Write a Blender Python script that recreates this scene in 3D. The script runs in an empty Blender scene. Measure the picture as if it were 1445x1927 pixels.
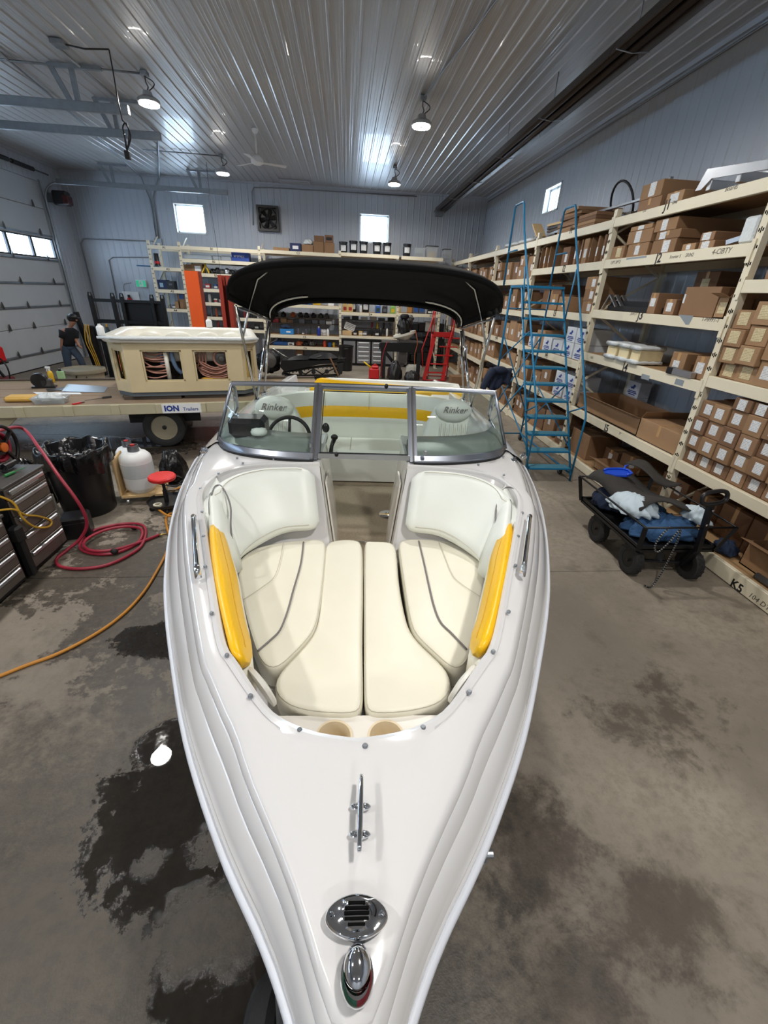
import bpy, bmesh, math, random
from mathutils import Vector, Matrix
random.seed(7)
SC = bpy.context.scene
COL = SC.collection
PI = math.pi
# ------------------------------------------------------------------ camera
FPX, IW, IH = 802.0, 1445.0, 1927.0
CX, CY, CAMH = IW/2, IH/2, 2.6
VD, VVX = (650.0, 548.0), 650.0          # vanishing point of the hall's length, x of the vertical one
d_ = Vector((VD[0]-CX, VD[1]-CY, FPX)).normalized()
vx_ = VVX-CX
vy_ = -(vx_*d_.x+FPX*d_.z)/d_.y
v_ = Vector((vx_, vy_, FPX)).normalized()
AX = d_.cross(-v_); AY = d_; AZ = -v_     # world axes written in camera coordinates (x right, y down, z forward)
CAM = Vector((0, 0, CAMH))
cam_data = bpy.data.cameras.new('camera'); cam = bpy.data.objects.new('camera', cam_data); COL.objects.link(cam)
cam_data.sensor_fit = 'HORIZONTAL'; cam_data.sensor_width = 36.0; cam_data.lens = FPX*36.0/IW
cam_data.clip_start = 0.02; cam_data.clip_end = 200
cam.matrix_world = Matrix(((AX.x, -AX.y, -AX.z, 0), (AY.x, -AY.y, -AY.z, 0), (AZ.x, -AZ.y, -AZ.z, CAMH), (0, 0, 0, 1)))
SC.camera = cam
# ------------------------------------------------------------------ sky, exposure
SC.view_settings.view_transform = 'Standard'; SC.view_settings.look = 'None'
SC.view_settings.gamma = 1.0; SC.view_settings.use_curve_mapping = False
SC.view_settings.exposure = 0.0
cy = SC.cycles
cy.max_bounces = 7; cy.diffuse_bounces = 4; cy.glossy_bounces = 3; cy.transmission_bounces = 3; cy.transparent_max_bounces = 12; cy.caustics_reflective = False; cy.caustics_refractive = False
world = bpy.data.worlds.new('overcast_sky'); SC.world = world; world.use_nodes = True
bg = world.node_tree.nodes['Background']
bg.inputs[0].default_value = (0.72, 0.86, 1.0, 1); bg.inputs[1].default_value = 16.0
LAMP_W = 95.0
LAMP_COL = (1.0, 0.968, 0.925)
# ------------------------------------------------------------------ pixel helpers (a pixel gives a direction; the plane it touches gives the distance)
def ray(p):
    r = Vector((p[0]-CX, p[1]-CY, FPX))
    return Vector((AX.dot(r), AY.dot(r), AZ.dot(r)))
def onz(p, z=0.0):
    r = ray(p); return CAM+r*((z-CAMH)/r.z)
def onx(p, x):
    r = ray(p); return CAM+r*(x/r.x)
def ony(p, y):
    r = ray(p); return CAM+r*(y/r.y)
# ------------------------------------------------------------------ mesh helpers
class MB:
    def __init__(s): s.v = []; s.f = []
    def add(s, vs, fs):
        o = len(s.v); s.v += [Vector(q) for q in vs]; s.f += [tuple(i+o for i in f) for f in fs]; return s
    def box(s, x0, x1, y0, y1, z0, z1):
        return s.add([(x0,y0,z0),(x1,y0,z0),(x1,y1,z0),(x0,y1,z0),(x0,y0,z1),(x1,y0,z1),(x1,y1,z1),(x0,y1,z1)],
                     [(0,3,2,1),(4,5,6,7),(0,1,5,4),(1,2,6,5),(2,3,7,6),(3,0,4,7)])
    def rbox(s, x0, x1, y0, y1, z0, z1, b=0.01):
        lo = (min(x0,x1),min(y0,y1),min(z0,z1)); hi = (max(x0,x1),max(y0,y1),max(z0,z1))
        b = min([b]+[(hi[i]-lo[i])*0.45 for i in range(3)])
        idx = {}; vs = []
        for cx in (0,1):
            for cy in (0,1):
                for cz in (0,1):
                    c = (cx,cy,cz)
                    for a in range(3):
                        q = []
                        for i in range(3):
                            e = hi[i] if c[i] else lo[i]
                            if i != a: e += -b if c[i] else b
                            q.append(e)
                        idx[(c,a)] = len(vs); vs.append(q)
        fs = []
        for a in range(3):
            u, w = (a+1)%3, (a+2)%3
            for e in (0,1):
                q = []
                for (i,j) in ((0,0),(1,0),(1,1),(0,1)):
                    c = [0,0,0]; c[a] = e; c[u] = i; c[w] = j; q.append(idx[(tuple(c),a)])
                fs.append(tuple(q) if e else tuple(reversed(q)))
            for i in (0,1):
                for j in (0,1):
                    c0 = [0,0,0]; c0[u] = i; c0[w] = j; c1 = list(c0); c1[a] = 1; c0 = tuple(c0); c1 = tuple(c1)
                    fs.append((idx[(c0,u)],idx[(c1,u)],idx[(c1,w)],idx[(c0,w)]))
        for cx in (0,1):
            for cy in (0,1):
                for cz in (0,1):
                    c = (cx,cy,cz); fs.append((idx[(c,0)],idx[(c,1)],idx[(c,2)]))
        return s.add(vs, fs)
    def beam(s, a, b, w, h, up=(0,0,1)):
        a = Vector(a); b = Vector(b); d = (b-a).normalized(); up = Vector(up)
        if abs(d.dot(up)) > 0.98: up = Vector((1,0,0))
        x = d.cross(up).normalized(); y = x.cross(d)
        q = []
        for p in (a,b):
            for (i,j) in ((-1,-1),(1,-1),(1,1),(-1,1)): q.append(p+x*(w/2*i)+y*(h/2*j))
        return s.add(q, [(3,2,1,0),(4,5,6,7),(0,1,5,4),(1,2,6,5),(2,3,7,6),(3,0,4,7)])
    def loft(s, rings, closed=True, cap0=False, cap1=False, loop=False):
        n = len(rings[0]); vs = [q for r in rings for q in r]; fs = []
        m = len(rings)
        for i in range(m if loop else m-1):
            i2 = (i+1)%m
            for j in range(n if closed else n-1):
                j2 = (j+1)%n
                fs.append((i*n+j, i*n+j2, i2*n+j2, i2*n+j))
        if cap0: fs.append(tuple(reversed(range(n))))
        if cap1: fs.append(tuple(range((m-1)*n, m*n)))
        return s.add(vs, fs)
    def tube(s, pts, r, n=8, loop=False):
        pts = [Vector(p) for p in pts]; m = len(pts); rings = []; up = None
        for i, p in enumerate(pts):
            if loop: d = pts[(i+1)%m]-pts[i-1]
            else: d = pts[min(i+1,m-1)]-pts[max(i-1,0)]
            if d.length < 1e-9: d = Vector((0,0,1))
            d.normalize()
            if up is None:
                up = Vector((0,0,1)) if abs(d.z) < 0.9 else Vector((1,0,0))
            x = d.cross(up)
            if x.length < 1e-6: x = d.orthogonal()
            x.normalize(); y = x.cross(d).normalized(); up = y
            rr = r[i] if isinstance(r, (list,tuple)) else r
            rings.append([p+x*(rr*math.cos(2*PI*k/n))+y*(rr*math.sin(2*PI*k/n)) for k in range(n)])
        return s.loft(rings, True, not loop, not loop, loop)
    def lathe(s, prof, n=20, c=(0,0,0), M=None, cap0=True, cap1=True):
        c = Vector(c); rings = []
        for (r,z) in prof:
            ring = []
            for k in range(n):
                q = Vector((r*math.cos(2*PI*k/n), r*math.sin(2*PI*k/n), z))
                ring.append(c+(M@q if M else q))
            rings.append(ring)
        return s.loft(rings, True, cap0, cap1)
    def torus(s, R, r, c=(0,0,0), M=None, n=28, m=8):
        c = Vector(c); rings = []
        for i in range(n):
            a = 2*PI*i/n; ring = []
            for j in range(m):
                b = 2*PI*j/m
                q = Vector(((R+r*math.cos(b))*math.cos(a), (R+r*math.cos(b))*math.sin(a), r*math.sin(b)))
                ring.append(c+(M@q if M else q))
            rings.append(ring)
        return s.loft(rings, True, loop=True)
    def ell(s, c, rx, ry, rz, M=None, nu=16, nv=10):
        c = Vector(c); rings = []
        for i in range(nv+1):
            t = -PI/2+PI*i/nv; k = max(math.cos(t), 0.02)
            ring = []
            for j in range(nu):
                a = 2*PI*j/nu
                q = Vector((rx*k*math.cos(a), ry*k*math.sin(a), rz*math.sin(t)))
                ring.append(c+(M@q if M else q))
            rings.append(ring)
        return s.loft(rings, True, True, True)
    def ext(s, pts, vec):
        vec = Vector(vec); a = [Vector(p) for p in pts]; n = len(a)
        return s.add(a+[p+vec for p in a], [tuple(reversed(range(n))), tuple(range(n,2*n))]+[(i,(i+1)%n,(i+1)%n+n,i+n) for i in range(n)])
    def slab(s, pts, th):
        return s.ext(pts, (0,0,th))
    def cyl(s, a, b, r, n=14, r2=None):
        return s.tube([a,b], [r, r if r2 is None else r2], n)
    def xf(s, M, i0=0):
        for i in range(i0, len(s.v)): s.v[i] = M@s.v[i]
        return s
WM = {}                                    # world matrix of every thing
def wm(o): return WM.get(o.name, Matrix.Identity(4))
def mesh_from(mb, name, smooth=False, fix=True):
    me = bpy.data.meshes.new(name); me.from_pydata(mb.v, [], mb.f)
    if fix:
        bm = bmesh.new(); bm.from_mesh(me); bmesh.ops.recalc_face_normals(bm, faces=bm.faces); bm.to_mesh(me); bm.free()
    if smooth:
        me.polygons.foreach_set('use_smooth', [True]*len(me.polygons))
        if smooth is not True: me.set_sharp_from_angle(angle=math.radians(smooth))
    return me
def tag(o, label=None, cat=None, group=None, kind=None):
    if label: o['label'] = label
    if cat: o['category'] = cat
    if group: o['group'] = group
    if kind: o['kind'] = kind
    return o
def thing(name, loc=(0,0,0), rz=0.0, label=None, cat=None, group=None, kind=None):
    o = bpy.data.objects.new(name, None); COL.objects.link(o); o.empty_display_size = 0.1
    o.location = loc; o.rotation_euler = (0,0,rz)
    WM[o.name] = Matrix.Translation(Vector(loc))@Matrix.Rotation(rz, 4, 'Z')
    return tag(o, label, cat, group, kind)
def obj(name, mb, mat, parent=None, smooth=False, local=False, fix=True):
    """one mesh object; mb in world coordinates unless local, then in its parent's"""
    if isinstance(mb, MB):
        if parent is not None and not local:
            inv = wm(parent).inverted(); mb.v = [inv@q for q in mb.v]
        me = mesh_from(mb, name, smooth, fix)
    else: me = mb
    o = bpy.data.objects.new(name, me); COL.objects.link(o)
    if mat is not None and len(me.materials) == 0: me.materials.append(mat)
    if parent is not None: o.parent = parent; WM[o.name] = wm(parent)
    return o
def solo(name, mb, mat, loc, label, cat, group=None, smooth=False, rz=0.0, local=True):
    """a thing that is one mesh, its origin at loc"""
    M = Matrix.Translation(Vector(loc))@Matrix.Rotation(rz, 4, 'Z')
    if isinstance(mb, MB) and not local:
        inv = M.inverted(); mb.v = [inv@q for q in mb.v]
    me = mesh_from(mb, name, smooth) if isinstance(mb, MB) else mb
    o = bpy.data.objects.new(name, me); COL.objects.link(o)
    if len(me.materials) == 0: me.materials.append(mat)
    o.location = loc; o.rotation_euler = (0,0,rz); WM[o.name] = M
    return tag(o, label, cat, group)
def dup(o, parent=None):
    c = o.copy(); COL.objects.link(c)
    if parent is not None: c.parent = parent
    for ch in o.children: dup(ch, c)
    return c
def spline(pts, n=8, loop=False):
    P = [Vector(p) for p in pts]; m = len(P); out = []
    rng = range(m) if loop else range(m-1)
    for i in rng:
        if loop: a,b,c,d = P[i-1],P[i],P[(i+1)%m],P[(i+2)%m]
        else: a,b,c,d = P[max(i-1,0)],P[i],P[i+1],P[min(i+2,m-1)]
        for k in range(n):
            t = k/n
            out.append(0.5*((2*b)+(c-a)*t+(2*a-5*b+4*c-d)*t*t+(3*b-a-3*c+d)*t**3))
    if not loop: out.append(P[-1])
    return out
def rotM(ax, deg): return Matrix.Rotation(math.radians(deg), 3, ax)
FONT_CACHE = {}
def text_mesh(body, size, ext=0.0008, shear=0.0, align='CENTER', bold=0.0):
    key = (body, round(size,4), ext, shear, align, bold)
    if key in FONT_CACHE: return FONT_CACHE[key]
    cu = bpy.data.curves.new('txt', 'FONT'); cu.body = body; cu.size = size; cu.extrude = ext; cu.shear = shear
    cu.align_x = align; cu.align_y = 'CENTER'; cu.resolution_u = 2; cu.offset = bold
    o = bpy.data.objects.new('txt', cu); COL.objects.link(o)
    bpy.context.view_layer.update()
    me = bpy.data.meshes.new_from_object(o.evaluated_get(bpy.context.evaluated_depsgraph_get()))
    bpy.data.objects.remove(o); FONT_CACHE[key] = me
    return me
def text(name, body, size, mat, loc, xdir, ydir, parent=None, shear=0.0, bold=0.0, align='CENTER'):
    """flat lettering; xdir = reading direction, ydir = up of the letters, in world space"""
    me = text_mesh(body, size, 0.0008, shear, align, bold).copy()
    me.materials.clear(); me.materials.append(mat)
    x = Vector(xdir).normalized(); y = Vector(ydir); y = (y-x*y.dot(x)).normalized(); z = x.cross(y)
    M = Matrix(((x.x,y.x,z.x,loc[0]),(x.y,y.y,z.y,loc[1]),(x.z,y.z,z.z,loc[2]),(0,0,0,1)))
    if parent is not None: M = wm(parent).inverted()@M
    me.transform(M)
    o = bpy.data.objects.new(name, me); COL.objects.link(o)
    if parent is not None: o.parent = parent
    return o
# ------------------------------------------------------------------ materials
def srgb(r, g, b):
    f = lambda c: (c/255/12.92) if c/255 <= 0.04045 else ((c/255+0.055)/1.055)**2.4
    return (f(r), f(g), f(b), 1)
MATS = {}
def mat(name, col, rough=0.5, metal=0.0, var=0.12, scale=6.0, bump=0.0, bscale=40.0, coat=0.0, spec=0.5, stretch=(1,1,1), emit=None, alpha=None, trans=0.0, sheen=0.0):
    if name in MATS: return MATS[name]
    m = bpy.data.materials.new(name); m.use_nodes = True; nt = m.node_tree; N = nt.nodes; L = nt.links
    b = N['Principled BSDF']; c = srgb(*col) if max(col) > 1.0 else (*col, 1)
    b.inputs['Roughness'].default_value = rough; b.inputs['Metallic'].default_value = metal
    b.inputs['Specular IOR Level'].default_value = spec; b.inputs['Coat Weight'].default_value = coat
    b.inputs['Transmission Weight'].default_value = trans
    if sheen: b.inputs['Sheen Weight'].default_value = sheen
    if alpha is not None: b.inputs['Alpha'].default_value = alpha
    tc = N.new('ShaderNodeTexCoord'); mp = N.new('ShaderNodeMapping'); mp.inputs['Scale'].default_value = stretch
    L.new(tc.outputs['Object'], mp.inputs[0])
    if var > 0:
        nz = N.new('ShaderNodeTexNoise'); nz.inputs['Scale'].default_value = scale; nz.inputs['Detail'].default_value = 5
        L.new(mp.outputs[0], nz.inputs['Vector'])
        mx = N.new('ShaderNodeMix'); mx.data_type = 'RGBA'
        mx.inputs[6].default_value = (c[0]*(1-var), c[1]*(1-var), c[2]*(1-var), 1)
        mx.inputs[7].default_value = (min(1,c[0]*(1+var)), min(1,c[1]*(1+var)), min(1,c[2]*(1+var)), 1)
        L.new(nz.outputs[0], mx.inputs[0]); L.new(mx.outputs[2], b.inputs['Base Color'])
    else: b.inputs['Base Color'].default_value = c
    if bump > 0:
        n2 = N.new('ShaderNodeTexNoise'); n2.inputs['Scale'].default_value = bscale; n2.inputs['Detail'].default_value = 4
        L.new(mp.outputs[0], n2.inputs['Vector'])
        bp = N.new('ShaderNodeBump'); bp.inputs['Strength'].default_value = bump; bp.inputs['Distance'].default_value = 0.01
        L.new(n2.outputs[0], bp.inputs['Height']); L.new(bp.outputs[0], b.inputs['Normal'])
    if emit is not None:
        b.inputs['Emission Color'].default_value = (*emit[:3], 1); b.inputs['Emission Strength'].default_value = emit[3]
    MATS[name] = m; return m
# ------------------------------------------------------------------ material library
M_steel_panel = mat('painted_steel_ceiling', (172,174,177), 0.36, 0.0, 0.04, 2.0, spec=0.8, coat=0.15)
M_wall = mat('painted_steel_wall', (184,191,201), 0.38, 0.0, 0.05, 1.5)
M_trim = mat('painted_trim', (176,182,192), 0.4, 0.0, 0.04, 3)
M_gel = mat('white_gelcoat', (217,216,216), 0.16, 0.0, 0.015, 3, coat=0.5)
M_gel2 = mat('liner_gelcoat', (232,228,220), 0.25, 0.0, 0.02, 4, coat=0.2)
M_hull = mat('hull_gelcoat', (230,231,235), 0.2, 0.0, 0.02, 3, coat=0.4)
M_rub = mat('rub_rail_vinyl', (214,218,226), 0.4, 0.0, 0.03)
M_vinyl = mat('cream_vinyl', (233,229,212), 0.42, 0.0, 0.03, 7, bump=0.05, bscale=260)
M_vinyl_w = mat('white_vinyl', (228,232,226), 0.4, 0.0, 0.03, 7, bump=0.05, bscale=260)
M_yellow = mat('yellow_vinyl', (243,190,10), 0.33, 0.0, 0.05, 5, bump=0.06, bscale=200)
M_piping = mat('grey_piping', (120,116,116), 0.5, 0.0, 0.05)
M_seam = mat('stitched_seam', (198,194,178), 0.6, 0.0, 0.05)
M_carpet = mat('boat_carpet', (182,168,146), 0.95, 0.0, 0.25, 60, bump=0.6, bscale=400)
M_chrome = mat('chrome', (226,228,232), 0.07, 1.0, 0.0)
M_stain = mat('stainless_tube', (205,203,196), 0.18, 1.0, 0.05, 8)
M_alu = mat('anodised_frame', (150,155,165), 0.32, 0.9, 0.05, 5)
M_black_rub = mat('black_rubber', (22,22,23), 0.6, 0.0, 0.2, 20)
M_tyre = mat('tyre_rubber', (34,34,35), 0.75, 0.0, 0.2, 18, bump=0.2, bscale=60)
M_black = mat('black_paint', (18,18,20), 0.4, 0.0, 0.2, 10)
M_blackplastic = mat('black_plastic', (24,24,27), 0.35, 0.0, 0.15, 6)
M_blackmetal = mat('black_powder_coat', (20,21,24), 0.38, 0.2, 0.2, 8)
M_canvas = mat('black_canvas', (9,9,11), 0.9, 0.0, 0.25, 4, bump=0.3, bscale=9, spec=0.25)
M_cream = mat('cream_rack_paint', (226,217,192), 0.42, 0.0, 0.06, 3)
M_creamback = mat('rack_back_paint', (214,205,182), 0.45, 0.0, 0.06, 3)
M_slot = mat('slot_dark', (14,14,14), 0.9, 0.0, 0.0, spec=0.05)
M_mesh = mat('wire_deck', (120,118,112), 0.45, 0.6, 0.1)
M_ply = mat('plywood_shelf', (164,132,94), 0.7, 0.0, 0.2, 3, stretch=(8,1,1))
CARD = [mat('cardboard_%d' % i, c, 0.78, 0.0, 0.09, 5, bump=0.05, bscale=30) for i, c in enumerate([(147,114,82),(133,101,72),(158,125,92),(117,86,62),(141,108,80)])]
M_tape = mat('packing_tape', (188,150,104), 0.22, 0.0, 0.05)
M_ink = mat('black_ink', (20,20,22), 0.6, 0.0, 0.0)
M_inkblue = mat('blue_ink', (30,58,140), 0.5, 0.0, 0.0)
M_marker = mat('faded_marker', (96,92,84), 0.7, 0.0, 0.2, 30)
M_bluepaint = mat('blue_ladder_paint', (18,112,156), 0.4, 0.0, 0.12, 6)
M_bluetread = mat('worn_blue_tread', (70,128,150), 0.6, 0.1, 0.3, 14, bump=0.3, bscale=120)
M_redpaint = mat('red_paint', (190,32,34), 0.4, 0.0, 0.12, 6)
M_orange = mat('orange_lift_paint', (232,92,24), 0.4, 0.0, 0.05, 4)
M_orange2 = mat('red_lift_paint', (150,46,28), 0.45, 0.0, 0.12, 4)
M_galv = mat('galvanised', (150,156,162), 0.4, 0.85, 0.18, 12)
M_alum = mat('bare_aluminium', (190,193,197), 0.3, 0.9, 0.1, 6)
M_dirtysteel = mat('dirty_steel', (92,90,88), 0.45, 0.6, 0.25, 9)
M_darksteel = mat('dark_steel', (44,45,48), 0.5, 0.5, 0.25, 9)
M_wood = mat('weathered_plank', (140,120,98), 0.8, 0.0, 0.25, 5, bump=0.3, bscale=30, stretch=(0.5,9,1))
M_wood2 = mat('dark_timber', (84,74,66), 0.85, 0.0, 0.3, 5, bump=0.3, bscale=30, stretch=(0.5,9,3))
M_pine = mat('pine_board', (206,176,128), 0.65, 0.0, 0.15, 4, stretch=(1,8,1))
M_beige = mat('beige_trailer_paint', (182,174,146), 0.5, 0.0, 0.1, 5)
M_tubside = mat('tub_skirt_pvc', (206,190,152), 0.55, 0.0, 0.1, 4)
M_tubshell = mat('tub_shell_acrylic', (226,224,212), 0.3, 0.0, 0.06, 5)
M_white = mat('white_plastic', (230,232,232), 0.4, 0.0, 0.04)
M_whitepaint = mat('white_paint', (222,224,224), 0.45, 0.0, 0.05)
M_redhose = mat('red_rubber_hose', (150,36,56), 0.42, 0.0, 0.15, 12)
M_orangecord = mat('orange_cord', (196,132,46), 0.5, 0.0, 0.12, 12)
M_yellowcord = mat('yellow_cord', (206,160,50), 0.5, 0.0, 0.12, 12)
M_redplastic = mat('red_plastic', (200,30,34), 0.35, 0.0, 0.08)
M_stoolred = mat('red_stool_vinyl', (214,44,44), 0.4, 0.0, 0.06)
M_bag = mat('black_bin_bag', (14,14,16), 0.2, 0.0, 0.3, 14, bump=0.9, bscale=16)
M_navy = mat('navy_cloth', (26,40,66), 0.9, 0.0, 0.2, 10, bump=0.4, bscale=40)
M_denim = mat('blue_cloth', (52,88,130), 0.9, 0.0, 0.2, 9, bump=0.5, bscale=22)
M_paleblue = mat('pale_sheet', (196,212,222), 0.9, 0.0, 0.1, 9, bump=0.5, bscale=22)
M_bluetray = mat('bright_blue_plastic', (28,78,206), 0.35, 0.0, 0.06)
M_fabricblk = mat('charcoal_fabric', (52,50,48), 0.9, 0.0, 0.2, 10, bump=0.4, bscale=60)
M_skin = mat('skin', (168,120,98), 0.55, 0.0, 0.06)
M_hair = mat('dark_hair', (26,20,18), 0.6, 0.0, 0.2, 30)
M_shirt = mat('black_tshirt', (20,22,27), 0.9, 0.0, 0.15, 8)
M_jeans = mat('washed_jeans', (62,74,92), 0.9, 0.0, 0.35, 7)
M_jacket = mat('navy_jacket', (24,34,56), 0.85, 0.0, 0.2, 8, bump=0.5, bscale=18)
M_green = mat('green_print', (26,140,96), 0.5, 0.0, 0.02)
M_copper = mat('pink_tubing', (168,120,104), 0.4, 0.0, 0.12, 10)
M_foam = mat('cream_foam', (222,206,164), 0.8, 0.0, 0.1, 8, bump=0.3, bscale=20)
M_bubble = mat('bubble_wrap', (214,220,222), 0.25, 0.0, 0.08, 20, bump=0.8, bscale=60)
M_clearpl = mat('clear_plastic', (200,208,212), 0.12, 0.0, 0.05, 8, alpha=0.45)
M_grille = mat('speaker_white', (226,224,216), 0.45, 0.0, 0.04)
M_emit = mat('led_diffuser', (255,250,240), 0.5, 0.0, 0.0, emit=(1.0,0.96,0.9,60.0))
M_doorwhite = mat('door_panel_paint', (186,190,194), 0.5, 0.0, 0.05, 2)
M_oil = [mat('bottle_%d' % i, c, 0.35, 0.0, 0.08) for i, c in enumerate([(30,32,36),(196,166,104),(40,84,150),(120,170,84),(214,214,208),(150,40,44),(44,60,50),(206,170,40),(86,88,96),(176,90,50)])]
M_paper = [mat('sheet_paper', (232,234,234), 0.7, 0.0, 0.03), mat('cream_paper', (222,208,166), 0.7, 0.0, 0.04)]
def print_mat(name, base, ink):
    """printed sticker: rows of small text, as flat print"""
    m = bpy.data.materials.new(name); m.use_nodes = True; nt = m.node_tree; N = nt.nodes; L = nt.links; b = N['Principled BSDF']
    b.inputs['Roughness'].default_value = 0.55
    tc = N.new('ShaderNodeTexCoord')
    w = N.new('ShaderNodeTexWave'); w.wave_type = 'BANDS'; w.bands_direction = 'Z'; w.inputs['Scale'].default_value = 22; w.inputs['Distortion'].default_value = 0.0
    L.new(tc.outputs['Object'], w.inputs['Vector'])
    n = N.new('ShaderNodeTexNoise'); n.inputs['Scale'].default_value = 90; n.inputs['Detail'].default_value = 2
    L.new(tc.outputs['Object'], n.inputs['Vector'])
    mu = N.new('ShaderNodeMath'); mu.operation = 'MULTIPLY'; L.new(w.outputs['Fac'], mu.inputs[0]); L.new(n.outputs[0], mu.inputs[1])
    r = N.new('ShaderNodeValToRGB'); r.color_ramp.elements[0].position = 0.36; r.color_ramp.elements[1].position = 0.44
    r.color_ramp.elements[0].color = srgb(*base); r.color_ramp.elements[1].color = srgb(*ink)
    L.new(mu.outputs[0], r.inputs[0]); L.new(r.outputs[0], b.inputs['Base Color'])
    return m
M_label = print_mat('printed_label', (224,226,226), (162,164,168))
M_label2 = print_mat('printed_cream_label', (212,197,156), (158,144,114))
# glass
def glass_mat(name, tint, rough=0.0, fac=0.9):
    m = bpy.data.materials.new(name); m.use_nodes = True; nt = m.node_tree; N = nt.nodes; L = nt.links
    N.remove(N['Principled BSDF']); out = N['Material Output']
    t = N.new('ShaderNodeBsdfTransparent'); t.inputs[0].default_value = (*tint, 1)
    g = N.new('ShaderNodeBsdfGlossy'); g.inputs['Roughness'].default_value = rough
    fr = N.new('ShaderNodeFresnel'); fr.inputs['IOR'].default_value = 1.5
    geo = N.new('ShaderNodeNewGeometry'); sb = N.new('ShaderNodeMath'); sb.operation = 'SUBTRACT'; sb.inputs[0].default_value = 1.0; L.new(geo.outputs['Backfacing'], sb.inputs[1])
    mu = N.new('ShaderNodeMath'); mu.operation = 'MULTIPLY'; L.new(fr.outputs[0], mu.inputs[0]); L.new(sb.outputs[0], mu.inputs[1])
    mx = N.new('ShaderNodeMixShader'); L.new(mu.outputs[0], mx.inputs[0]); L.new(t.outputs[0], mx.inputs[1]); L.new(g.outputs[0], mx.inputs[2])
    L.new(mx.outputs[0], out.inputs[0]); return m
M_glass = glass_mat('tinted_windshield', (0.93, 0.97, 0.95))
M_winglass = glass_mat('window_glass', (0.9, 0.95, 1.0))
# concrete with stains, water and joints
def floor_mat():
    m = bpy.data.materials.new('stained_concrete'); m.use_nodes = True; nt = m.node_tree; N = nt.nodes; L = nt.links; b = N['Principled BSDF']
    tc = N.new('ShaderNodeTexCoord'); P = tc.outputs['Object']
    def noise(sc, det=6, dist=0.0, rough=0.55):
        n = N.new('ShaderNodeTexNoise'); n.inputs['Scale'].default_value = sc; n.inputs['Detail'].default_value = det; n.inputs['Distortion'].default_value = dist; n.inputs['Roughness'].default_value = rough
        L.new(P, n.inputs['Vector']); return n.outputs[0]
    def math(op, a, c):
        x = N.new('ShaderNodeMath'); x.operation = op
        for i, q in enumerate((a, c)):
            if isinstance(q, (int, float)): x.inputs[i].default_value = q
            else: L.new(q, x.inputs[i])
        return x.outputs[0]
    def ramp(v, a, c):
        x = N.new('ShaderNodeMapRange'); x.interpolation_type = 'SMOOTHSTEP'; x.inputs[1].default_value = a; x.inputs[2].default_value = c; L.new(v, x.inputs[0]); return x.outputs[0]
    def blob(cx, cy, rx, ry, nz, amt, a=1.0, c=0.75):
        mp = N.new('ShaderNodeMapping'); mp.inputs['Location'].default_value = (-cx/rx, -cy/ry, 0); mp.inputs['Scale'].default_value = (1/rx, 1/ry, 0); L.new(P, mp.inputs[0])
        ln = N.new('ShaderNodeVectorMath'); ln.operation = 'LENGTH'; L.new(mp.outputs[0], ln.inputs[0])
        v = math('ADD', ln.outputs['Value'], math('MULTIPLY', math('SUBTRACT', nz, 0.5), amt))
        return ramp(v, a, c)
    def mix(f, a, c):
        x = N.new('ShaderNodeMix'); x.data_type = 'RGBA'; L.new(f, x.inputs[0])
        for i, q in ((6, a), (7, c)):
            if isinstance(q, tuple): x.inputs[i].default_value = q
            else: L.new(q, x.inputs[i])
        return x.outputs[2]
    big = noise(0.55, 6, 0.2); mid = noise(2.6, 10, 0.25, 0.7); fine = noise(14, 10, 0.1, 0.75); tiny = noise(55, 5, 0.0, 0.6)
    edge = math('ADD', math('MULTIPLY', mid, 0.72), math('MULTIPLY', fine, 0.28))
    col = mix(ramp(big, 0.3, 0.7), srgb(118,109,98), srgb(158,148,133))
    col = mix(math('MULTIPLY', ramp(fine, 0.4, 0.68), 0.75), col, mix(mid, srgb(98,90,80), srgb(146,136,122)))
    col = mix(math('MULTIPLY', ramp(mid, 0.52, 0.72), 0.6), col, srgb(92,83,73))
    mx = lambda *q: q[0] if len(q) == 1 else math('MAXIMUM', q[0], mx(*q[1:]))
    # oil stains beside the boat
    oil = mx(blob(1.0, 1.1, 0.5, 0.45, edge, 4.6, 1.0, 0.2), blob(1.45, 0.8, 0.6, 0.28, edge, 4.4, 1.0, 0.2), blob(0.95, 0.6, 0.45, 0.35, edge, 3.6, 1.0, 0.2), blob(2.2, 1.9, 0.7, 0.5, edge, 5.0, 0.8, 0.1), blob(0.2, 8.5, 4.0, 1.6, edge, 3.0, 1.0, 0.2), blob(1.9, 5.6, 0.6, 1.1, edge, 4.5, 0.9, 0.2))
    col = mix(math('MULTIPLY', oil, 0.72), col, mix(fine, srgb(46,37,30), srgb(80,67,55)))
    damp = mx(blob(-1.1, 0.7, 2.3, 1.85, edge, 2.2, 1.15, 0.55), blob(-2.1, 3.9, 1.15, 0.95, edge, 6.5, 1.0, 0.75), blob(-1.55, 2.85, 0.85, 0.75, edge, 5.5, 1.0, 0.7), blob(-4.2, 7.9, 3.6, 1.7, edge, 2.0, 1.0, 0.6))
    col = mix(math('MULTIPLY', damp, 0.82), col, mix(ramp(fine, 0.35, 0.65), srgb(36,32,28), srgb(74,66,56)))
    pud = mx(blob(-0.72, 1.42, 0.66, 0.52, edge, 2.6, 1.0, 0.9), blob(-1.08, 1.84, 0.26, 0.2, edge, 2.4, 1.0, 0.85), blob(-0.35, 0.75, 0.5, 0.7, edge, 2.4, 1.0, 0.8), blob(-1.5, 2.75, 0.4, 0.22, edge, 3.2, 1.0, 0.85), blob(-4.0, 7.6, 1.6, 0.55, edge, 2.4, 1.0, 0.8))
    dry = mx(blob(-0.98, 1.18, 0.09, 0.07, fine, 3.6, 1.0, 0.6), blob(-0.68, 1.24, 0.13, 0.1, fine, 3.6, 1.0, 0.6), blob(-0.58, 0.92, 0.3, 0.2, edge, 3.6, 1.0, 0.5))
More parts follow.
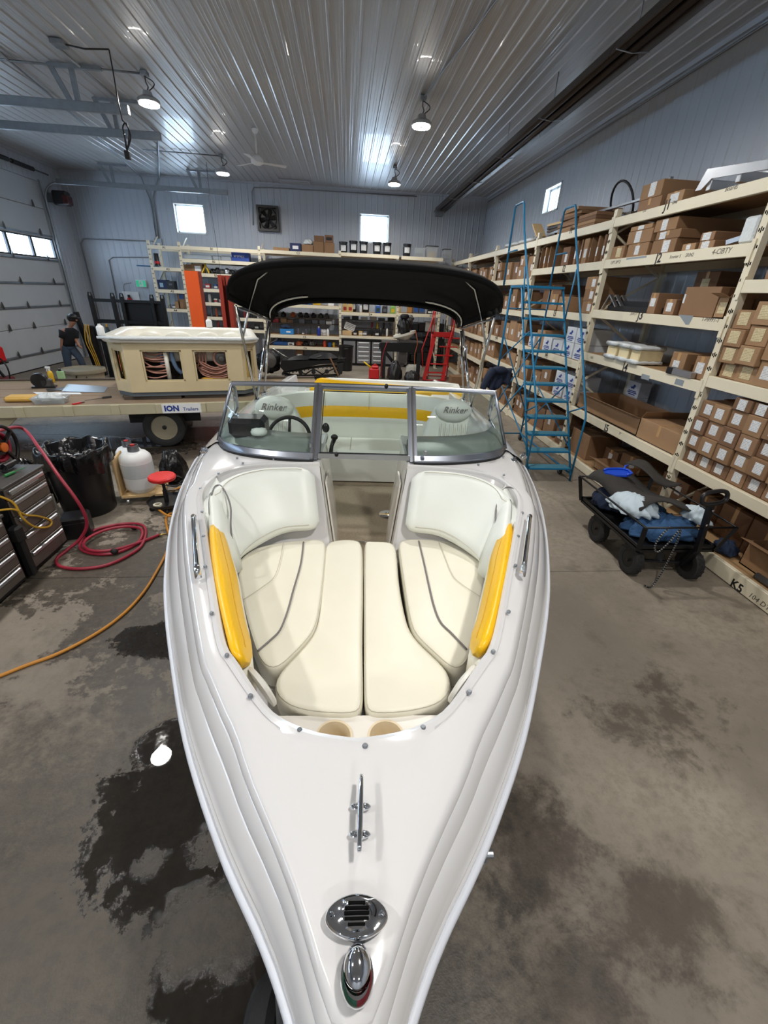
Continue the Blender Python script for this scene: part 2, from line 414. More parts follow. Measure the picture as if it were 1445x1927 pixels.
    pud = math('MULTIPLY', pud, math('SUBTRACT', 1.0, dry))
    col = mix(math('MULTIPLY', pud, 0.8), col, srgb(30,28,26))
    col = mix(math('MULTIPLY', ramp(tiny, 0.6, 0.75), 0.3), col, srgb(64,58,52))
    L.new(col, b.inputs['Base Color'])
    ro = math('SUBTRACT', 0.62, math('MULTIPLY', damp, 0.2)); ro = math('SUBTRACT', ro, math('MULTIPLY', pud, 0.41))
    ro = math('SUBTRACT', ro, math('MULTIPLY', math('MULTIPLY', ramp(fine, 0.5, 0.75), math('SUBTRACT', 1.0, pud)), 0.08)); L.new(ro, b.inputs['Roughness'])
    bp = N.new('ShaderNodeBump'); bp.inputs['Strength'].default_value = 0.3; bp.inputs['Distance'].default_value = 0.006
    hgt = math('MULTIPLY', math('ADD', fine, tiny), math('SUBTRACT', 1.0, math('MULTIPLY', pud, 0.995))); L.new(hgt, bp.inputs['Height']); L.new(bp.outputs[0], b.inputs['Normal'])
    return m
M_floor = floor_mat()
M_joint = mat('joint_dirt', (44,40,36), 0.9, 0.0, 0.2, 20)
# ------------------------------------------------------------------ the hall
XL, XR, YB, YF, ZC = -9.72, 5.25, 18.98, -7.0, 5.88
fl = thing('floor', kind='structure')
obj('joint_bed', MB().box(XL-0.2, XR+0.2, YF-0.2, YB+0.2, -0.12, -0.014), M_joint, fl)
xs = [XL-0.2, XR+0.2]; ys = [YF-0.2, -0.9, 3.635, 8.2, 12.75, YB+0.2]
for i in range(1):
    for j in range(5):
        g = 0.004
        obj('concrete_slab', MB().box(xs[i]+(g if i else 0), xs[i+1]-(g if i < 0 else 0), ys[j]+(g if j else 0), ys[j+1]-(g if j < 4 else 0), -0.11, 0.0), M_floor, fl)
def rib_panel(length, w=0.9144, rib=0.016):
    """one 36-inch steel sheet lying in local x (width) and y (length); ribs rise to +z"""
    prof = []; m = rib*0.1
    for k in range(4):
        o = k*0.2286
        prof += [(o, 0), (o+0.045, 0), (o+0.052, m), (o+0.060, m), (o+0.067, 0), (o+0.095, 0), (o+0.102, m), (o+0.110, m), (o+0.117, 0), (o+0.155, 0),
                 (o+0.170, rib), (o+0.198, rib), (o+0.213, 0)]
    prof = [p for p in prof if p[0] < w-0.001]+[(w, 0)]
    b = MB(); b.loft([[(x, 0, z) for (x, z) in prof], [(x, length, z) for (x, z) in prof]], closed=False)
    return mesh_from(b, 'rib_panel', False, False)
def place_panels(parent, mesh, material, frames):
    me = mesh
    if len(me.materials) == 0: me.materials.append(material)
    for M in frames:
        o = bpy.data.objects.new('steel_panel', me); COL.objects.link(o); o.parent = parent; o.matrix_local = M
# ceiling: sheets run along the hall
ce = thing('ceiling', kind='structure')
obj('ceiling_deck', MB().box(XL-0.2, XR+0.2, YF-0.2, YB+0.2, ZC+0.06, ZC+0.1), M_trim, ce)
cm = rib_panel(YB-YF)
n = int(math.ceil((XR-XL)/0.9144))
place_panels(ce, cm, M_steel_panel, [Matrix(((1,0,0,XL+i*0.9144-0.3),(0,1,0,YF),(0,0,-1,ZC+0.02),(0,0,0,1))) for i in range(n+1)])
# walls with window openings: sheets stand between the openings, cut to length
def wall(name, origin, ux, un, L0, L1, openings):
    """origin at wall foot; ux along the wall, un into the room; openings (a0,a1,z0,z1)"""
    w = thing(name, kind='structure'); O = Vector(origin); ux = Vector(ux); un = Vector(un)
    def fr(a, z): return Matrix(((ux.x,0,un.x,0),(ux.y,0,un.y,0),(ux.z,1,un.z,0),(0,0,0,1))) and Matrix.Translation(O+ux*a+un*0.004+Vector((0,0,z)))@Matrix(((ux.x,0,un.x,0),(ux.y,0,un.y,0),(0,1,0,0),(0,0,0,1)))
    b = MB(); zs = sorted({0.0, ZC+0.1} | {q for o in openings for q in o[2:]}); aa = sorted({L0, L1} | {q for o in openings for q in o[:2]})
    for i in range(len(aa)-1):
        for j in range(len(zs)-1):
            ca, cz = (aa[i]+aa[i+1])/2, (zs[j]+zs[j+1])/2
            if any(o[0] < ca < o[1] and o[2] < cz < o[3] for o in openings): continue
            p = [O+ux*aa[i]+Vector((0,0,zs[j])), O+ux*aa[i+1]+Vector((0,0,zs[j])), O+ux*aa[i+1]+Vector((0,0,zs[j+1])), O+ux*aa[i]+Vector((0,0,zs[j+1]))]
            b.ext(p, -un*0.16)
    obj('wall_core', b, M_wall, w)
    meshes = {}
    def lay(a0, a1, z0, z1):
        a = a0
        while a < a1-0.02:
            wd = min(0.9144, a1-a); k = (round(wd,3), round(z1-z0,3))
            if k not in meshes:
                meshes[k] = rib_panel(z1-z0, 0.9144 if wd > 0.9 else wd, 0.009)
            place_panels(w, meshes[k], M_wall, [fr(a, z0)]); a += wd
    for i in range(len(aa)-1):
        cuts = sorted([(o[2], o[3]) for o in openings if o[0] <= aa[i]+1e-6 and o[1] >= aa[i+1]-1e-6]); z = 0.0
        for (c0, c1) in cuts: 
            if c0 > z+0.05: lay(aa[i], aa[i+1], z, c0)
            z = c1
        if z < ZC-0.05: lay(aa[i], aa[i+1], z, ZC+0.01)
    return w
W1 = (-6.10, -5.03, 4.22, 5.14); W2 = (0.51, 1.63, 4.24, 5.18); W3 = (12.46, 13.40, 4.62, 5.20)
wall('wall_back', (0, YB, 0), (1,0,0), (0,-1,0), XL, XR, [W1, W2])
wall('wall_right', (XR, 0, 0), (0,1,0), (-1,0,0), YF, YB, [W3])
DY0, DY1, DZ = 12.0, 17.62, 5.3
D2 = (5.0, 10.4); D3 = (-1.5, 3.5)
wall('wall_left', (XL, 0, 0), (0,1,0), (1,0,0), YF, YB, [(DY0, DY1, 0.0, DZ), (D2[0], D2[1], 0.0, DZ), (D3[0], D3[1], 0.0, DZ)])
wall('wall_front', (0, YF, 0), (1,0,0), (0,1,0), XL, XR, [])
tr = thing('trim_1', kind='structure')
obj('corner_trim', MB().box(XL, XR, YB-0.06, YB-0.02, ZC-0.05, ZC+0.02), M_trim, tr)
obj('corner_trim', MB().box(XR-0.06, XR-0.02, YF, YB, ZC-0.05, ZC+0.02), M_trim, tr)
obj('corner_trim', MB().box(XL+0.02, XL+0.06, YF, YB, ZC-0.05, ZC+0.02), M_trim, tr)
def window(n, c, a, nrm, w, h):
    """white reveal, frame, pane; c = centre of the opening on the wall face, a = along, nrm = into room"""
    t = thing('window_%d' % n, c, kind='structure'); c = Vector(c); a = Vector(a); nr = Vector(nrm); up = Vector((0,0,1))
    def bar(name, u0, u1, v0, v1, d0, d1, m):
        q = MB(); P = lambda u, v, d: c+a*u+up*v+nr*d
        q.add([P(u0,v0,d0),P(u1,v0,d0),P(u1,v1,d0),P(u0,v1,d0),P(u0,v0,d1),P(u1,v0,d1),P(u1,v1,d1),P(u0,v1,d1)], [(0,3,2,1),(4,5,6,7),(0,1,5,4),(1,2,6,5),(2,3,7,6),(3,0,4,7)])
        return obj(name, q, m, t)
    for (u0,u1,v0,v1) in ((-w/2,-w/2+0.03,-h/2,h/2),(w/2-0.03,w/2,-h/2,h/2),(-w/2,w/2,-h/2,-h/2+0.03),(-w/2,w/2,h/2-0.03,h/2)):
        bar('window_reveal', u0,u1,v0,v1,-0.16,0.03,M_whitepaint)
    e = 0.03
    for (u0,u1,v0,v1) in ((-w/2+e,-w/2+e+0.05,-h/2+e,h/2-e),(w/2-e-0.05,w/2-e,-h/2+e,h/2-e),(-w/2+e,w/2-e,-h/2+e,-h/2+e+0.05),(-w/2+e,w/2-e,h/2-e-0.05,h/2-e)):
        bar('window_frame', u0,u1,v0,v1,-0.15,-0.10,M_white)
    if n == 3: bar('mullion', -0.025,0.025,-h/2+e,h/2-e,-0.15,-0.10,M_white)
    bar('pane', -w/2+e,w/2-e,-h/2+e,h/2-e,-0.13,-0.122,M_winglass)
window(1, ((W1[0]+W1[1])/2, YB, (W1[2]+W1[3])/2), (1,0,0), (0,-1,0), W1[1]-W1[0], W1[3]-W1[2])
window(2, ((W2[0]+W2[1])/2, YB, (W2[2]+W2[3])/2), (1,0,0), (0,-1,0), W2[1]-W2[0], W2[3]-W2[2])
window(3, (XR, (W3[0]+W3[1])/2, (W3[2]+W3[3])/2), (0,1,0), (-1,0,0), W3[1]-W3[0], W3[3]-W3[2])
# sectional overhead doors in the left wall
M_sill = mat('door_seal', (60,62,66), 0.7, 0, 0.1)
def sectional_door(n, y0, y1, detail=True):
    t = thing('door_%d' % n, (XL, (y0+y1)/2, 0), kind='structure')
    seams = [0.02, 0.44, 1.18, 1.76, 2.42, 3.10, 3.80, 4.56, DZ]
    for i in range(len(seams)-1):
        z0, z1 = seams[i], seams[i+1]
        if i == 5:
            p = obj('door_panel', MB().box(XL-0.07, XL-0.02, y0, y1, z0+0.004, z0+0.06).box(XL-0.07, XL-0.02, y0, y1, z1-0.06, z1-0.004), M_doorwhite, t)
            m = 4 if y1-y0 < 5 else 5; wdt = (y1-y0)/m
            for k in range(m):
                a0 = y0+k*wdt; a1 = a0+wdt
                f = MB()
                for (u0,u1,v0,v1) in ((a0,a0+0.05,z0+0.06,z1-0.06),(a1-0.05,a1,z0+0.06,z1-0.06),(a0+0.05,a1-0.05,z0+0.06,z0+0.1),(a0+0.05,a1-0.05,z1-0.1,z1-0.06)):
                    f.box(XL-0.07, XL-0.01, u0, u1, v0, v1)
                fo = obj('window_frame', f, M_sill, t)
                obj('pane', MB().box(XL-0.05, XL-0.044, a0+0.05, a1-0.05, z0+0.1, z1-0.1), M_winglass, t)
        else:
            obj('door_panel', MB().rbox(XL-0.07, XL-0.02, y0, y1, z0+0.005, z1-0.005, 0.008), M_doorwhite, t)
        if detail and i:
            obj('seam_strut', MB().rbox(XL-0.02, XL+0.03, y0, y1, z0-0.025, z0+0.03, 0.006), M_galv, t) if i in (1,3,4,5,6) else None
            for a in (y0+0.6, (y0+y1)/2-0.55, (y0+y1)/2+0.55, y1-0.6):
                obj('hinge', MB().ext([(XL+0.02,a-0.05,z0-0.02),(XL+0.02,a+0.05,z0-0.02),(XL+0.02,a+0.03,z0+0.1),(XL+0.02,a,z0+0.17),(XL+0.02,a-0.03,z0+0.1)], (0.02,0,0)), M_dirtysteel, t)
    obj('door_light_stop', MB().box(XL-0.10, XL-0.072, y0-0.1, y1+0.1, 0.0, 3.12).box(XL-0.10, XL-0.072, y0-0.1, y1+0.1, 3.78, DZ+0.1), M_doorwhite, t)  # unseen backing added to keep sky light from leaking through the panel seams
    obj('bottom_seal', MB().box(XL-0.07, XL-0.02, y0, y1, 0.0, 0.02), M_black_rub, t)
    for a, s in ((y0,-1),(y1,1)):
        q = MB().rbox(XL-0.16, XL+0.03, a+0.02*s, a+0.1*s, 0, DZ+0.05, 0.01)
        obj('door_jamb', q, M_galv, t)
        q = MB(); yy = a+0.06*s
        pth = [(XL+0.09, yy, 0.05), (XL+0.09, yy, 4.8)]+[(XL+0.09+0.5*(1-math.cos(k*PI/12)), yy, 4.8+0.5*math.sin(k*PI/12)) for k in range(1,7)]
        q.tube(pth, 0.035, 6); q.rbox(XL+0.55, XL+5.85, yy-0.035, yy+0.035, 5.26, 5.40, 0.008); obj('door_track', q, M_galv, t)
        for hx in (XL+2.2, XL+4.9):
            q = MB().beam((hx, yy, 5.33), (hx-0.25, yy, ZC), 0.05, 0.08).beam((hx+0.1, yy, 5.33), (hx+0.1, yy, ZC), 0.05, 0.08).beam((hx-0.25, yy, ZC-0.03), (hx+0.6, yy, ZC-0.03), 0.07, 0.05)
            obj('track_hanger', q, M_galv, t)
    q = MB().cyl((XL+0.22, y0-0.1, DZ+0.22), (XL+0.22, y1+0.3, DZ+0.22), 0.022, 8)
    obj('torsion_shaft', q, M_dirtysteel, t)
    for a in (y0+0.8, (y0+y1)/2+0.3, y1-1.4):
        obj('torsion_spring', MB().cyl((XL+0.22, a, DZ+0.22), (XL+0.22, a+0.95, DZ+0.22), 0.06, 12), M_darksteel, t)
    return t
sectional_door(1, DY0, DY1)
sectional_door(2, *D2)
sectional_door(3, *D3, detail=False)
# ------------------------------------------------------------------ high-bay lamps (four in view, the rest of the grid behind the camera)
def highbay(x, y, label, zl=5.46):
    t = thing('highbay_lamp', (x, y, zl), label=label, cat='lamp', group='round LED lamps under the ceiling')
    obj('housing', MB().lathe([(0.05,0.16),(0.07,0.16),(0.085,0.10),(0.15,0.07),(0.185,0.045),(0.19,0.0),(0.17,-0.01)], 24, (x,y,zl)), M_alum, t, 35)
    obj('diffuser_ring', MB().loft([[(x+r*math.cos(2*PI*k/28), y+r*math.sin(2*PI*k/28), zl+dz) for k in range(28)] for (r,dz) in ((0.17,-0.012),(0.165,-0.03),(0.07,-0.03),(0.06,-0.012))], True), M_emit, t)
    obj('center_cap', MB().lathe([(0.06,-0.01),(0.055,-0.02),(0.02,-0.025)], 16, (x,y,zl)), M_blackplastic, t)
    obj('hook', MB().tube([(x, y, zl+0.15), (x+0.03, y, zl+0.22), (x, y, zl+0.28), (x, y, ZC-0.02)], 0.012, 6), M_dirtysteel, t)
    obj('junction_box', MB().rbox(x-0.06, x+0.06, y-0.06, y+0.06, ZC-0.06, ZC+0.01, 0.01), M_galv, t)
    obj('power_cord', MB().tube(spline([(x-0.03, y, ZC-0.05), (x+0.12, y, ZC-0.12), (x+0.13, y, zl+0.24), (x+0.02, y, zl+0.16)], 6), 0.009, 6), M_black, t)
    ld = bpy.data.lights.new('led_light', 'AREA'); ld.shape = 'DISK'; ld.size = 0.34; ld.energy = LAMP_W; ld.color = LAMP_COL; ld.spread = math.radians(170)
    lo = bpy.data.objects.new('led_light', ld); COL.objects.link(lo); lo.parent = t; lo.location = (0,0,-0.04)
for (x, y, lb) in ((-3.52,10.5,'round LED lamp over the left bay, the larger one beside the door tracks'), (1.44,10.5,'round LED lamp over the boat, nearest the dark heater tube'),
                   (-3.5,15.65,'small far LED lamp above the left window of the back wall'), (1.43,15.5,'small far LED lamp straight above the right window of the back wall')):
    highbay(x, y, lb)
for (x, y) in ((-3.5,5.4),(1.44,5.4),(-3.5,0.3),(1.44,0.3),(-3.5,-4.8),(1.44,-4.8)):
    highbay(x, y, 'round LED lamp of the %s row %s' % ('left' if x < 0 else 'right', {5.4:'just above the top edge of the picture', 0.3:'straight above the camera', -4.8:'far behind the camera'}[y]))
# ------------------------------------------------------------------ the boat (local frame: x to the right, y aft from the bow, z up)
BA = math.radians(2.6)
boat = thing('boat', (0,0,0), -BA, 'white bowrider boat with yellow trim, grey framed windshield and black folding top', 'boat')
binv = wm(boat).inverted()
def bl(p, z): return binv@onz(p, z)           # pixel on a level of the boat -> boat frame
def interp(tab, s):
    if s <= tab[0][0]: return tab[0][1]
    for (a, va), (b, vb) in zip(tab, tab[1:]):
        if s <= b: t = (s-a)/(b-a); return va+(vb-va)*t
    return tab[-1][1]
BEAM = [(0.10,0.0),(0.115,0.03),(0.15,0.05),(0.2,0.073),(0.27,0.106),(0.38,0.178),(0.57,0.328),(0.87,0.525),(1.23,0.715),(1.5,0.845),(1.75,0.95),(2.1,1.07),(2.4,1.145),(2.7,1.195),(3.0,1.225),(3.5,1.245),(4.2,1.25),(5.0,1.22),(5.75,1.16)]
RAIL0 = [(0.1,1.42),(0.3,1.405),(0.57,1.38),(0.87,1.35),(1.23,1.33),(1.75,1.335),(2.1,1.35),(2.4,1.39),(3.0,1.46),(4.0,1.47),(5.75,1.45)]
def lower_(tab):
    # the rail lies below the deck edge; sliding its points out along the sight lines keeps the measured outline
    out = []
    for (s, v) in tab:
        z = interp(RAIL0, s); dl = interp([(0.1,0.07),(0.6,0.10),(2.0,0.10),(3.0,0.04),(5.8,0.0)], s); k = (CAMH-z+dl)/(CAMH-z); out.append((s*k, v*k, z-dl))
    return out
BEAM0 = BEAM; BEAM = [(s, b) for s, b, z in lower_(BEAM0)]; RAIL = [(s, z) for s, b, z in lower_(RAIL0)]
# outer outline, stern-left round the bow to stern-right
half = [(b, s) for s, b in BEAM if s < 3.2]; S_END = half[-1][1]
hp = [Vector((w, s, interp(RAIL, s))) for (w, s) in half]
hs = spline(hp, 5)
RIM = [(0.0,0.783,1.475),(0.112,0.80,1.475),(0.2,0.835,1.473),(0.28,0.895,1.47),(0.41,1.065,1.465),(0.49,1.18,1.465),(0.645,1.55,1.465),(0.815,1.97,1.475),(0.95,2.33,1.50),(0.94,2.5,1.525),(0.86,2.62,1.54),(0.66,2.70,1.55),(0.30,2.735,1.555)]
LOW = [(0.0,0.83),(0.11,0.85),(0.19,0.88),(0.26,0.94),(0.4,1.1),(0.47,1.2),(0.62,1.55),(0.76,1.92),(0.82,2.05),(0.78,2.15),(0.67,2.27),(0.5,2.36),(0.19,2.42)]
rim = spline([Vector(r) for r in RIM], 6); low = spline([Vector((a, b, 1.02)) for a, b in LOW], 6)
def resample(pts, n, w=None):
    ls = [0.0]
    for a, b in zip(pts, pts[1:]): ls.append(ls[-1]+(b-a).length)
    out = []
    for i in range(n):
        t = ls[-1]*i/(n-1); k = 0
        while k < len(ls)-2 and ls[k+1] < t: k += 1
        u = 0 if ls[k+1] == ls[k] else (t-ls[k])/(ls[k+1]-ls[k]); out.append(pts[k].lerp(pts[k+1], u))
    return out
# match rim to outline: the rim's sides by station, its aft edge to the outline's end
NR = 72
rimr = resample(rim, NR)
def outline_at(s):
    for a, b in zip(hs, hs[1:]):
        if a.y <= s <= b.y: return a.lerp(b, (s-a.y)/max(b.y-a.y, 1e-6))
    return hs[-1] if s > hs[-1].y else hs[0]
outs = []
for i, r in enumerate(rimr):
    t = i/(NR-1)
    # foot on the outline: starts at the stem, follows the rim, ends at s=3.0
    if r.x < 0.42: s = 0.10+0.86*min(1, (r.x/0.42))**1.5*(1.0) if r.y < 1.2 else 3.0
    else: s = r.y-0.11
    outs.append(s)
# smooth, monotone stations
st = []
for i, r in enumerate(rimr):
    if r.y > 2.3: break
    st.append(outs[i])
k0 = len(st); last = st[-1]
for i in range(k0, NR): st.append(last+(S_END-last)*((i-k0+1)/(NR-k0)))
for i in range(1, NR): st[i] = max(st[i], st[i-1]+1e-4)
def side_profile(o, r, s):
    """deck section from the rub rail o up over three moulded steps to the cockpit rim r"""
    d = Vector((r.x-o.x, r.y-o.y, 0)); L = d.length; d.normalize(); k = min(1.0, L/0.28)
    z0 = o.z; dz = (r.z-0.012-z0)
    pr = [(-0.004,-0.14),(0.0,0.0),(0.004,0.10),(0.012,0.13),(0.014,0.17),(0.026,0.22),(0.030,0.27),(0.078,0.52),(0.086,0.54),(0.090,0.60),(0.125,0.80),(0.132,0.82),(0.136,0.88),(0.155,0.97),(0.172,1.0)]
    out = []
    for (a, h) in pr: out.append(Vector((o.x, o.y, 0))+d*(a*k)+Vector((0,0,z0+h*dz)))
    e = out[-1]
    rr = Vector((r.x, r.y, r.z))
    for f in (0.3, 0.6, 0.85): out.append(e.lerp(rr+Vector((0,0,-0.006)), f)+Vector((0,0,0.004*math.sin(f*PI))))
    back = rr-d*min(0.03, 0.2*L)
    out += [back+Vector((0,0,0.0)), back.lerp(rr, 0.5)+Vector((0,0,0.006)), rr+Vector((0,0,0.0)), rr+d*0.006+Vector((0,0,-0.02))]
    return out
rows = []
for i in range(NR):
    o = outline_at(st[i]); rows.append(side_profile(o, rimr[i], st[i]))
deck = MB()
mir = lambda row: [Vector((-q.x, q.y, q.z)) for q in row]
allrows = [mir(r) for r in reversed(rows[1:])]+[[Vector((0.0, q.y, q.z)) for q in rows[0]]]+rows[1:]
deck.loft(allrows, closed=False)
# side decks from the windshield to the stern, and the coaming
def coam(s): return interp(BEAM, s)-0.27
for sg in (-1, 1):
    rr = []
    for k in range(20):
        s = S_END+(5.75-S_END)*k/19; b = interp(BEAM, s); z = interp(RAIL, s)
        rr.append([Vector((sg*q[0], s, q[1])) for q in ((b+0.004,z-0.02),(b,z),(b-0.016,z+0.03),(b-0.03,z+0.055),(b-0.066,z+0.085),(b-0.116,z+0.112),(b-0.16,z+0.14),(coam(s)+0.02,z+0.165),(coam(s),z+0.16),(coam(s)-0.01,z+0.1),(coam(s)-0.03,z-0.35),(coam(s)-0.06,0.74))])
    deck.loft(rr, closed=False)
for sg in (-1, 1):
    e_ = rows[-1]; bk_ = [Vector((q.x, max(q.y, 3.42), q.z)) for q in e_]
    deck.loft([[Vector((sg*q.x, q.y, q.z)) for q in e_], [Vector((sg*q.x, q.y, q.z)) for q in bk_]], closed=False)
deck_o = obj('deck', deck, M_gel, boat, 28, local=True)
# hull: rail to chine to keel
hl = MB(); rr = []
for k in range(30):
    s = 0.11+5.64*(k/29)**1.3; b = interp(BEAM, s); z = interp(RAIL, s); u = min(1, (s-0.1)/2.6)
    kz = 0.46+0.75*(1-u)**2.6; ch = b*(0.55+0.35*u); cz = kz+0.36*u**0.6+0.12*(1-u)
    half_r = [(b+0.004, z-0.02), (b-0.012, z-0.04), (b*0.985, z-0.16), (b*0.95, z-0.36 if z-0.36 > cz else cz+0.02), (ch, cz), (ch*0.5, (cz+kz)/2-0.01), (0, kz)]
    rr.append([Vector((-x, s-0.0, zz)) for x, zz in half_r]+[Vector((x, s, zz)) for x, zz in reversed(half_r[:-1])])
hl.loft(rr, closed=False); hl.f.append(tuple(range(len(hl.v)-13, len(hl.v))))
obj('hull', hl, M_hull, boat, 40, local=True)
rb = MB(); pts = [Vector((-q.x-0.004, q.y, q.z-0.012)) for q in reversed(hs)]+[Vector((q.x+0.004, q.y, q.z-0.012)) for q in hs[1:]]
pts = [Vector((-interp(BEAM, s)-0.004, s, interp(RAIL, s)-0.012)) for s in (5.7,5.0,4.2,3.5)]+pts+[Vector((interp(BEAM, s)+0.004, s, interp(RAIL, s)-0.012)) for s in (3.5,4.2,5.0,5.7)]
rb.tube(pts, 0.014, 8); obj('rub_rail', rb, M_rub, boat, True, local=True)
rb = MB(); rb.tube([q+Vector((0,0,-0.024)) for q in pts], 0.009, 6); obj('rail_insert', rb, M_black_rub, boat, True, local=True)
# bow cockpit liner, floor and the walk-through
ln = MB(); lowr = resample(low, NR); rowsL = []
for i in range(NR):
    a = rimr[i]+Vector((0,0,-0.015)); b = lowr[i]; n2 = [a, a.lerp(b, 0.1)+Vector((0,0,-0.02)), a.lerp(b, 0.5), b]
    rowsL.append(n2)
allL = [mir(r) for r in reversed(rowsL[1:])]+rowsL
ln.loft(allL, closed=False)
for sg in (-1, 1):
    half_ = [Vector((sg*0.16,2.42,1.02))]+[Vector((sg*0.16,0.86,1.02))]+[Vector((sg*q.x, q.y, 1.02)) for q in lowr if q.x > 0.165]
    ln.add(half_, [tuple(range(len(half_)))])
obj('bow_liner', ln, M_gel, boat, 40, local=True)
cp = MB()
for sg in (-1, 1):
    e = 0.30; e2 = 0.195
    cp.loft([[(sg*e, 2.735, 1.555), (sg*e, 3.05, 1.56), (sg*e, 3.3, 1.5)], [(sg*(e-0.01), 2.72, 1.5), (sg*(e-0.01), 3.05, 1.5), (sg*(e-0.01), 3.3, 1.45)], [(sg*e2, 2.40, 1.05), (sg*(e2+0.03), 3.0, 1.0), (sg*(e2+0.04), 3.3, 1.0)], [(sg*(e2-0.02), 2.1, 0.72), (sg*e2, 3.0, 0.72), (sg*(e2+0.02), 3.3, 0.72)]], closed=False)
    cp.add([(sg*(e2+0.02),3.3,0.72),(sg*1.15,3.3,0.72),(sg*1.15,3.3,1.5),(sg*e,3.3,1.5)], [(0,1,2,3)])
obj('walkthrough_wall', cp, M_gel2, boat, 40, local=True)
for sg in (-1, 1):
    e = 0.30; e2 = 0.195
    q = MB(); A = Vector((sg*(e-0.03),2.78,1.40)); B = Vector((sg*(e-0.03),3.02,1.40)); C = Vector((sg*(e2+0.022),2.95,1.0)); D = Vector((sg*(e2-0.004),2.55,1.0))
    q.ext([A,B,C,D], (-sg*0.012,0,0)); obj('locker_door', q, M_gel2, boat, local=True)
obj('cockpit_carpet', MB().add([(-0.32,1.9,0.72),(0.36,1.9,0.72),(0.36,3.2,0.72),(-0.32,3.2,0.72),(1.12,3.2,0.72),(1.12,5.0,0.72),(-1.12,5.0,0.72),(-1.12,3.2,0.72)], [(0,1,2,3),(7,4,5,6)]), M_carpet, boat, local=True)
q = MB().tube([(-0.13,2.6,0.745),(-0.13,3.05,0.745)], 0.008, 6).tube([(0.14,2.6,0.745),(0.14,3.05,0.745)], 0.008, 6).tube([(-0.13,3.05,0.745),(0.14,3.05,0.745)], 0.006, 6)
obj('hatch_trim', q, M_chrome, boat, True, local=True)
obj('floor_socket', MB().lathe([(0.085,0.0),(0.085,0.006),(0.07,0.01),(0.03,0.012),(0.028,0.004)], 20, (0.24,3.6,0.722)), M_chrome, boat, 30, local=True)
# ---- cushions
def cushion(name, outline, z, th, material, parent, round_=0.03, crown=0.012, tilt=None, nseg=4):
    """upholstered pad from an outline in the boat frame; top at z"""
    P = [Vector((q[0], q[1], 0)) for q in outline]; P = resample(P+[P[0]], 91)[:-1]; n = len(P)
    area = sum(P[i].x*P[(i+1)%n].y-P[(i+1)%n].x*P[i].y for i in range(n)); sg = 1 if area > 0 else -1
    for _ in range(4): P = [P[i]*0.5+(P[i-1]+P[(i+1)%n])*0.25 for i in range(n)]
    nr = []
    for i in range(n):
        e = P[(i+2)%n]-P[i-2]; v = Vector((-e.y, e.x, 0))*sg; v.normalize(); nr.append(v)
    rings = [[P[i]+Vector((0,0,z-th)) for i in range(n)], [P[i]+Vector((0,0,z-round_*1.1)) for i in range(n)]]
    for k in range(1, nseg+1):
        a = k/nseg*PI/2; ins = round_*(1-math.cos(a)); up = -round_*(1-math.sin(a)); rings.append([P[i]+nr[i]*ins+Vector((0,0,z+up)) for i in range(n)])
    b = MB().loft(rings, True, True, True)
    if tilt:
        for i, q in enumerate(b.v): b.v[i] = tilt(q)
    o = obj(name, b, material, parent, True, local=True)
    obj('seam', MB().tube([q+Vector((0,0,0.001)) for q in rings[3]], 0.0022, 5, loop=True), M_seam, o, True, local=True)
    return o
def piping(name, pts, parent, r=0.004, m=None):
    return obj(name, MB().tube(pts, r, 6), m or M_piping, parent, True, local=True)
def outl(pix, z, n=5): return [(q.x, q.y) for q in spline([bl(p, z) for p in pix], n, True)]
ZS = 1.15
cl = [(612,1026),(624,1016),(668,1014),(681,1022),(683,1100),(682,1200),(683,1330),(676,1342),(600,1340),(545,1330),(520,1310),(511,1288),(520,1270),(552,1235),(585,1200),(597,1170),(604,1100)]
cr = [(686,1024),(694,1019),(736,1018),(745,1028),(752,1100),(765,1165),(778,1197),(815,1233),(846,1263),(853,1285),(845,1310),(825,1326),(760,1340),(694,1342),(686,1332),(685,1200)]
cushion('center_cushion', outl(cl, ZS), ZS, 0.11, M_vinyl, boat, 0.024, 0.012)
cushion('center_cushion', outl(cr, ZS), ZS, 0.11, M_vinyl, boat, 0.024, 0.012)
sl = [(447,1060),(470,1034),(520,1021),(560,1016),(604,1014),(613,1022),(610,1080),(601,1150),(592,1185),(570,1212),(532,1250),(513,1262),(499,1254),(482,1226),(462,1160),(450,1100)]
sr = [(750,1022),(758,1014),(800,1014),(860,1020),(895,1036),(914,1056),(912,1100),(903,1160),(893,1205),(882,1240),(862,1263),(846,1254),(805,1216),(779,1190),(768,1150),(757,1080)]
sL = cushion('side_cushion', outl(sl, ZS+0.01), ZS+0.01, 0.12, M_vinyl, boat, 0.022, 0.01)
sR = cushion('side_cushion', outl(sr, ZS+0.01), ZS+0.01, 0.12, M_vinyl, boat, 0.022, 0.01)
for pix, par in (([(571,1020),(566,1060),(552,1110),(541,1150),(527,1185),(508,1205),(485,1225)], sL), ([(788,1018),(797,1055),(809,1110),(818,1145),(830,1172),(850,1192),(878,1222)], sR)):
    piping('piping', spline([bl(p, ZS+0.016) for p in pix], 5), par, 0.005)
for pix, par in (([(533,1022),(528,1050),(516,1085),(490,1107),(458,1128)], sL), ([(826,1020),(836,1045),(848,1075),(862,1094),(903,1122)], sR)):
    piping('seam', spline([bl(p, ZS+0.0175) for p in pix], 5), par, 0.0018, M_seam)
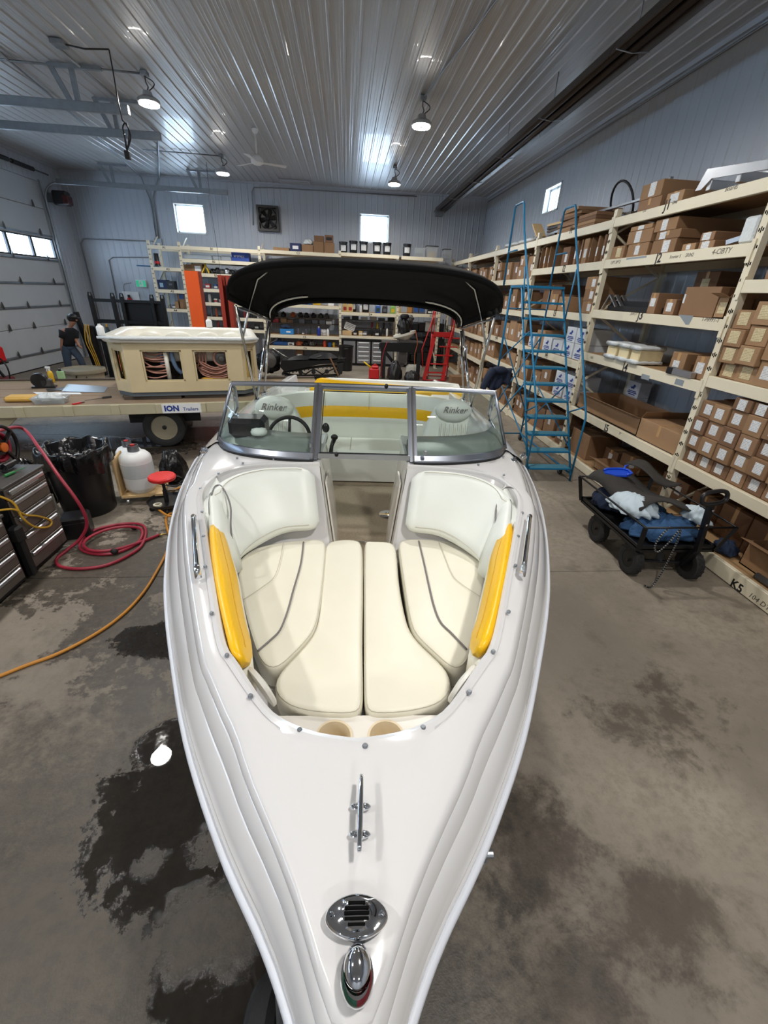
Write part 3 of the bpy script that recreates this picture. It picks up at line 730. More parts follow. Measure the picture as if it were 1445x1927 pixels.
# seat backs against the bulkhead, wrapping round to the sides
def seat_back(sg):
    top = [(0.335,2.70,1.535),(0.5,2.69,1.535),(0.66,2.66,1.532),(0.80,2.58,1.525),(0.885,2.46,1.515),(0.90,2.30,1.50),(0.85,2.12,1.48)]
    bot = [(0.275,2.43,1.20),(0.40,2.42,1.205),(0.52,2.38,1.20),(0.64,2.27,1.18),(0.725,2.14,1.165),(0.745,2.02,1.16),(0.735,1.92,1.16)]
    T = resample(spline([Vector(q) for q in top], 6), 26); B = resample(spline([Vector(q) for q in bot], 6), 26)
    m = 26; rings = []
    for i in range(m):
        t, b = T[i], B[i]; e = T[min(i+1,m-1)]-T[max(i-1,0)]; u = (t-b); nrm = u.cross(e).normalized()
        if nrm.y > 0: nrm = -nrm
        f = min(1.0, (i+0.15)/2.2)**0.5; ins = 0.03*(1-f)
        sec = []
        th = 0.055*f
        for (v, h) in ((0.0,0.0),(0.015,0.55),(0.06,0.9),(0.2,1.0),(0.5,1.06),(0.8,1.0),(0.94,0.9),(0.985,0.55),(1.0,0.0)):
            kc = math.sqrt(max(0.0, 1-(1-min(1.0, (i+0.02)/3.2))**2)); vv = 0.5+(v-0.5)*(0.70+0.30*kc); sec.append(b.lerp(t, vv)+nrm*(th*h))
        rings.append([Vector((sg*q.x, q.y, q.z)) for q in sec])
    b = MB().loft(rings, closed=False)
    b.f.append(tuple(range(9))); b.f.append(tuple(range(len(b.v)-9, len(b.v))))
    o = obj('seat_back', b, M_vinyl_w, boat, True, local=True)
    rg = rings
    piping('seam', [rg[i][6]+Vector((0,0,0.002)) for i in range(2, 25)], o, 0.002, M_seam)
    piping('seam', [rg[i][2]+Vector((0,-0.002,0.002)) for i in range(2, 22)], o, 0.002, M_seam)
    return o
for sg in (-1, 1): seat_back(sg)
# side bolster pads with piping and the yellow arm rests
def bolster(sg):
    if sg < 0:
        pipe = [(398,932),(404,916),(415,914),(426,930),(434,955),(434,985),(436,1010),(441,1035),(445,1060)]
        edge = [(393,962),(391,940),(398,920)]
        yo = [(392,990),(396,1040),(404,1095),(415,1150),(428,1205),(437,1232),(452,1239)]
        yi = [(414,989),(424,1010),(436,1050),(446,1085),(452,1120),(462,1170),(474,1213),(470,1232)]
    else:
        pipe = [(972,932),(966,920),(953,917),(941,930),(934,955),(932,985),(928,1010),(922,1035),(917,1058)]
        edge = [(973,985),(975,960),(971,930)]
        yo = [(966,986),(962,1030),(953,1080),(941,1135),(928,1190),(918,1211),(905,1220)]
        yi = [(947,986),(937,1010),(924,1045),(917,1080),(908,1120),(897,1165),(885,1200),(890,1215)]
    # upholstered side pad following the rim
    t = []; N = 16
    for k in range(N):
        s = 1.93+(2.52-1.93)*k/(N-1)
        w = interp([(1.3,0.535),(1.55,0.63),(1.97,0.80),(2.33,0.925),(2.6,0.93)], s); z = 1.455+0.06*max(0, (s-2.0)/0.5)
        th = 0.06*min(1, min(k+0.3, N-0.7-k)/2)
        t.append([Vector((sg*x, s, zz)) for x, zz in ((w, z), (w-th*0.6, z+0.008), (w-th*1.2, z-0.02), (w-th*1.6-0.02, z-0.14), (w-th*1.6-0.05, z-0.27), (w-0.06, z-0.30))])
    pad = obj('side_pad', MB().loft(t, True, True, True), M_vinyl_w, boat, True, local=True)
    piping('piping', spline([bl(p, z) for p, z in zip(pipe, (1.50,1.52,1.52,1.50,1.46,1.40,1.34,1.27,1.2))], 5), pad, 0.005)
    # yellow arm rest: loft between its outer and inner edge
    A = resample(spline([bl(p, 1.468) for p in yo], 5), 24); zin = [(0,1.44),(0.3,1.40),(0.7,1.385),(1,1.40)]
    Bq = resample(spline([bl(p, interp(zin, i/(len(yi)-1))) for i, p in enumerate(yi)], 5), 24); rg = []
    for i in range(24):
        a, b = A[i], Bq[i]; e = min(1.0, (min(i, 23-i)+0.2)/2.0)**0.5; up = Vector((0,0,1)); c = a.lerp(b, 0.5); a2 = c+(a-c)*(0.75+0.25*e); b2 = c+(b-c)*(0.75+0.25*e)
        rg.append([a2-up*0.05, a2-up*0.01, a2.lerp(b2,0.12)+up*0.016*e, a2.lerp(b2,0.45)+up*0.026*e, a2.lerp(b2,0.68)+up*0.012*e, b2+up*0.0, b2-up*0.035, b2-up*0.05])
    yb = obj('arm_rest', MB().loft(rg, True, True, True), M_yellow, boat, True, local=True); yb['label'] = 'yellow padded arm rest'
    piping('seam', [rg[i][4]+Vector((0,0,0.001)) for i in range(1,23)], yb, 0.0016, mat('yellow_seam',(206,156,8),0.5,0,0.0))
    rg2 = []
    for i in range(24):
        a, b = A[i], Bq[i]; c = a.lerp(b,0.5); e = 1.0; up = Vector((0,0,1)); fwd = Vector((0,-0.03 if i > 19 else 0.0,0))
        rg2.append([a.lerp(c,0.1)-up*0.055+fwd, b+(b-a).normalized()*0.012-up*0.03+fwd, b+(b-a).normalized()*0.010-up*0.2+fwd, a.lerp(c,0.1)-up*0.2+fwd])
    obj('arm_rest_base', MB().loft(rg2, True, True, True), M_vinyl, boat, True, local=True)
for sg in (-1, 1): bolster(sg)
# cup holder shelf at the front of the cockpit
cz = 1.12
ring_o = spline([Vector(v) for v in ((-0.44,1.125,cz),(-0.36,1.02,cz),(-0.22,0.91,cz),(0,0.86,cz),(0.22,0.91,cz),(0.36,1.02,cz),(0.44,1.125,cz))], 4)
ho = []
for (hx) in (-0.09, 0.105):
    c = Vector((hx, 1.035, cz)); ho.append([c+Vector((0.062*math.cos(2*PI*k/20), 0.062*math.sin(2*PI*k/20), 0)) for k in range(20)])
bm = bmesh.new()
def add_loop(pts):
    vs = [bm.verts.new(p) for p in pts]; return [bm.edges.new((vs[i], vs[(i+1)%len(vs)])) for i in range(len(vs))]
ed = add_loop(ring_o); 
for h_ in ho: ed += add_loop(h_)
bmesh.ops.triangle_fill(bm, use_beauty=True, edges=ed)
# drop triangles inside the holes
bmesh.ops.delete(bm, geom=[f for f in bm.faces if any((f.calc_center_median()-Vector((hx,1.035,cz))).length < 0.05 for hx in (-0.09,0.105))], context='FACES')
me = bpy.data.meshes.new('cup_shelf'); bm.to_mesh(me); bm.free(); me.materials.append(M_gel2)
cs = obj('cup_shelf', me, M_gel2, boat)
for hx in (-0.09, 0.105):
    obj('cup_holder', MB().lathe([(0.070,0.004),(0.062,0.004),(0.058,-0.01),(0.052,-0.09),(0.01,-0.092)], 24, (hx,1.035,cz), cap0=False), mat('cup_liner',(222,206,176),0.5,0,0.04), cs, 30, local=True)
q = MB().add([(-0.42,1.12,cz-0.1),(0.42,1.12,cz-0.1),(0.42,1.12,cz),(-0.42,1.12,cz)], [(0,1,2,3)])
obj('shelf_front', q, M_gel2, boat, local=True)
# speakers in the liner, either side
for sg, px in ((-1,(494,1292)),(1,(879,1287))):
    c = bl(px, 1.30)+Vector((0.008*sg if sg < 0 else -0.012,-0.005,0.0)); Mx = Matrix.Rotation(sg*math.radians(-42),3,'Z')@rotM('Y', -sg*76)
    sp = obj('speaker', MB().lathe([(0.085,0.0),(0.085,0.012),(0.075,0.018),(0.07,0.012),(0.035,0.016),(0.03,0.024),(0.005,0.026)], 26, c, Mx), M_grille, boat, 30, local=True)
    obj('speaker_mesh', MB().torus(0.05, 0.006, c+Mx@Vector((0,0,0.016)), Mx, 24, 6), mat('speaker_ring',(196,194,186),0.5,0,0), sp, True, local=True)
# ---- hardware on the foredeck
DZ0 = 1.487
def screw(c, parent, r=0.006, M=None):
    o = obj('screw', MB().lathe([(r,0.0),(r,0.002),(r*0.6,0.0035),(r*0.15,0.002)], 10, c, M), M_chrome, parent, 30, local=True)
    return o
cz = DZ0-0.004
ca, cb = bl((680,1458), cz+0.035), bl((676,1603), cz+0.035)
q = MB(); dvec = (cb-ca)
q.tube([ca, ca+dvec*0.06, ca+dvec*0.25+Vector((0,0,0.004)), ca+dvec*0.5+Vector((0,0,0.002)), ca+dvec*0.75+Vector((0,0,0.004)), ca+dvec*0.94, cb], [0.0045,0.0055,0.0065,0.007,0.0065,0.0055,0.0045], 12)
clt = obj('cleat', q, M_chrome, boat, True, local=True)
for f in (0.34, 0.7):
    c = ca+dvec*f; fz = cz
    q = MB().tube([Vector((c.x,c.y,fz)), Vector((c.x,c.y,fz+0.02)), Vector((c.x,c.y,fz+0.034))], [0.012,0.007,0.006], 10)
    q.ell((c.x, c.y, fz+0.001), 0.026, 0.010, 0.006, None, 16, 6)
    ft = obj('cleat_foot', q, M_chrome, clt, True, local=True)
    for dx in (-0.016, 0.016): screw(Vector((c.x+dx, c.y, fz+0.0045)), clt, 0.0055)
# horn vent: lens-shaped plate with five slots
vc = (bl((671,1687), DZ0)+bl((671,1766), DZ0))/2; vz = DZ0+0.004
def lens(a, b, n, z, c): 
    out = []
    for k in range(n):
        t = 2*PI*k/n; x = a*math.cos(t); y = b*math.sin(t)*(1-0.12*math.cos(t)**2)
        out.append(Vector((c.x+x, c.y+y, z)))
    return out
q = MB().loft([lens(0.063,0.036,36,vz-0.006,vc), lens(0.063,0.036,36,vz,vc), lens(0.060,0.033,36,vz+0.004,vc), lens(0.038,0.026,36,vz+0.0055,vc), lens(0.032,0.024,36,vz+0.010,vc), lens(0.02,0.012,36,vz+0.0115,vc), lens(0.001,0.001,36,vz+0.012,vc)], True)
vent = obj('horn_vent', q, M_chrome, boat, 45, local=True)
for k in range(5):
    y = vc.y-0.0165+k*0.0083; w = 0.017 if k in (0,4) else (0.024 if k in (1,3) else 0.025)
    obj('slot', MB().rbox(vc.x-w, vc.x+w, y-0.0024, y+0.0024, vz+0.004, vz+0.0155-0.0012*abs(k-2), 0.0005), M_slot, vent, local=True)
for dx in (-0.05, 0.05): screw(Vector((vc.x+dx, vc.y, vz+0.0045)), vent, 0.006)
# bow light: chrome teardrop, red and green lens
c0, c1 = bl((672,1776), DZ0+0.0), bl((672,1900), DZ0-0.01); lc = (c0+c1)/2; hl_ = (c0.y-c1.y)/2
q = MB(); rg = []
for (f, h) in ((1.0,-0.008),(1.0,0.004),(0.95,0.014)): rg.append([Vector((lc.x+0.031*f*math.cos(a)*(1-0.12*math.sin(a)), lc.y+hl_*f*math.sin(a), DZ0-0.004+h)) for a in [2*PI*k/30 for k in range(30)]])
nl = obj('bow_light', MB().loft(rg, True, True, True), M_chrome, boat, 40, local=True)
rg = []
for k in range(7):
    t = k/6*PI/2; f = math.cos(t)*0.97+0.01; h = 0.012+0.03*math.sin(t); rg.append([Vector((lc.x+0.0262*f*math.cos(a), lc.y+0.004+hl_*0.84*f*math.sin(a)+0.008*(1-f), DZ0-0.001+h)) for a in [2*PI*j/30 for j in range(30)]])
obj('light_cover', MB().loft(rg, True, False, True), M_chrome, nl, True, local=True)
for sg, m in ((-1, mat('green_lens',(6,60,46),0.12,0,0,coat=0.5)), (1, mat('red_lens',(92,10,24),0.12,0,0,coat=0.5))):
    rg = []
    for (f, h) in ((0.93,0.012),(0.93,0.015),(0.88,0.021),(0.78,0.025)): rg.append([Vector((lc.x+sg*0.030*f*math.cos(a)*1.0, lc.y-0.004+hl_*f*math.sin(a)-0.002, DZ0-0.004+h)) for a in [-PI/2+(PI*0.56)*j/14 for j in range(15)]])
    obj('light_lens', MB().loft(rg, False), m, nl, True, local=True)
# grab rails on the side decks
for pa, pb in (((364,970),(371,1075)), ((997,970),(985,1072))):
    z = 1.515; a, b = bl(pa, z), bl(pb, z); d = (b-a).normalized(); q = MB()
    q.tube([a-Vector((0,0,0.035)), a+d*0.012, a+d*0.05, b-d*0.05+Vector((0,0,0.002)), b-d*0.012, b-Vector((0,0,0.035))], [0.014,0.014,0.0125,0.0125,0.014,0.015], 12)
    obj('grab_rail', q, M_chrome, boat, True, local=True)
# snap buttons round the cockpit rim
snapx = [(687,1404),(796,1369),(883,1302),(928,1226),(957,1151),(970,1064),(975,1009),(983,965),(979,921),(948,894),(900,874),(904,866),(846,866),(564,1374),(471,1310),(427,1233),(398,1154),(386,1066),(383,1009),(380,963),(377,919),(411,891),(446,862),(457,872),(515,864),(792,865),(572,863),(947,859)]
for p in snapx:
    z = 1.476 if p[1] > 1000 else (1.49 if p[1] > 940 else (1.51 if p[1] > 900 else 1.555)); c = bl(p, z)
    obj('snap_button', MB().lathe([(0.008,-0.004),(0.008,0.003),(0.006,0.006),(0.0025,0.006)], 10, c), M_galv, boat, 30, local=True)
for p in ((967,866),(985,857),(384,847)):
    c = bl(p, 1.54); q = MB().rbox(c.x-0.02, c.x+0.02, c.y-0.03, c.y+0.03, c.z-0.02, c.z+0.004, 0.004)
    q.tube([c+Vector((-0.012,-0.02,0)), c+Vector((-0.012,-0.01,0.02)), c+Vector((0.012,0.01,0.02)), c+Vector((0.012,0.02,0))], 0.005, 8)
    obj('tow_eye', q, M_chrome, boat, 40, local=True)
# ---- windshield
WB = [(0.0,2.79,1.575),(0.345,2.79,1.575),(0.6,2.81,1.575),(0.83,2.875,1.575),(1.0,2.985,1.57),(1.10,3.15,1.565)]
WT = [(0.0,3.235,1.98),(0.345,3.225,1.98),(0.55,3.215,1.98),(0.75,3.195,1.98),(0.88,3.18,1.98),(0.955,3.165,1.98)]
wb = resample(spline([Vector(q) for q in WB[1:]], 6), 16); wt = resample(spline([Vector(q) for q in WT[1:]], 6), 16)
sx = lambda q, sg: Vector((sg*q.x, q.y, q.z))
ws = obj('windshield', MB().tube([sx(q,-1) for q in reversed(wt)]+[Vector((-0.345,3.225,1.98)), Vector((0.345,3.225,1.98))]+[sx(q,1) for q in wt], 0.017, 8), M_alu, boat, 40, local=True)
def thick(q, sg): return q
for sg in (-1, 1):
    # lower frame: rubber gasket and aluminium channel following the curve
    base = [Vector((sg*0.345,2.79,1.575))]+[sx(q,sg) for q in wb]
    obj('lower_frame', MB().loft([[p+Vector((0,-0.018,-0.09)), p+Vector((0,-0.016,0.0)), p+Vector((0,0.004,0.03)), p+Vector((0,0.022,0.03)), p+Vector((0,0.022,-0.09))] for p in base], True, True, True), M_alu, ws, 30, local=True)
    obj('gasket', MB().loft([[p+Vector((0,-0.027,-0.09)), p+Vector((0,-0.027,-0.014)), p+Vector((0,0.01,-0.014)), p+Vector((0,0.01,-0.09))] for p in base], True, True, True), M_black_rub, ws, local=True)
    off = Vector((0,0.004,0))
    g = MB().loft([[sx(q,sg)+off for q in wb], [sx(q,sg)+off for q in wt], [sx(q,sg)+off+Vector((0,0.005,0)) for q in wt], [sx(q,sg)+off+Vector((0,0.005,0)) for q in wb]], closed=False, loop=True)
    obj('glass_pane', g, M_glass, ws, True, local=True)
    # side wing pane
    a, b = sx(wb[-1],sg), sx(wt[-1],sg); c, d = Vector((sg*1.145,3.75,1.60)), Vector((sg*1.12,3.80,1.66))
    obj('side_pane', MB().ext([a, c, d, Vector((sg*1.05,3.55,1.86)), b], (-sg*0.005,0,0)), M_glass, ws, local=True)
    obj('side_frame', MB().tube([a, c, d, Vector((sg*1.05,3.55,1.86)), b], 0.014, 6), M_alu, ws, True, local=True)
    obj('corner_post', MB().tube([a, b], 0.013, 6), M_alu, ws, True, local=True)
    # posts beside the walk-through door
    p0, p1 = Vector((sg*0.345,2.78,1.56)), Vector((sg*0.345,3.225,1.98)); 
    obj('post', MB().beam(p0, p1, 0.052, 0.03, (0,-1,0.5)), M_alu, ws, local=True)
    obj('post_groove', MB().beam(p0+Vector((0,-0.012,0.012)), p1+Vector((0,-0.012,0.012)), 0.010, 0.012, (0,-1,0.5)), M_dirtysteel, ws, local=True)
    lt = bl((585,838) if sg < 0 else (800,852), 1.64); obj('latch', MB().rbox(lt.x-0.012, lt.x+0.012, lt.y-0.02, lt.y+0.0, lt.z-0.015, lt.z+0.02, 0.004), M_alu, ws, local=True)
a0, a1, b0, b1 = Vector((-0.315,2.80,1.59)), Vector((0.315,2.80,1.59)), Vector((-0.315,3.215,1.972)), Vector((0.315,3.215,1.972))
cpn = obj('center_pane', MB().ext([a0, a1, b1, b0], (0,0.005,0)), M_glass, ws, local=True)
obj('pane_frame', MB().beam(a0, a1, 0.03, 0.035).beam(b0+Vector((0,0,-0.012)), b1+Vector((0,0,-0.012)), 0.022, 0.016).beam(a0, b0, 0.014, 0.018).beam(a1, b1, 0.014, 0.018), M_alu, cpn, local=True)
obj('pane_seal', MB().beam(a0+Vector((0.012,-0.004,0.022)), a1+Vector((-0.012,-0.004,0.022)), 0.006, 0.006).beam(b0+Vector((0.012,-0.01,-0.03)), b1+Vector((-0.012,-0.01,-0.03)), 0.006, 0.006).beam(a0+Vector((0.014,-0.006,0.02)), b0+Vector((0.014,-0.006,-0.03)), 0.006, 0.006), M_black_rub, cpn, local=True)
for p, z in (((633,855),1.605),((727,727),1.99)):
    c = bl(p, z); obj('bumper', MB().lathe([(0.013,-0.012),(0.014,0.0),(0.012,0.014),(0.006,0.02)], 12, c, rotM('X', 40)), M_black_rub, cpn, True, local=True)
# ---- dash tops under the glass, wheel, gauges
M_dash = mat('dash_vinyl', (134,140,138), 0.35, 0, 0.06, 6)
for sg in (-1, 1):
    T = [Vector((sg*q.x, q.y+0.03, 1.56)) for q in wb if q.x > 0.30]; e = Vector
    rows_ = [T, [e((q.x*0.98, q.y+0.14, 1.645)) for q in T], [e((q.x*0.96, q.y+0.27, 1.655)) for q in T], [e((q.x*0.95, min(q.y+0.34,3.42), 1.60)) for q in T], [e((q.x*0.94, min(q.y+0.34,3.42), 1.30)) for q in T]]
    d = obj('dash_panel', MB().loft(rows_, closed=False), M_dash, boat, 50, local=True)
    if sg < 0:
        obj('gauge_pod', MB().rbox(-0.98,-0.72,3.02,3.22,1.62,1.76,0.03), M_blackplastic, d, local=True)
        obj('compass', MB().lathe([(0.055,0),(0.06,0.02),(0.05,0.04),(0.02,0.05)], 18, (-0.76,3.03,1.655)), M_white, d, True, local=True)
Mw = rotM('X', 62)
hw = obj('steering_wheel', MB().torus(0.175, 0.016, (-0.64,3.55,1.47), Mw, 32, 10), M_black_rub, boat, True, local=True)
q = MB(); 
for a in (90, 210, 330): q.tube([(-0.64,3.55,1.47), Vector((-0.64,3.55,1.47))+Mw@Vector((0.17*math.cos(math.radians(a)),0.17*math.sin(math.radians(a)),0))], 0.012, 6)
q.cyl((-0.64,3.55,1.47), (-0.64,3.44,1.42), 0.03, 12); obj('wheel_spokes', q, M_blackplastic, hw, True, local=True)
q = MB().tube([(-0.28,3.38,1.36),(-0.27,3.42,1.45),(-0.25,3.46,1.50)], [0.02,0.016,0.02], 10).ell((-0.25,3.47,1.51),0.03,0.02,0.025); obj('throttle_lever', q, M_black, boat, True, local=True)
q = MB().ell((-0.31,3.36,1.62),0.03,0.022,0.04); obj('microphone', q, M_blackplastic, boat, True, local=True)
# ---- bucket seats
def bucket(sg):
    hc_ = bl((517,766) if sg < 0 else (853,772), 1.63); cx, cy = hc_.x, hc_.y-0.16
    back = MB(); rg = []
    for k in range(15):
        t = k/14; z = 1.0+0.70*t; y = cy+0.10+0.14*t; w = interp([(0,0.25),(0.25,0.285),(0.5,0.28),(0.72,0.24),(0.86,0.19),(0.95,0.15),(1,0.08)], t); th = interp([(0,0.09),(0.5,0.08),(0.9,0.055),(1,0.02)], t)
        ring = []
        for j in range(20):
            a = 2*PI*j/20; x = w*math.copysign(abs(math.cos(a))**0.75, math.cos(a)); yy = th*math.sin(a)
            if math.sin(a) < 0: yy += 0.05*(abs(x)/max(w,0.01))**2*(-1)
            ring.append(Vector((cx+x, y+yy, z)))
        rg.append(ring)
    seat = obj('bucket_seat', back.loft(rg, True, True, True), M_vinyl_w, boat, True, local=True)
    obj('headrest', MB().ell((cx, cy+0.15, 1.63), 0.175, 0.055, 0.105, rotM('X', -14), 24, 12), M_vinyl_w, seat, True, local=True)
    for dx in (-0.12,-0.08,-0.04,0.0,0.04,0.08,0.12):
        piping('seam', spline([(cx+dx, cy+0.0, 1.15), (cx+dx, cy+0.04, 1.35), (cx+dx*0.95, cy+0.075, 1.52)], 5), seat, 0.003, M_seam)
    cu = MB(); 
    cu.rbox(cx-0.26, cx+0.26, cy-0.38, cy+0.14, 0.95, 1.1, 0.05); obj('seat_cushion', cu, M_vinyl_w, seat, local=True)
    obj('pedestal', MB().lathe([(0.15,0.72),(0.15,0.735),(0.05,0.75),(0.05,0.95),(0.12,0.95)], 16, (cx, cy-0.08, 0)), M_alu, seat, 40, local=True)
    c = wm(boat)@Vector((cx, cy+0.0925, 1.645))
    text('lettering', 'Rinker', 0.085, M_piping, c, wm(boat).to_3x3()@Vector((1,0,0)), (0,0.25,1), seat, 0.35)
    return seat
for sg in (-1, 1): bucket(sg)
# ---- stern bench with yellow band, sun pad
bk = MB(); 
bk.loft([[(-1.0,4.9,0.74),(-1.0,4.35,0.74),(-1.0,4.33,1.06),(-1.0,4.36,1.1),(-1.0,4.78,1.1)], [(1.0,4.9,0.74),(1.0,4.35,0.74),(1.0,4.33,1.06),(1.0,4.36,1.1),(1.0,4.78,1.1)]], True, True, True)
bench = obj('stern_bench', bk, M_vinyl_w, boat, 30, local=True)
def curved_band(z0, z1, d0, d1, m, name, par):
    rows_ = []
    for k in range(25):
        x = -1.02+2.04*k/24; e = (abs(x)/1.02)**4*0.42; y = 4.86-e
        rows_.append([Vector((x*0.985, y+d0-0.0, z0)), Vector((x*0.985, y+d0*0.5+d1*0.5-0.012, (z0+z1)/2)), Vector((x*0.985, y+d1, z1)), Vector((x, y+d1+0.1, z1)), Vector((x, y+d0+0.1, z0))])
    return obj(name, MB().loft(rows_, True, True, True), m, par, 40, local=True)
curved_band(1.08, 1.32, -0.05, 0.0, M_vinyl_w, 'backrest_lower', bench)
curved_band(1.32, 1.44, 0.0, 0.02, M_yellow, 'yellow_band', bench)
curved_band(1.44, 1.58, 0.02, 0.06, M_vinyl_w, 'backrest_upper', bench)
for x in (-0.45, 0.05, 0.5): piping('seam', [(x,4.85,1.42),(x,4.865,1.52),(x,4.90,1.61)], bench, 0.003, M_seam)
for x in (-0.15, 0.62): piping('seam', [(x,4.34,1.105),(x,4.78,1.105)], bench, 0.003, M_seam)
sp = MB(); sp.loft([[(-0.62,5.02,1.46),(-0.61,5.0,1.60),(-0.53,5.05,1.70),(-0.46,5.6,1.62),(-0.5,5.7,1.4)], [(1.15,5.02,1.46),(1.13,5.0,1.60),(1.08,5.05,1.695),(1.0,5.6,1.615),(1.05,5.7,1.4)]], True, True, True)
sunpad = obj('sun_pad', sp, M_vinyl_w, boat, 30, local=True)
obj('yellow_band', MB().loft([[(-0.64,4.99,1.47),(-0.63,4.975,1.60),(-0.55,5.03,1.702),(-0.5,5.12,1.70)], [(0.3,4.99,1.48),(0.3,4.975,1.60),(0.3,5.01,1.672),(0.3,5.03,1.66)], [(1.12,4.99,1.475),(1.12,4.975,1.60),(1.12,4.99,1.64),(1.12,5.01,1.62)]], True, True, True), M_yellow, sunpad, local=True)
obj('engine_deck', MB().loft([[(-1.1,4.95,1.46),(-1.1,5.72,1.46),(-1.1,5.74,0.9)], [(1.1,4.95,1.46),(1.1,5.72,1.46),(1.1,5.74,0.9)]], closed=False).box(-1.0,1.0,4.93,4.97,0.74,1.46), M_gel, boat, local=True)
for sg in (-1, 1):
    obj('deck_moulding', MB().rbox(sg*0.72, sg*1.05, 4.9, 5.4, 1.45, 1.58, 0.05), M_gel, boat, local=True)
# ---- folding top: canvas, bows, struts
# frame feet on the side decks; hoops front, middle, rear
def Wp(p, y): return binv@ony(p, y)
def hoop(yb, zc, wc, hc, n=28, drop=0.0):
    """arched section of the canvas: flat crown with rounded corners"""
    out = []
    for k in range(n+1):
        t = k/n; a = PI*t; x = -wc*math.copysign(abs(math.cos(a))**0.62, math.cos(a)); z = zc+hc*(abs(math.sin(a))**0.75)
        out.append(Vector((x, yb, z)))
    return out
FH = [(3.66,2.585,1.07,0.0),(3.72,2.55,1.08,0.31),(3.95,2.50,1.08,0.40),(4.35,2.44,1.05,0.44),(4.75,2.36,1.0,0.38),(4.98,2.30,0.97,0.28)]
rows_ = []
for (yb, zc, wc, hc) in [(3.72,2.555,1.07,0.245),(3.80,2.54,1.075,0.29),(4.0,2.51,1.07,0.325),(4.3,2.46,1.05,0.335),(4.6,2.41,1.02,0.30),(4.85,2.365,0.99,0.24),(4.98,2.345,0.97,0.195)]:
    rows_.append(hoop(yb, zc, wc, hc))
cxo = 0.0
canopy = MB(); ins = [[q+Vector((0,0,-0.012)) if 2 < i < 26 else q+Vector((0.012 if q.x < 0 else -0.012,0,0)) for i, q in enumerate(r)] for r in rows_]
canopy.loft(rows_, closed=False); canopy.loft(ins, closed=False)
canopy.loft([rows_[0], ins[0]], closed=False); canopy.loft([rows_[-1], ins[-1]], closed=False)
bim = obj('canvas_top', canopy, M_canvas, boat, True, local=True)
# hems drooping at the front and back edge, with the valance of the hem
hm = [[q+Vector((0,-0.012,0.004)) for q in rows_[0]], [q+Vector((0,-0.02,-0.02)) for q in rows_[0]], [q+Vector((0,0.0,-0.045)) for q in rows_[0]], [q+Vector((0,0.02,-0.01)) for q in rows_[0]]]
obj('front_hem', MB().loft(hm, closed=False, loop=True), M_canvas, bim, True, local=True)
hm = [[q+Vector((0,0.012,0.004)) for q in rows_[-1]], [q+Vector((0,0.018,-0.03)) for q in rows_[-1]], [q+Vector((0,0.0,-0.055)) for q in rows_[-1]], [q+Vector((0,-0.02,-0.01)) for q in rows_[-1]]]
obj('rear_hem', MB().loft(hm, closed=False, loop=True), M_canvas, bim, True, local=True)
for sg in (-1, 1):
    sd = [[Vector((sg*(abs(r[0].x)+0.004), r[0].y, r[0].z+0.05)), Vector((sg*(abs(r[0].x)+0.006), r[0].y, r[0].z-0.05)), Vector((sg*(abs(r[0].x)-0.03), r[0].y, r[0].z-0.06))] for r in rows_]
    obj('side_hem', MB().loft(sd, closed=False), M_canvas, bim, True, local=True)
def bow_tube(yb, zc, wc, hc, f):
    return [q+Vector((0,0,-0.03)) for q in hoop(yb, zc, wc-0.03, hc, 28)]
legs = {}
for sg in (-1, 1):
    xb = sg*1.07; fa = Vector((xb, 4.30, 1.60)); fb = Vector((xb, 4.62, 1.60))
    obj('deck_mount', MB().rbox(xb-0.02, xb+0.02, 4.26, 4.36, 1.57, 1.62, 0.006), M_chrome, bim, local=True)
    obj('deck_mount', MB().rbox(xb-0.02, xb+0.02, 4.58, 4.66, 1.57, 1.62, 0.006), M_chrome, bim, local=True)
    obj('bow_leg', MB().tube([fa, Vector((sg*1.06, 3.86, 2.46))], 0.0125, 10), M_stain, bim, True, local=True)
    obj('bow_leg', MB().tube([fa, Vector((sg*1.0, 4.82, 2.33))], 0.0125, 10), M_chrome, bim, True, local=True)
    obj('rear_strut', MB().tube([fb, Vector((sg*0.985, 4.80, 2.28))], 0.0115, 10), M_stain, bim, True, local=True)
    obj('knuckle', MB().rbox(sg*1.03-0.02, sg*1.03+0.02, 4.66, 4.70, 2.06, 2.14, 0.006), M_chrome, bim, local=True)
    obj('mid_strut', MB().tube([Vector((sg*1.055, 3.98, 2.22)), Vector((sg*1.03, 4.2, 2.46)), Vector((sg*0.95,4.22,2.66)), Vector((sg*0.8,4.22,2.765))], 0.010, 8), M_stain, bim, True, local=True)
    obj('strap', MB().tube([Vector((sg*1.05, 3.88, 2.44)), Vector((sg*1.03, 4.2, 2.40)), Vector((sg*0.985,4.8,2.30))], 0.010, 6), M_alu, bim, True, local=True)
hp_ = hoop(4.80, 2.36, 0.985, 0.235, 28)
for sl_ in (slice(0,11), slice(18,29)):
    obj('rear_bow', MB().tube([q+Vector((0,-0.03,-0.035)) for q in hp_[sl_]], 0.0125, 10), M_stain, bim, True, local=True)
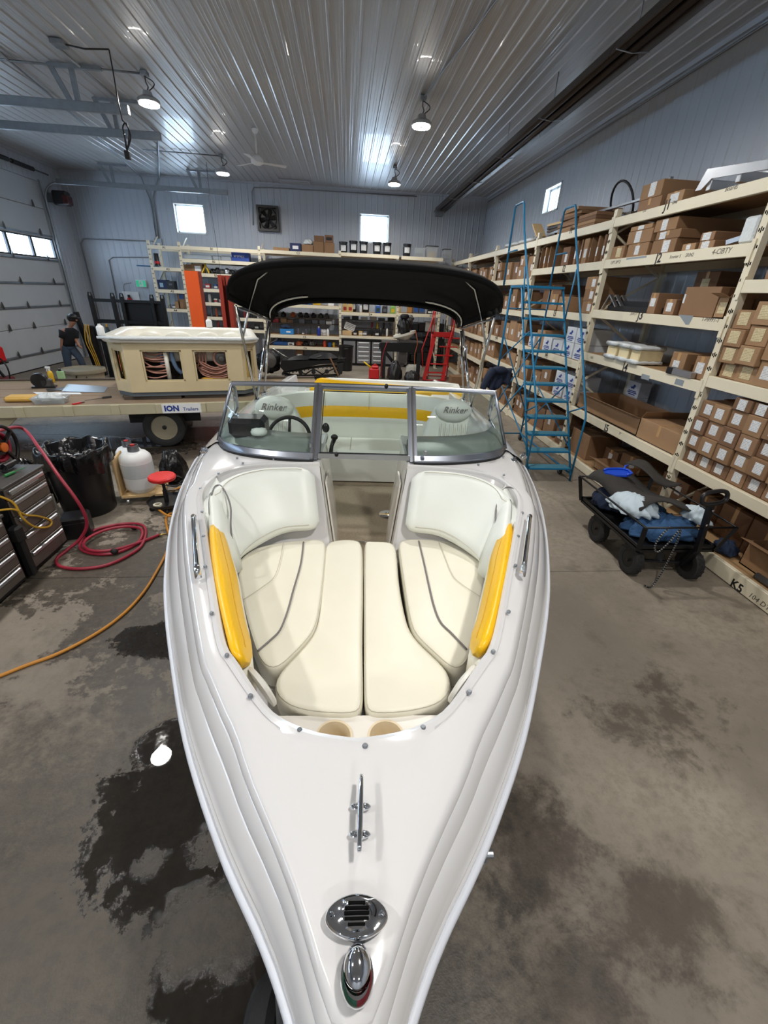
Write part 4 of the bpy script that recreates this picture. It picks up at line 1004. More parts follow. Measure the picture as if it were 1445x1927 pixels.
# ------------------------------------------------------------------ racking along the right wall
XF, XB = 4.05, 5.10
ORD = ['first','second','third','fourth','fifth','sixth','seventh','eighth','ninth','tenth','eleventh','twelfth','thirteenth','fourteenth','fifteenth','sixteenth']
rack = thing('pallet_rack', (XF, 4.66, 0), 0, 'long cream steel rack with slotted uprights along the right wall', 'shelving')
slotm = MB()
for k in range(26):
    z = 0.1+k*0.145
    slotm.box(-0.003,0.004,-0.028,-0.018,z,z+0.028).box(-0.003,0.004,0.018,0.028,z,z+0.028).box(-0.003,0.004,-0.004,0.004,z-0.012,z+0.04)
slot_mesh = mesh_from(slotm, 'upright_slots', False, False); slot_mesh.materials.append(M_slot)
def upright(parent, x, y, ztop, ax='x', slots=True):
    """front post of a rack frame; ax = axis the slots face"""
    q = MB().box(x,x+0.012,y-0.042,y+0.042,0.01,ztop).box(x+0.012,x+0.075,y-0.042,y-0.032,0.01,ztop).box(x+0.012,x+0.075,y+0.032,y+0.042,0.01,ztop) if ax == 'x' else MB().box(x-0.042,x+0.042,y,y+0.012,0.01,ztop).box(x-0.042,x-0.032,y+0.012,y+0.075,0.01,ztop).box(x+0.032,x+0.042,y+0.012,y+0.075,0.01,ztop)
    q.box(x-0.03,x+0.1,y-0.07,y+0.07,0.0,0.012)
    o = obj('upright', q, M_cream, parent)
    if slots:
        s = bpy.data.objects.new('slots', slot_mesh); COL.objects.link(s); s.parent = o; s['kind'] = 'stuff'
        inv = wm(parent).inverted()
        s.matrix_local = inv@Matrix.Translation((x-0.002,y,0)) if ax == 'x' else inv@Matrix.Translation((x,y-0.002,0))@Matrix.Rotation(PI/2,4,'Z')
    return o
UY = [1.86, 4.66, 7.46, 10.36, 13.16, 15.95, 18.6]
for y in UY:
    upright(rack, XF, y, 3.86); upright(rack, XB-0.075, y, 3.86, slots=False)
    q = MB(); z = 0.25; k = 0
    while z < 3.6:
        a, b = (XF+0.07, XB-0.07) if k % 2 == 0 else (XB-0.07, XF+0.07)
        q.beam((a, y, z), (b, y, z+0.55), 0.03, 0.03); z += 0.55; k += 1
    obj('frame_brace', q, M_cream, rack)
def beam(parent, x, y0, y1, ztop, h=0.12):
    o = obj('beam', MB().rbox(x-0.012, x+0.04, y0+0.042, y1-0.042, ztop-h, ztop, 0.004), M_cream, parent)
    for y, s in ((y0, 1), (y1, -1)):
        obj('beam_connector', MB().box(x-0.016, x+0.05, y-0.002 if s > 0 else y-0.044, y+0.044 if s > 0 else y+0.002, ztop-h-0.06, ztop+0.03), M_cream, o)
    return o
SHELF = {'K': [2.87,1.93,0.94,0.18], 'J': [3.745,3.20,2.50,1.85,0.94,0.14], 'I': [3.735,3.19,2.43,1.67,0.94,0.14], 'H': [3.73,3.02,2.36,1.68,1.12,0.14], 'G': [3.73,3.02,2.30,1.55,0.9,0.14], 'F': [3.73,3.0,2.3,1.55,0.9,0.14]}
BAYS = {'K': (1.86,4.66), 'J': (4.66,7.46), 'I': (7.46,10.36), 'H': (10.36,13.16), 'G': (13.16,15.95), 'F': (15.95,18.6)}
BM = {}
for b_, zs in SHELF.items():
    y0, y1 = BAYS[b_]
    for i, z in enumerate(zs):
        BM[b_, i] = beam(rack, XF, y0, y1, z, 0.12 if z > 0.3 else z-0.012); beam(rack, XB-0.03, y0, y1, z)
        obj('shelf_board' if (b_, i) != ('J', 4) else 'wire_deck', MB().box(XF+0.04, XB-0.04, y0+0.05, y1-0.05, z-0.02, z-0.002), M_ply if (b_, i) != ('J',4) else M_mesh, rack)
def btext(body, p, size, m=M_ink, bold=0.0, par=None, x=XF-0.0132, shear=0.0):
    c = onx(p, x); text('lettering', body, size, m, c, (0,-1,0), (0,0,1), par or rack, shear, bold)
for body, p, b_ in (('J1',(1256,386),('J',0)),('J2',(1239,486),('J',1)),('J3',(1205,594),('J',2)),('J4',(1176,692),('J',3)),('J5',(1141,806),('J',4)),('K5',(1386,1103),('K',3)),('I1',(1075,433),('I',0)),('I2',(1061,506),('I',1)),('I3',(1044,590),('I',2)),('I4',(1028,668),('I',3)),('I5',(1013,738),('I',4)),('H2',(949,530),('H',1)),('H3',(942,586),('H',2)),('H4',(934,636),('H',3)),('G3',(882,570),('G',2)),('G4',(884,622),('G',3))):
    btext(body, p, 0.125 if body[0] == 'K' else 0.155, M_ink, 0.003, BM[b_])
for body, p, s_, b_ in (('4-CIBTY',(1357,473),0.075,('J',1)),('SR042',(1297,480),0.055,('J',1)),('Scooter 5',(1270,483),0.05,('J',1)),('UPT SPTY',(1158,494),0.06,('J',1)),('Boards',(1376,354),0.06,('J',0)),('1846',(1269,381),0.05,('J',0)),('170',(1212,397),0.05,('J',0)),('JGMT-7',(1192,591),0.045,('J',2)),('1-P899T-1',(1336,602),0.06,('J',2)),('1021',(1113,673),0.05,('J',3)),('77',(1166,816),0.05,('J',4)),('104 DTX',(1432,1135),0.075,('K',3))):
    btext(body, p, s_, M_marker, 0.0, BM[b_], shear=0.2)
# tape pieces wrapped over the beams
M_ductape = mat('grey_tape', (150,158,162), 0.4, 0.3, 0.1)
def patch(p0, p1, m, par, x=XF-0.0135):
    a, b = onx(p0, x), onx(p1, x); return obj('tape_patch', MB().box(x, x+0.001, min(a.y,b.y), max(a.y,b.y), min(a.z,b.z), max(a.z,b.z)), m, par)
patch((1178,489),(1217,481), M_ductape, BM['J',1]); patch((1208,703),(1220,716), M_ductape, BM['J',3]); patch((1272,712),(1284,727), M_ductape, BM['J',3])
a_, b_, c_, d_2 = onx((1277,592),4.036), onx((1305,594),4.036), onx((1296,611),4.036), onx((1290,611),4.036)
obj('tape_patch', MB().ext([a_,b_,c_,d_2], (0.001,0,0)), M_ductape, BM['J',2])
# ---- cartons
box_cache = {}
def carton_mesh(lx, ly, lz):
    k = (round(lx,2), round(ly,2), round(lz,2))
    if k not in box_cache:
        q = MB().rbox(0, k[0], -k[1]/2, k[1]/2, 0, k[2], 0.006); box_cache[k] = q
    return k
CN = {}
def carton(x, y0, y1, z0, z1, depth, label, ci=0, lab=None, tape=True, group=None, rz=0.0, name='cardboard_box', ax='x', open_=False):
    """front face at x facing the aisle (ax='x') or at y facing the hall (ax='y')"""
    ly = abs(y1-y0); lz = z1-z0; yc = (y0+y1)/2
    q = MB().rbox(0, depth, -ly/2, ly/2, 0, lz, 0.005)
    if open_:
        q = MB().box(0,depth,-ly/2,ly/2,0,0.012).box(0,0.008,-ly/2,ly/2,0,lz).box(depth-0.008,depth,-ly/2,ly/2,0,lz).box(0,depth,-ly/2,-ly/2+0.008,0,lz).box(0,depth,ly/2-0.008,ly/2,0,lz)
    R = rz+(0 if ax == 'x' else PI/2)
    loc = (x, yc, z0) if ax == 'x' else (yc, x, z0)
    o = solo(name, q, CARD[ci % 5], loc, label, 'box', group, rz=R)
    def ch(nm, b, m):
        c = obj(nm, b, m, None); c.parent = o; return c
    if open_:
        f = 0.16
        ch('flap', MB().ext([(0,-ly/2,lz),(0,ly/2,lz),(-f*0.8,ly/2,lz+f*0.25),(-f*0.8,-ly/2,lz+f*0.25)], (0,0,0.005)), CARD[ci % 5])
        ch('flap', MB().ext([(0,-ly/2,lz),(depth,-ly/2,lz),(depth,-ly/2-f*0.5,lz+f*0.7),(0,-ly/2-f*0.5,lz+f*0.7)], (0,0.005,0)), CARD[ci % 5])
    elif tape:
        tw = min(0.05, ly*0.25)
        ch('tape', MB().box(-0.0012, 0.0, -tw/2, tw/2, lz*0.45, lz).box(-0.0012, depth, -tw/2, tw/2, lz, lz+0.0012), M_tape)
    if lab:
        cy, cz, w, h, m = lab    # centre as fraction of the face, size in metres
        yy = (cy-0.5)*ly; zz = cz*lz
        ch('paper_label', MB().box(-0.0028, -0.0005, yy-w/2, yy+w/2, zz-h/2, zz+h/2), m)
    return o
Z8 = lambda u, v: (1100+.23875*u, 300+.23875*v)
ZJ = lambda u, v: (1050+.2734*u, 550+.2734*v)
Z7 = lambda u, v: (850+.24221*u, 350+.24221*v)
def fbox(x, pbl, ptr, z0, depth, label, ci=0, lab=(0.5,0.5,0.1,0.11), lm=None, z1=None, **kw):
    a, b = onx(pbl, x), onx(ptr, x)
    y0, y1 = min(a.y, b.y), max(a.y, b.y); zt = b.z if z1 is None else z1
    if z0 is None: z0 = a.z
    if zt-z0 < 0.04: zt = z0+0.05
    l = None if lab is None else (1-lab[0], lab[1], min(lab[2], (y1-y0)*0.8), min(lab[3], (zt-z0)*0.85), lm or M_label)
    return carton(x, y0, y1, z0, zt, depth, label, ci, l, **kw), zt
# K4: wall of small labelled cartons
zrow = [0.942, 1.108, 1.29, 1.475, 1.66]
ycol = [4.605, 4.40, 4.175, 3.955, 3.735, 3.51, 3.29]
for c in range(6):
    zz = 0.942
    for r in range(5):
        if r == 4 and c < 2: continue
        hgt = [0.168,0.182,0.184,0.184,0.12][r]+(0.012 if (c*3+r*5) % 4 == 0 else 0)
        xo = XF-0.005+0.03*(((c*7+r*3) % 5)-2)/2
        carton(max(xo,XF+0.045) if r == 0 else max(xo,XF-0.01), ycol[c+1]+0.004, ycol[c]-0.004, zz, zz+hgt-0.003, 0.55, 'small white-labelled carton above K5, %s column from the upright, %s row up' % (ORD[c], ORD[r]), (c+r) % 2+(0 if r % 2 else 3) if r != 4 else 3,
               (0.5+0.06*(((c+r*2) % 3)-1), 0.52, 0.098, 0.105, M_label), tape=False, group='small cartons stacked on the lower K shelf')
        zz += hgt
# K3: cartons with cream labels
for c, (y0, y1) in enumerate(((4.335,4.555),(4.085,4.325),(3.84,4.075))):
    hh = [[0.155,0.165,0.17,0.18],[0.17,0.18,0.19,0.21],[0.24,0.3,0.28]][c]; zz = 1.932
    for r, hgt in enumerate(hh):
        carton(XF+0.045-(0.05 if r else 0)-0.02*(c+r) % 0.05, y0, y1, zz, zz+hgt-0.003, 0.5, 'carton on the middle K shelf, %s stack from the upright, %s row up' % (ORD[c], ORD[r]), [0,2,2][c], (0.5,0.55,0.125,0.12,M_label2 if c < 2 else M_label), tape=False, group='cartons on the middle K shelf')
        zz += hgt
carton(XF+0.045, 4.02, 4.46, 2.872, 3.2, 0.6, 'brown carton with wide white label alone on the topmost K shelf in view', 4, (0.42,0.6,0.2,0.13,M_label))
# J1
o, z = fbox(XF+0.05, Z8(425,365), Z8(612,278), 3.747, 0.6, 'lower carton of the pair on top of the rack above J1', 4, None)
fbox(XF+0.05, Z8(440,290), Z8(632,148), z+0.002, 0.75, 'large carton topmost on the rack above J1', 0, (0.55,0.55,0.13,0.16))
fbox(XF+0.05, Z8(645,305), Z8(792,230), 3.747, 0.4, 'small flat carton with a label on top of the rack beside the large carton', 2, (0.5,0.5,0.16,0.09))
# J2
L2 = 'on the J2 shelf'
o, za = fbox(XF+0.045, Z8(200,785), Z8(322,675), 3.202, 0.55, 'low carton at the far left end %s' % L2, 0, (0.6,0.5,0.12,0.12), M_label2)
o, zb = fbox(XF+0.045, Z8(324,770), Z8(510,648), 3.202, 0.6, 'wide carton second from the left at the bottom %s' % L2, 0)
o, zc = fbox(XF+0.045, Z8(514,748), Z8(732,615), 3.202, 0.7, 'wide carton third from the left at the bottom %s' % L2, 1, (0.62,0.5,0.13,0.13))
o, zd = fbox(XF+0.045, Z8(328,668), Z8(545,535), zb+0.002, 0.6, 'carton in the middle of the left stack %s' % L2, 0, (0.45,0.5,0.13,0.14))
o, ze = fbox(XF+0.045, Z8(553,640), Z8(765,540), zc+0.002, 1.0, 'carton in the middle of the right stack %s' % L2, 1, (0.3,0.5,0.12,0.13))
fbox(XF+0.045, Z8(362,560), Z8(560,425), zd+0.002, 0.6, 'topmost carton of the left stack %s' % L2, 2, (0.5,0.5,0.13,0.14), z1=3.585)
fbox(XF+0.045, Z8(556,525), Z8(765,380), ze+0.002, 1.0, 'long carton topmost of the right stack %s' % L2, 0, (0.45,0.5,0.11,0.15), z1=3.60)
fbox(XF+0.05, Z8(760,718), Z8(880,655), 3.202, 0.3, 'tiny orange-brown carton at the front edge %s' % L2, 2, (0.5,0.5,0.07,0.05))
fbox(XF+0.38, Z8(748,700), Z8(835,615), 3.202, 0.5, 'plain carton behind the tiny one %s' % L2, 2, None)
o, zf = fbox(XF+0.05, Z8(890,702), Z8(1030,632), 3.202, 0.5, 'low taped carton at the right end %s' % L2, 0, (0.45,0.5,0.12,0.09))
fbox(XF+0.05, Z8(908,634), Z8(1035,562), zf+0.002, 0.5, 'low taped carton on top of its twin at the right end %s' % L2, 4, (0.45,0.5,0.12,0.09))
# J3
L3 = 'on the J3 shelf'
fbox(XF+0.05, Z8(490,1188), Z8(590,1052), 2.502, 0.45, 'narrow upright carton with white label %s' % L3, 4, (0.5,0.55,0.1,0.1))
fbox(XF+0.05, Z8(618,1195), Z8(728,1103), 2.502, 0.45, 'short narrow carton between two larger ones %s' % L3, 4, (0.5,0.5,0.1,0.1))
carton(XF+0.62, 5.75, 6.15, 2.502, 3.02, 0.3, 'tall dark carton at the back %s' % L3, 3, (0.5,0.7,0.14,0.15,M_label2))
carton(XF+0.05, 4.95, 5.5, 2.502, 2.815, 0.75, 'big plain carton with a strip label at its edge %s' % L3, 1, (0.96,0.6,0.03,0.1,M_label), tape=False)
carton(XF+0.05, 4.79, 4.94, 2.502, 2.71, 0.3, 'torn open tan carton next to the upright %s' % L3, 2, (0.4,0.5,0.1,0.11,M_label2), open_=True)
# J4
fbox(XF+0.05, ZJ(750,545), ZJ(893,425), 1.852, 0.6, 'left one of two cartons at the right end of the J4 shelf', 0, (0.45,0.4,0.11,0.11))
fbox(XF+0.05, ZJ(905,590), ZJ(1048,452), 1.852, 0.6, 'right one of two cartons at the right end of the J4 shelf', 0, (0.5,0.5,0.11,0.12))
# J5
carton(XF+0.06, 5.58, 7.32, 0.942, 1.19, 0.75, 'very long open carton on the wire deck of the J5 shelf', 0, None, open_=True)
carton(XF+0.05, 4.74, 5.56, 0.942, 1.205, 0.6, 'long flat closed carton on the J5 shelf beside the K upright', 2, None)
carton(XF+0.55, 4.78, 5.05, 1.21, 1.46, 0.4, 'lower carton of the pair behind the K upright on the J5 shelf', 3, (0.5,0.5,0.12,0.12,M_label)) if False else None
o = carton(XF+0.64+0.02, 4.74, 5.02, 0.942, 1.33, 0.38, 'lower carton with white label behind the long flat one on the J5 shelf', 3, (0.6,0.8,0.12,0.1,M_label))
carton(XF+0.66, 4.74, 5.02, 1.335, 1.60, 0.38, 'upper carton with white label behind the long flat one on the J5 shelf', 1, (0.6,0.5,0.12,0.12,M_label))
# J6
carton(XF+0.12, 6.75, 7.36, 0.142, 0.56, 0.6, 'large carton at the far end of the lowest J shelf', 1, None)
carton(XF+0.40, 6.30, 6.68, 0.142, 0.42, 0.5, 'brown carton with white label on the lowest J shelf behind the cart', 3, (0.5,0.6,0.1,0.1,M_label))
carton(XF+0.45, 5.80, 6.25, 0.142, 0.47, 0.5, 'tilted brown carton with white label on the lowest J shelf', 1, (0.4,0.6,0.1,0.1,M_label), rz=0.12)
carton(XF+0.10, 5.75, 6.4, 0.142, 0.30, 0.28, 'open low carton at the front edge of the lowest J shelf', 2, None, open_=True)
carton(XF+0.5, 4.85, 5.35, 0.142, 0.5, 0.45, 'brown carton with white label next to the K upright on the lowest J shelf', 3, (0.3,0.6,0.1,0.12,M_label))
# K5: half seen cartons under the small ones
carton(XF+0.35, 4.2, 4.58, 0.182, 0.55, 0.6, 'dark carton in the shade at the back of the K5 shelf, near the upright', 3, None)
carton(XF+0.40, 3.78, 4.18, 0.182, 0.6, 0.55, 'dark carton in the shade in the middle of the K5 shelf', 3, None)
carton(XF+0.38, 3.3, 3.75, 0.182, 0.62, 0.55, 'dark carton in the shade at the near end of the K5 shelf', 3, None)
carton(XF+0.16, 3.02, 3.5, 0.182, 0.46, 0.2, 'torn open carton at the front of the K5 shelf', 0, None, open_=True)
# I2: row of tall narrow cartons, I3, H, G: cartons
prev = None
I2 = [((620,640),(676,447),0),((678,636),(712,440),0),((714,632),(742,432),2),((744,628),(778,424),0),((782,622),(838,412),1),((845,612),(945,384),3),((950,602),(985,374),4),((988,600),(1030,360),1),((1033,598),(1052,352),0),((1056,594),(1110,340),1),((1112,588),(1160,330),1),((1162,582),(1208,322),3)]
for i, (p0, p1, ci) in enumerate(I2):
    fbox(XF+0.06, Z7(*p0), Z7(*p1), 3.192, 0.6, 'tall narrow carton, %s from the left on the I2 shelf' % ORD[i], ci, (0.6,0.42,0.09,0.13), z1=3.57 if i not in (5,) else 3.5, tape=False, group='tall cartons on the I2 shelf')
for i, (p0, p1, zz, ci) in enumerate((((1005,985),(1082,908),2.432,0),((1005,905),(1090,832),2.62,1),((1042,830),(1108,755),2.80,0))):
    a, b = onx(Z7(*p0), XF+0.06), onx(Z7(*p1), XF+0.06)
    carton(XF+0.06, 7.56, 7.95+0.02*i, zz, zz+0.185, 0.5, 'small carton at the near end of the I3 shelf, %s from below' % ORD[i], ci, (0.4,0.5,0.11,0.11,M_label))
carton(XF+0.06, 8.45, 8.9, 2.432, 2.68, 0.5, 'lying tan carton behind the blue ladder on the I3 shelf', 2, (0.5,0.5,0.12,0.1,M_label))
carton(XF+0.08, 9.0, 9.35, 2.432, 2.72, 0.5, 'upright tan carton behind the blue ladder on the I3 shelf', 0, (0.5,0.5,0.12,0.1,M_label))
carton(XF+0.3, 9.4, 10.25, 2.432, 2.9, 0.6, 'wide dark carton at the far end of the I3 shelf', 3, None)
carton(XF+0.3, 7.6, 8.3, 2.99-0.05, 3.05, 0.6, 'flat dark carton lying on the cartons of the I3 shelf', 3, None) if False else None
# white cartons with blue print
M_whitebox = mat('white_carton', (206,212,218), 0.7, 0, 0.06, 5)
def whitebox(x, y0, y1, z0, z1, depth, label):
    ly = y1-y0; lz = z1-z0
    o = solo('white_carton', MB().rbox(0, depth, -ly/2, ly/2, 0, lz, 0.005), M_whitebox, (x, (y0+y1)/2, z0), label, 'box', 'white cartons with blue print')
    q = MB(); s = min(ly, lz)
    pts = [(-0.2,0.62),(-0.05,0.66),(0.02,0.80),(0.16,0.78),(0.2,0.66),(0.1,0.6),(0.14,0.5),(-0.02,0.52),(-0.14,0.5),(-0.22,0.54)]
    q.ext([(-0.0015, -a*s*1.2, b*lz) for a, b in pts], (0.001,0,0))
    for k, wdt in ((0.36,0.3),(0.26,0.36),(0.14,0.26)): q.box(-0.0015, -0.0005, -ly*wdt, ly*wdt, lz*(k-0.035), lz*(k+0.03))
    c = obj('blue_print', q, M_inkblue, None); c.parent = o
    return o
WBX = [(7.56,7.93,1.672,1.93,'at the near end of the I4 shelf, lower one'),(7.56,7.95,1.935,2.19,'at the near end of the I4 shelf, upper one'),(7.98,8.36,1.935-0.263,1.93,'second column of the I4 shelf, lower one'),(7.98,8.33,1.935,2.19,'second column of the I4 shelf, upper one'),(8.42,8.82,1.672,1.92,'third from the near end on the I4 shelf'),(8.88,9.28,1.672,1.93,'fourth from the near end on the I4 shelf'),(9.75,10.05,1.672,1.95,'at the far end of the I4 shelf')]
for (y0,y1,z0,z1,lb) in WBX: whitebox(XF+0.08, y0, y1, z0, z1, 0.45, 'white carton with blue print '+lb)
for (y0,y1,z0,z1,lb) in ((7.56,7.96,0.942,1.17,'bottom of the near stack on the I5 shelf'),(7.56,7.94,1.175,1.40,'top of the near stack on the I5 shelf'),(8.02,8.42,0.942,1.17,'bottom of the second stack on the I5 shelf'),(8.02,8.40,1.175,1.40,'top of the second stack on the I5 shelf')):
    whitebox(XF+0.08, y0, y1, z0, z1, 0.45, 'white carton with blue print '+lb)
for (y0,y1,z0,z1,lb) in ((6.72,7.1,0.942,1.17,'bottom'),(6.72,7.1,1.175,1.37,'middle'),(6.76,7.08,1.375,1.56,'top')):
    whitebox(XF+0.70-0.0, y0, y1, z0 if lb != 'bottom' else 1.0-0.058, z1, 0.28, 'white carton with blue print behind the long open carton on J5, %s of its stack' % lb) if False else None
whitebox(XF+0.83-0.02, 6.85, 7.2, 0.942, 1.2, 0.2, 'white carton with blue print standing behind the long open carton, lower one')
whitebox(XF+0.83-0.02, 6.85, 7.2, 1.205, 1.45, 0.2, 'white carton with blue print standing behind the long open carton, upper one')
rnd = random.Random(11)
def filler(bay, si, y0, y1, zmax, stacks, ci0=0, lbl=''):
    z0 = SHELF[bay][si]+0.002; y = y1; n = 0
    while y > y0+0.15:
        w = rnd.uniform(0.26, 0.5); w = min(w, y-y0)
        if w < 0.14: break
        zz = z0; m = rnd.choice(stacks)
        for r in range(m):
            hgt = rnd.uniform(0.18, 0.3) if m > 1 else rnd.uniform(0.25, 0.5)
            if zz+hgt > zmax-0.03: break
            carton(XF+0.06+rnd.uniform(0,0.05), y-w+0.006, y-0.006, zz, zz+hgt-0.004, 0.55, 'brown carton in bay %s, %s shelf down, %s from the far end%s' % (bay, ORD[si], ORD[min(n,15)], '' if m == 1 else ', %s up' % ORD[r]), rnd.randrange(5), (rnd.uniform(0.3,0.7),rnd.uniform(0.4,0.65),0.1,0.12,M_label) if rnd.random() < 0.7 else None, tape=rnd.random() < 0.4, group='cartons in the far bays of the right rack')
            zz += hgt
        y -= w+rnd.choice((0,0,0.04,0.2)); n += 1
filler('H',1,10.45,13.1,3.58,(1,2)); filler('H',2,10.45,13.1,2.88,(1,1,2)); filler('H',3,10.45,13.1,2.22,(1,)); filler('H',4,10.45,13.1,1.54,(1,)); filler('H',5,10.45,13.1,0.98,(1,2))
filler('G',1,13.25,15.9,3.58,(1,)); filler('G',2,13.25,15.9,2.88,(1,2)); filler('G',3,13.25,15.9,2.16,(1,)); filler('G',4,13.25,15.9,1.41,(1,)); filler('G',5,13.25,15.9,0.76,(1,2))
filler('I',4,8.5,10.3,1.53,(1,)); filler('I',5,7.6,10.3,0.8,(1,)); filler('I',3,9.3,9.7,2.2,(1,)); 
filler('F',2,16.05,17.2,2.86,(1,)); filler('F',3,16.05,17.2,2.16,(1,)); filler('F',1,16.05,17.4,3.58,(1,2))
# ---- odd things on the rack
def plank(name, a, b, w, h, m, label, cat, group=None):
    c = (Vector(a)+Vector(b))/2; c.z -= h/2
    return solo(name, MB().beam(a, b, w, h), m, c, label, cat, group, local=False)
for k, (dx, dz) in enumerate(((0,0),(0.12,0),(0.24,0),(0.06,0.072),(0.18,0.072))):
    plank('dark_rail', (XF+0.2+dx*1.6, 5.95+0.1*k, 2.502+0.036+dz), (XF+0.2+dx*1.6, 7.3, 2.502+0.036+dz), 0.09, 0.07, M_darksteel, 'long dark rail lying on the J3 shelf, %s of the bundle' % ORD[k], 'rail', 'dark rails on the J3 shelf')
for k in range(3):
    q = MB().beam((XF+0.1+0.1*k, 7.2, 2.72), (XF+0.12+0.1*k, 7.0, 2.56), 0.05, 0.02).beam((XF+0.1+0.1*k, 7.2, 2.72), (XF+0.1+0.1*k, 7.34, 2.52), 0.05, 0.02)
    solo('clamp_bracket', q, M_alum, (XF+0.1+0.1*k, 7.2, 2.502), 'shiny folded bracket on the J3 shelf, %s from the aisle' % ORD[k], 'bracket', 'brackets on the J3 shelf', local=False)
for k, (x, z, y0, y1) in enumerate(((4.74,1.952,5.2,7.2),(4.86,1.952,5.0,7.3),(4.80,2.01,4.9,7.1))):
    t = thing('aluminium_rail', (x, (y0+y1)/2, z-0.05), 0, 'perforated aluminium rail on the J4 shelf, %s' % ('the front lower one','the back lower one','the topmost one')[k], 'rail', 'aluminium rails on the J4 shelf')
    obj('rail_body', MB().rbox(x-0.05, x+0.05, y0, y1, z-0.098 if k < 2 else z-0.055, z+0.0 if k < 2 else z+0.05, 0.004), M_alum, t)
    obj('end_cap', MB().rbox(x-0.052, x+0.052, y0-0.08, y0, z-0.098 if k < 2 else z-0.057, z if k < 2 else z+0.052, 0.006), M_blackplastic, t)
for k, (y0, y1) in enumerate(((6.45,6.73),(6.15,6.42),(5.88,6.12))):
    t = thing('foam_wrapped_post', (XF+0.3, (y0+y1)/2, 1.852), 0, 'cream beam wrapped in bubble wrap on the J4 shelf, %s from the left' % ORD[k], 'beam', 'wrapped beams on the J4 shelf')
    obj('cream_beam', MB().rbox(XF-0.02, XF+0.33, y0+0.02, y1-0.02, 1.90, 2.04, 0.01), M_foam, t)
    for z in (1.884, 2.068):
        q = MB(); rg = []
        for i in range(7):
            x = XF-0.05+i*0.065; e = 1.0 if i % 2 == 0 else 0.88
            rg.append([Vector((x, (y0+y1)/2+((y1-y0)/2*e)*math.copysign(abs(math.cos(a))**0.5, math.cos(a)), z+0.03*math.copysign(abs(math.sin(a))**0.6, math.sin(a))*e)) for a in [2*PI*j/16 for j in range(16)]])
        obj('bubble_wrap', q.loft(rg, True, True, True), M_bubble, t, True)
q = MB().rbox(XF-0.1, XF+0.06, 5.12, 5.22, 1.856, 1.92, 0.004)
t = thing('square_tube', (XF, 5.05, 1.852), 0, 'square aluminium tube with black end poking over the J4 beam', 'tube')
obj('tube_body', MB().rbox(XF-0.03, XF+0.04, 4.86, 5.18, 1.854, 1.925, 0.004), M_alum, t); obj('end_cap', MB().rbox(XF-0.034, XF+0.044, 5.18, 5.28, 1.852, 1.929, 0.004), M_blackplastic, t)
# metal brackets in plastic at the right end of J2 and the aluminium cradle on top
for k in range(4):
    plank('channel_section', (XF+0.1+0.12*k, 5.16-0.03*k, 3.24+0.05*k), (XF+0.3+0.1*k, 4.78, 3.36+0.05*k), 0.09, 0.045, M_alum, 'aluminium channel leaning at the right end of the J2 shelf, %s from below' % ORD[k], 'channel', 'channels on the J2 shelf')
solo('plastic_sleeve', MB().rbox(-0.05, 0.06, -0.09, 0.09, 0, 0.24, 0.02), M_bubble, (XF+0.08, 4.86, 3.204), 'cloudy plastic sleeve round the channels at the right end of J2', 'plastic wrap')
t = thing('aluminium_cradle', (XF+0.3, 5.3, 3.747), 0, 'bent aluminium cradle frame lying on top of the rack near the camera', 'metal frame')
c0 = [onx(Z8(u, v), XF+0.08) for u, v in ((870,250),(968,75),(1445,0),(1445,75),(1000,150),(915,240))]
obj('side_plate', MB().ext(c0, (0.02,0,0)), M_alum, t); 
obj('side_plate', MB().ext([p+Vector((0.6,0,0)) for p in c0], (0.02,0,0)), M_alum, t)
for k in range(4): obj('cross_member', MB().rbox(XF+0.1, XF+0.68, 5.72-0.42*k, 5.78-0.42*k, 3.80, 3.90, 0.006), M_alum, t)
0 and solo('folded_tarp', MB().ell((0,0,0.07), 0.35, 0.5, 0.08), M_fabricblk, (XF+0.45, 5.1, 3.20+0.002), 'dark bundle pushed to the back of the J2 shelf', 'bundle', smooth=True)
# on top of bay I: flattened cartons, boards, steering wheel, posts
for k in range(7):
    solo('flat_carton', MB().rbox(0, 0.8, -0.35-0.02*(k % 3), 0.3+0.03*(k % 2), 0, 0.05, 0.004), CARD[(k*2) % 5], (XF+0.03+0.03*(k % 2), 9.25-0.02*k, 3.737+0.052*k), 'flat carton in the pile on top of bay I, %s from below' % ORD[k], 'box', 'flat cartons on top of bay I', rz=0.05*((k % 3)-1))
for k in range(4):
    solo('flat_carton', MB().rbox(0, 0.7, -0.3, 0.3, 0, 0.05, 0.004), CARD[(k+1) % 5], (XF+0.05, 8.45, 3.737+0.052*k), 'flat carton in the nearer pile on top of bay I, %s from below' % ORD[k], 'box', 'flat cartons on top of bay I')
for k in range(5):
    z = 3.737+0.06*k+0.03
    plank('dark_board', (XF+0.15+0.06*k, 9.62, z), (XF+0.3, 10.35+0.03*k, z), 0.22, 0.04, (M_darksteel, M_galv, M_wood2, M_darksteel, M_pine)[k], ('dark board','grey strip','brown board','black board','long pale plank')[k]+' in the pile on top of the rack behind the left ladder rail', 'board', 'boards on top of bay I')
plank('leaning_plank', (XF+0.1, 10.45, 3.8), (XF+0.15, 10.95, 4.08), 0.2, 0.03, M_pine, 'short plank propped at a slant on top of the rack', 'plank')
solo('bent_tube', MB().torus(0.33, 0.018, (0,0,0.34), rotM('Y', 70), 28, 8), M_darksteel, (XF+0.55, 8.35, 3.737), 'dark bent tube hoop standing on top of the rack near the window', 'tube', smooth=True)
for k, y in enumerate((7.95, 7.62)):
    plank('angle_post', (XF+0.8, y, 3.737), (XF+0.8, y, 4.28+0.04*k), 0.1, 0.05, M_galv, 'short grey post standing on top of the rack, %s' % ('the left one','the right one')[k], 'post', 'posts on top of bay I')
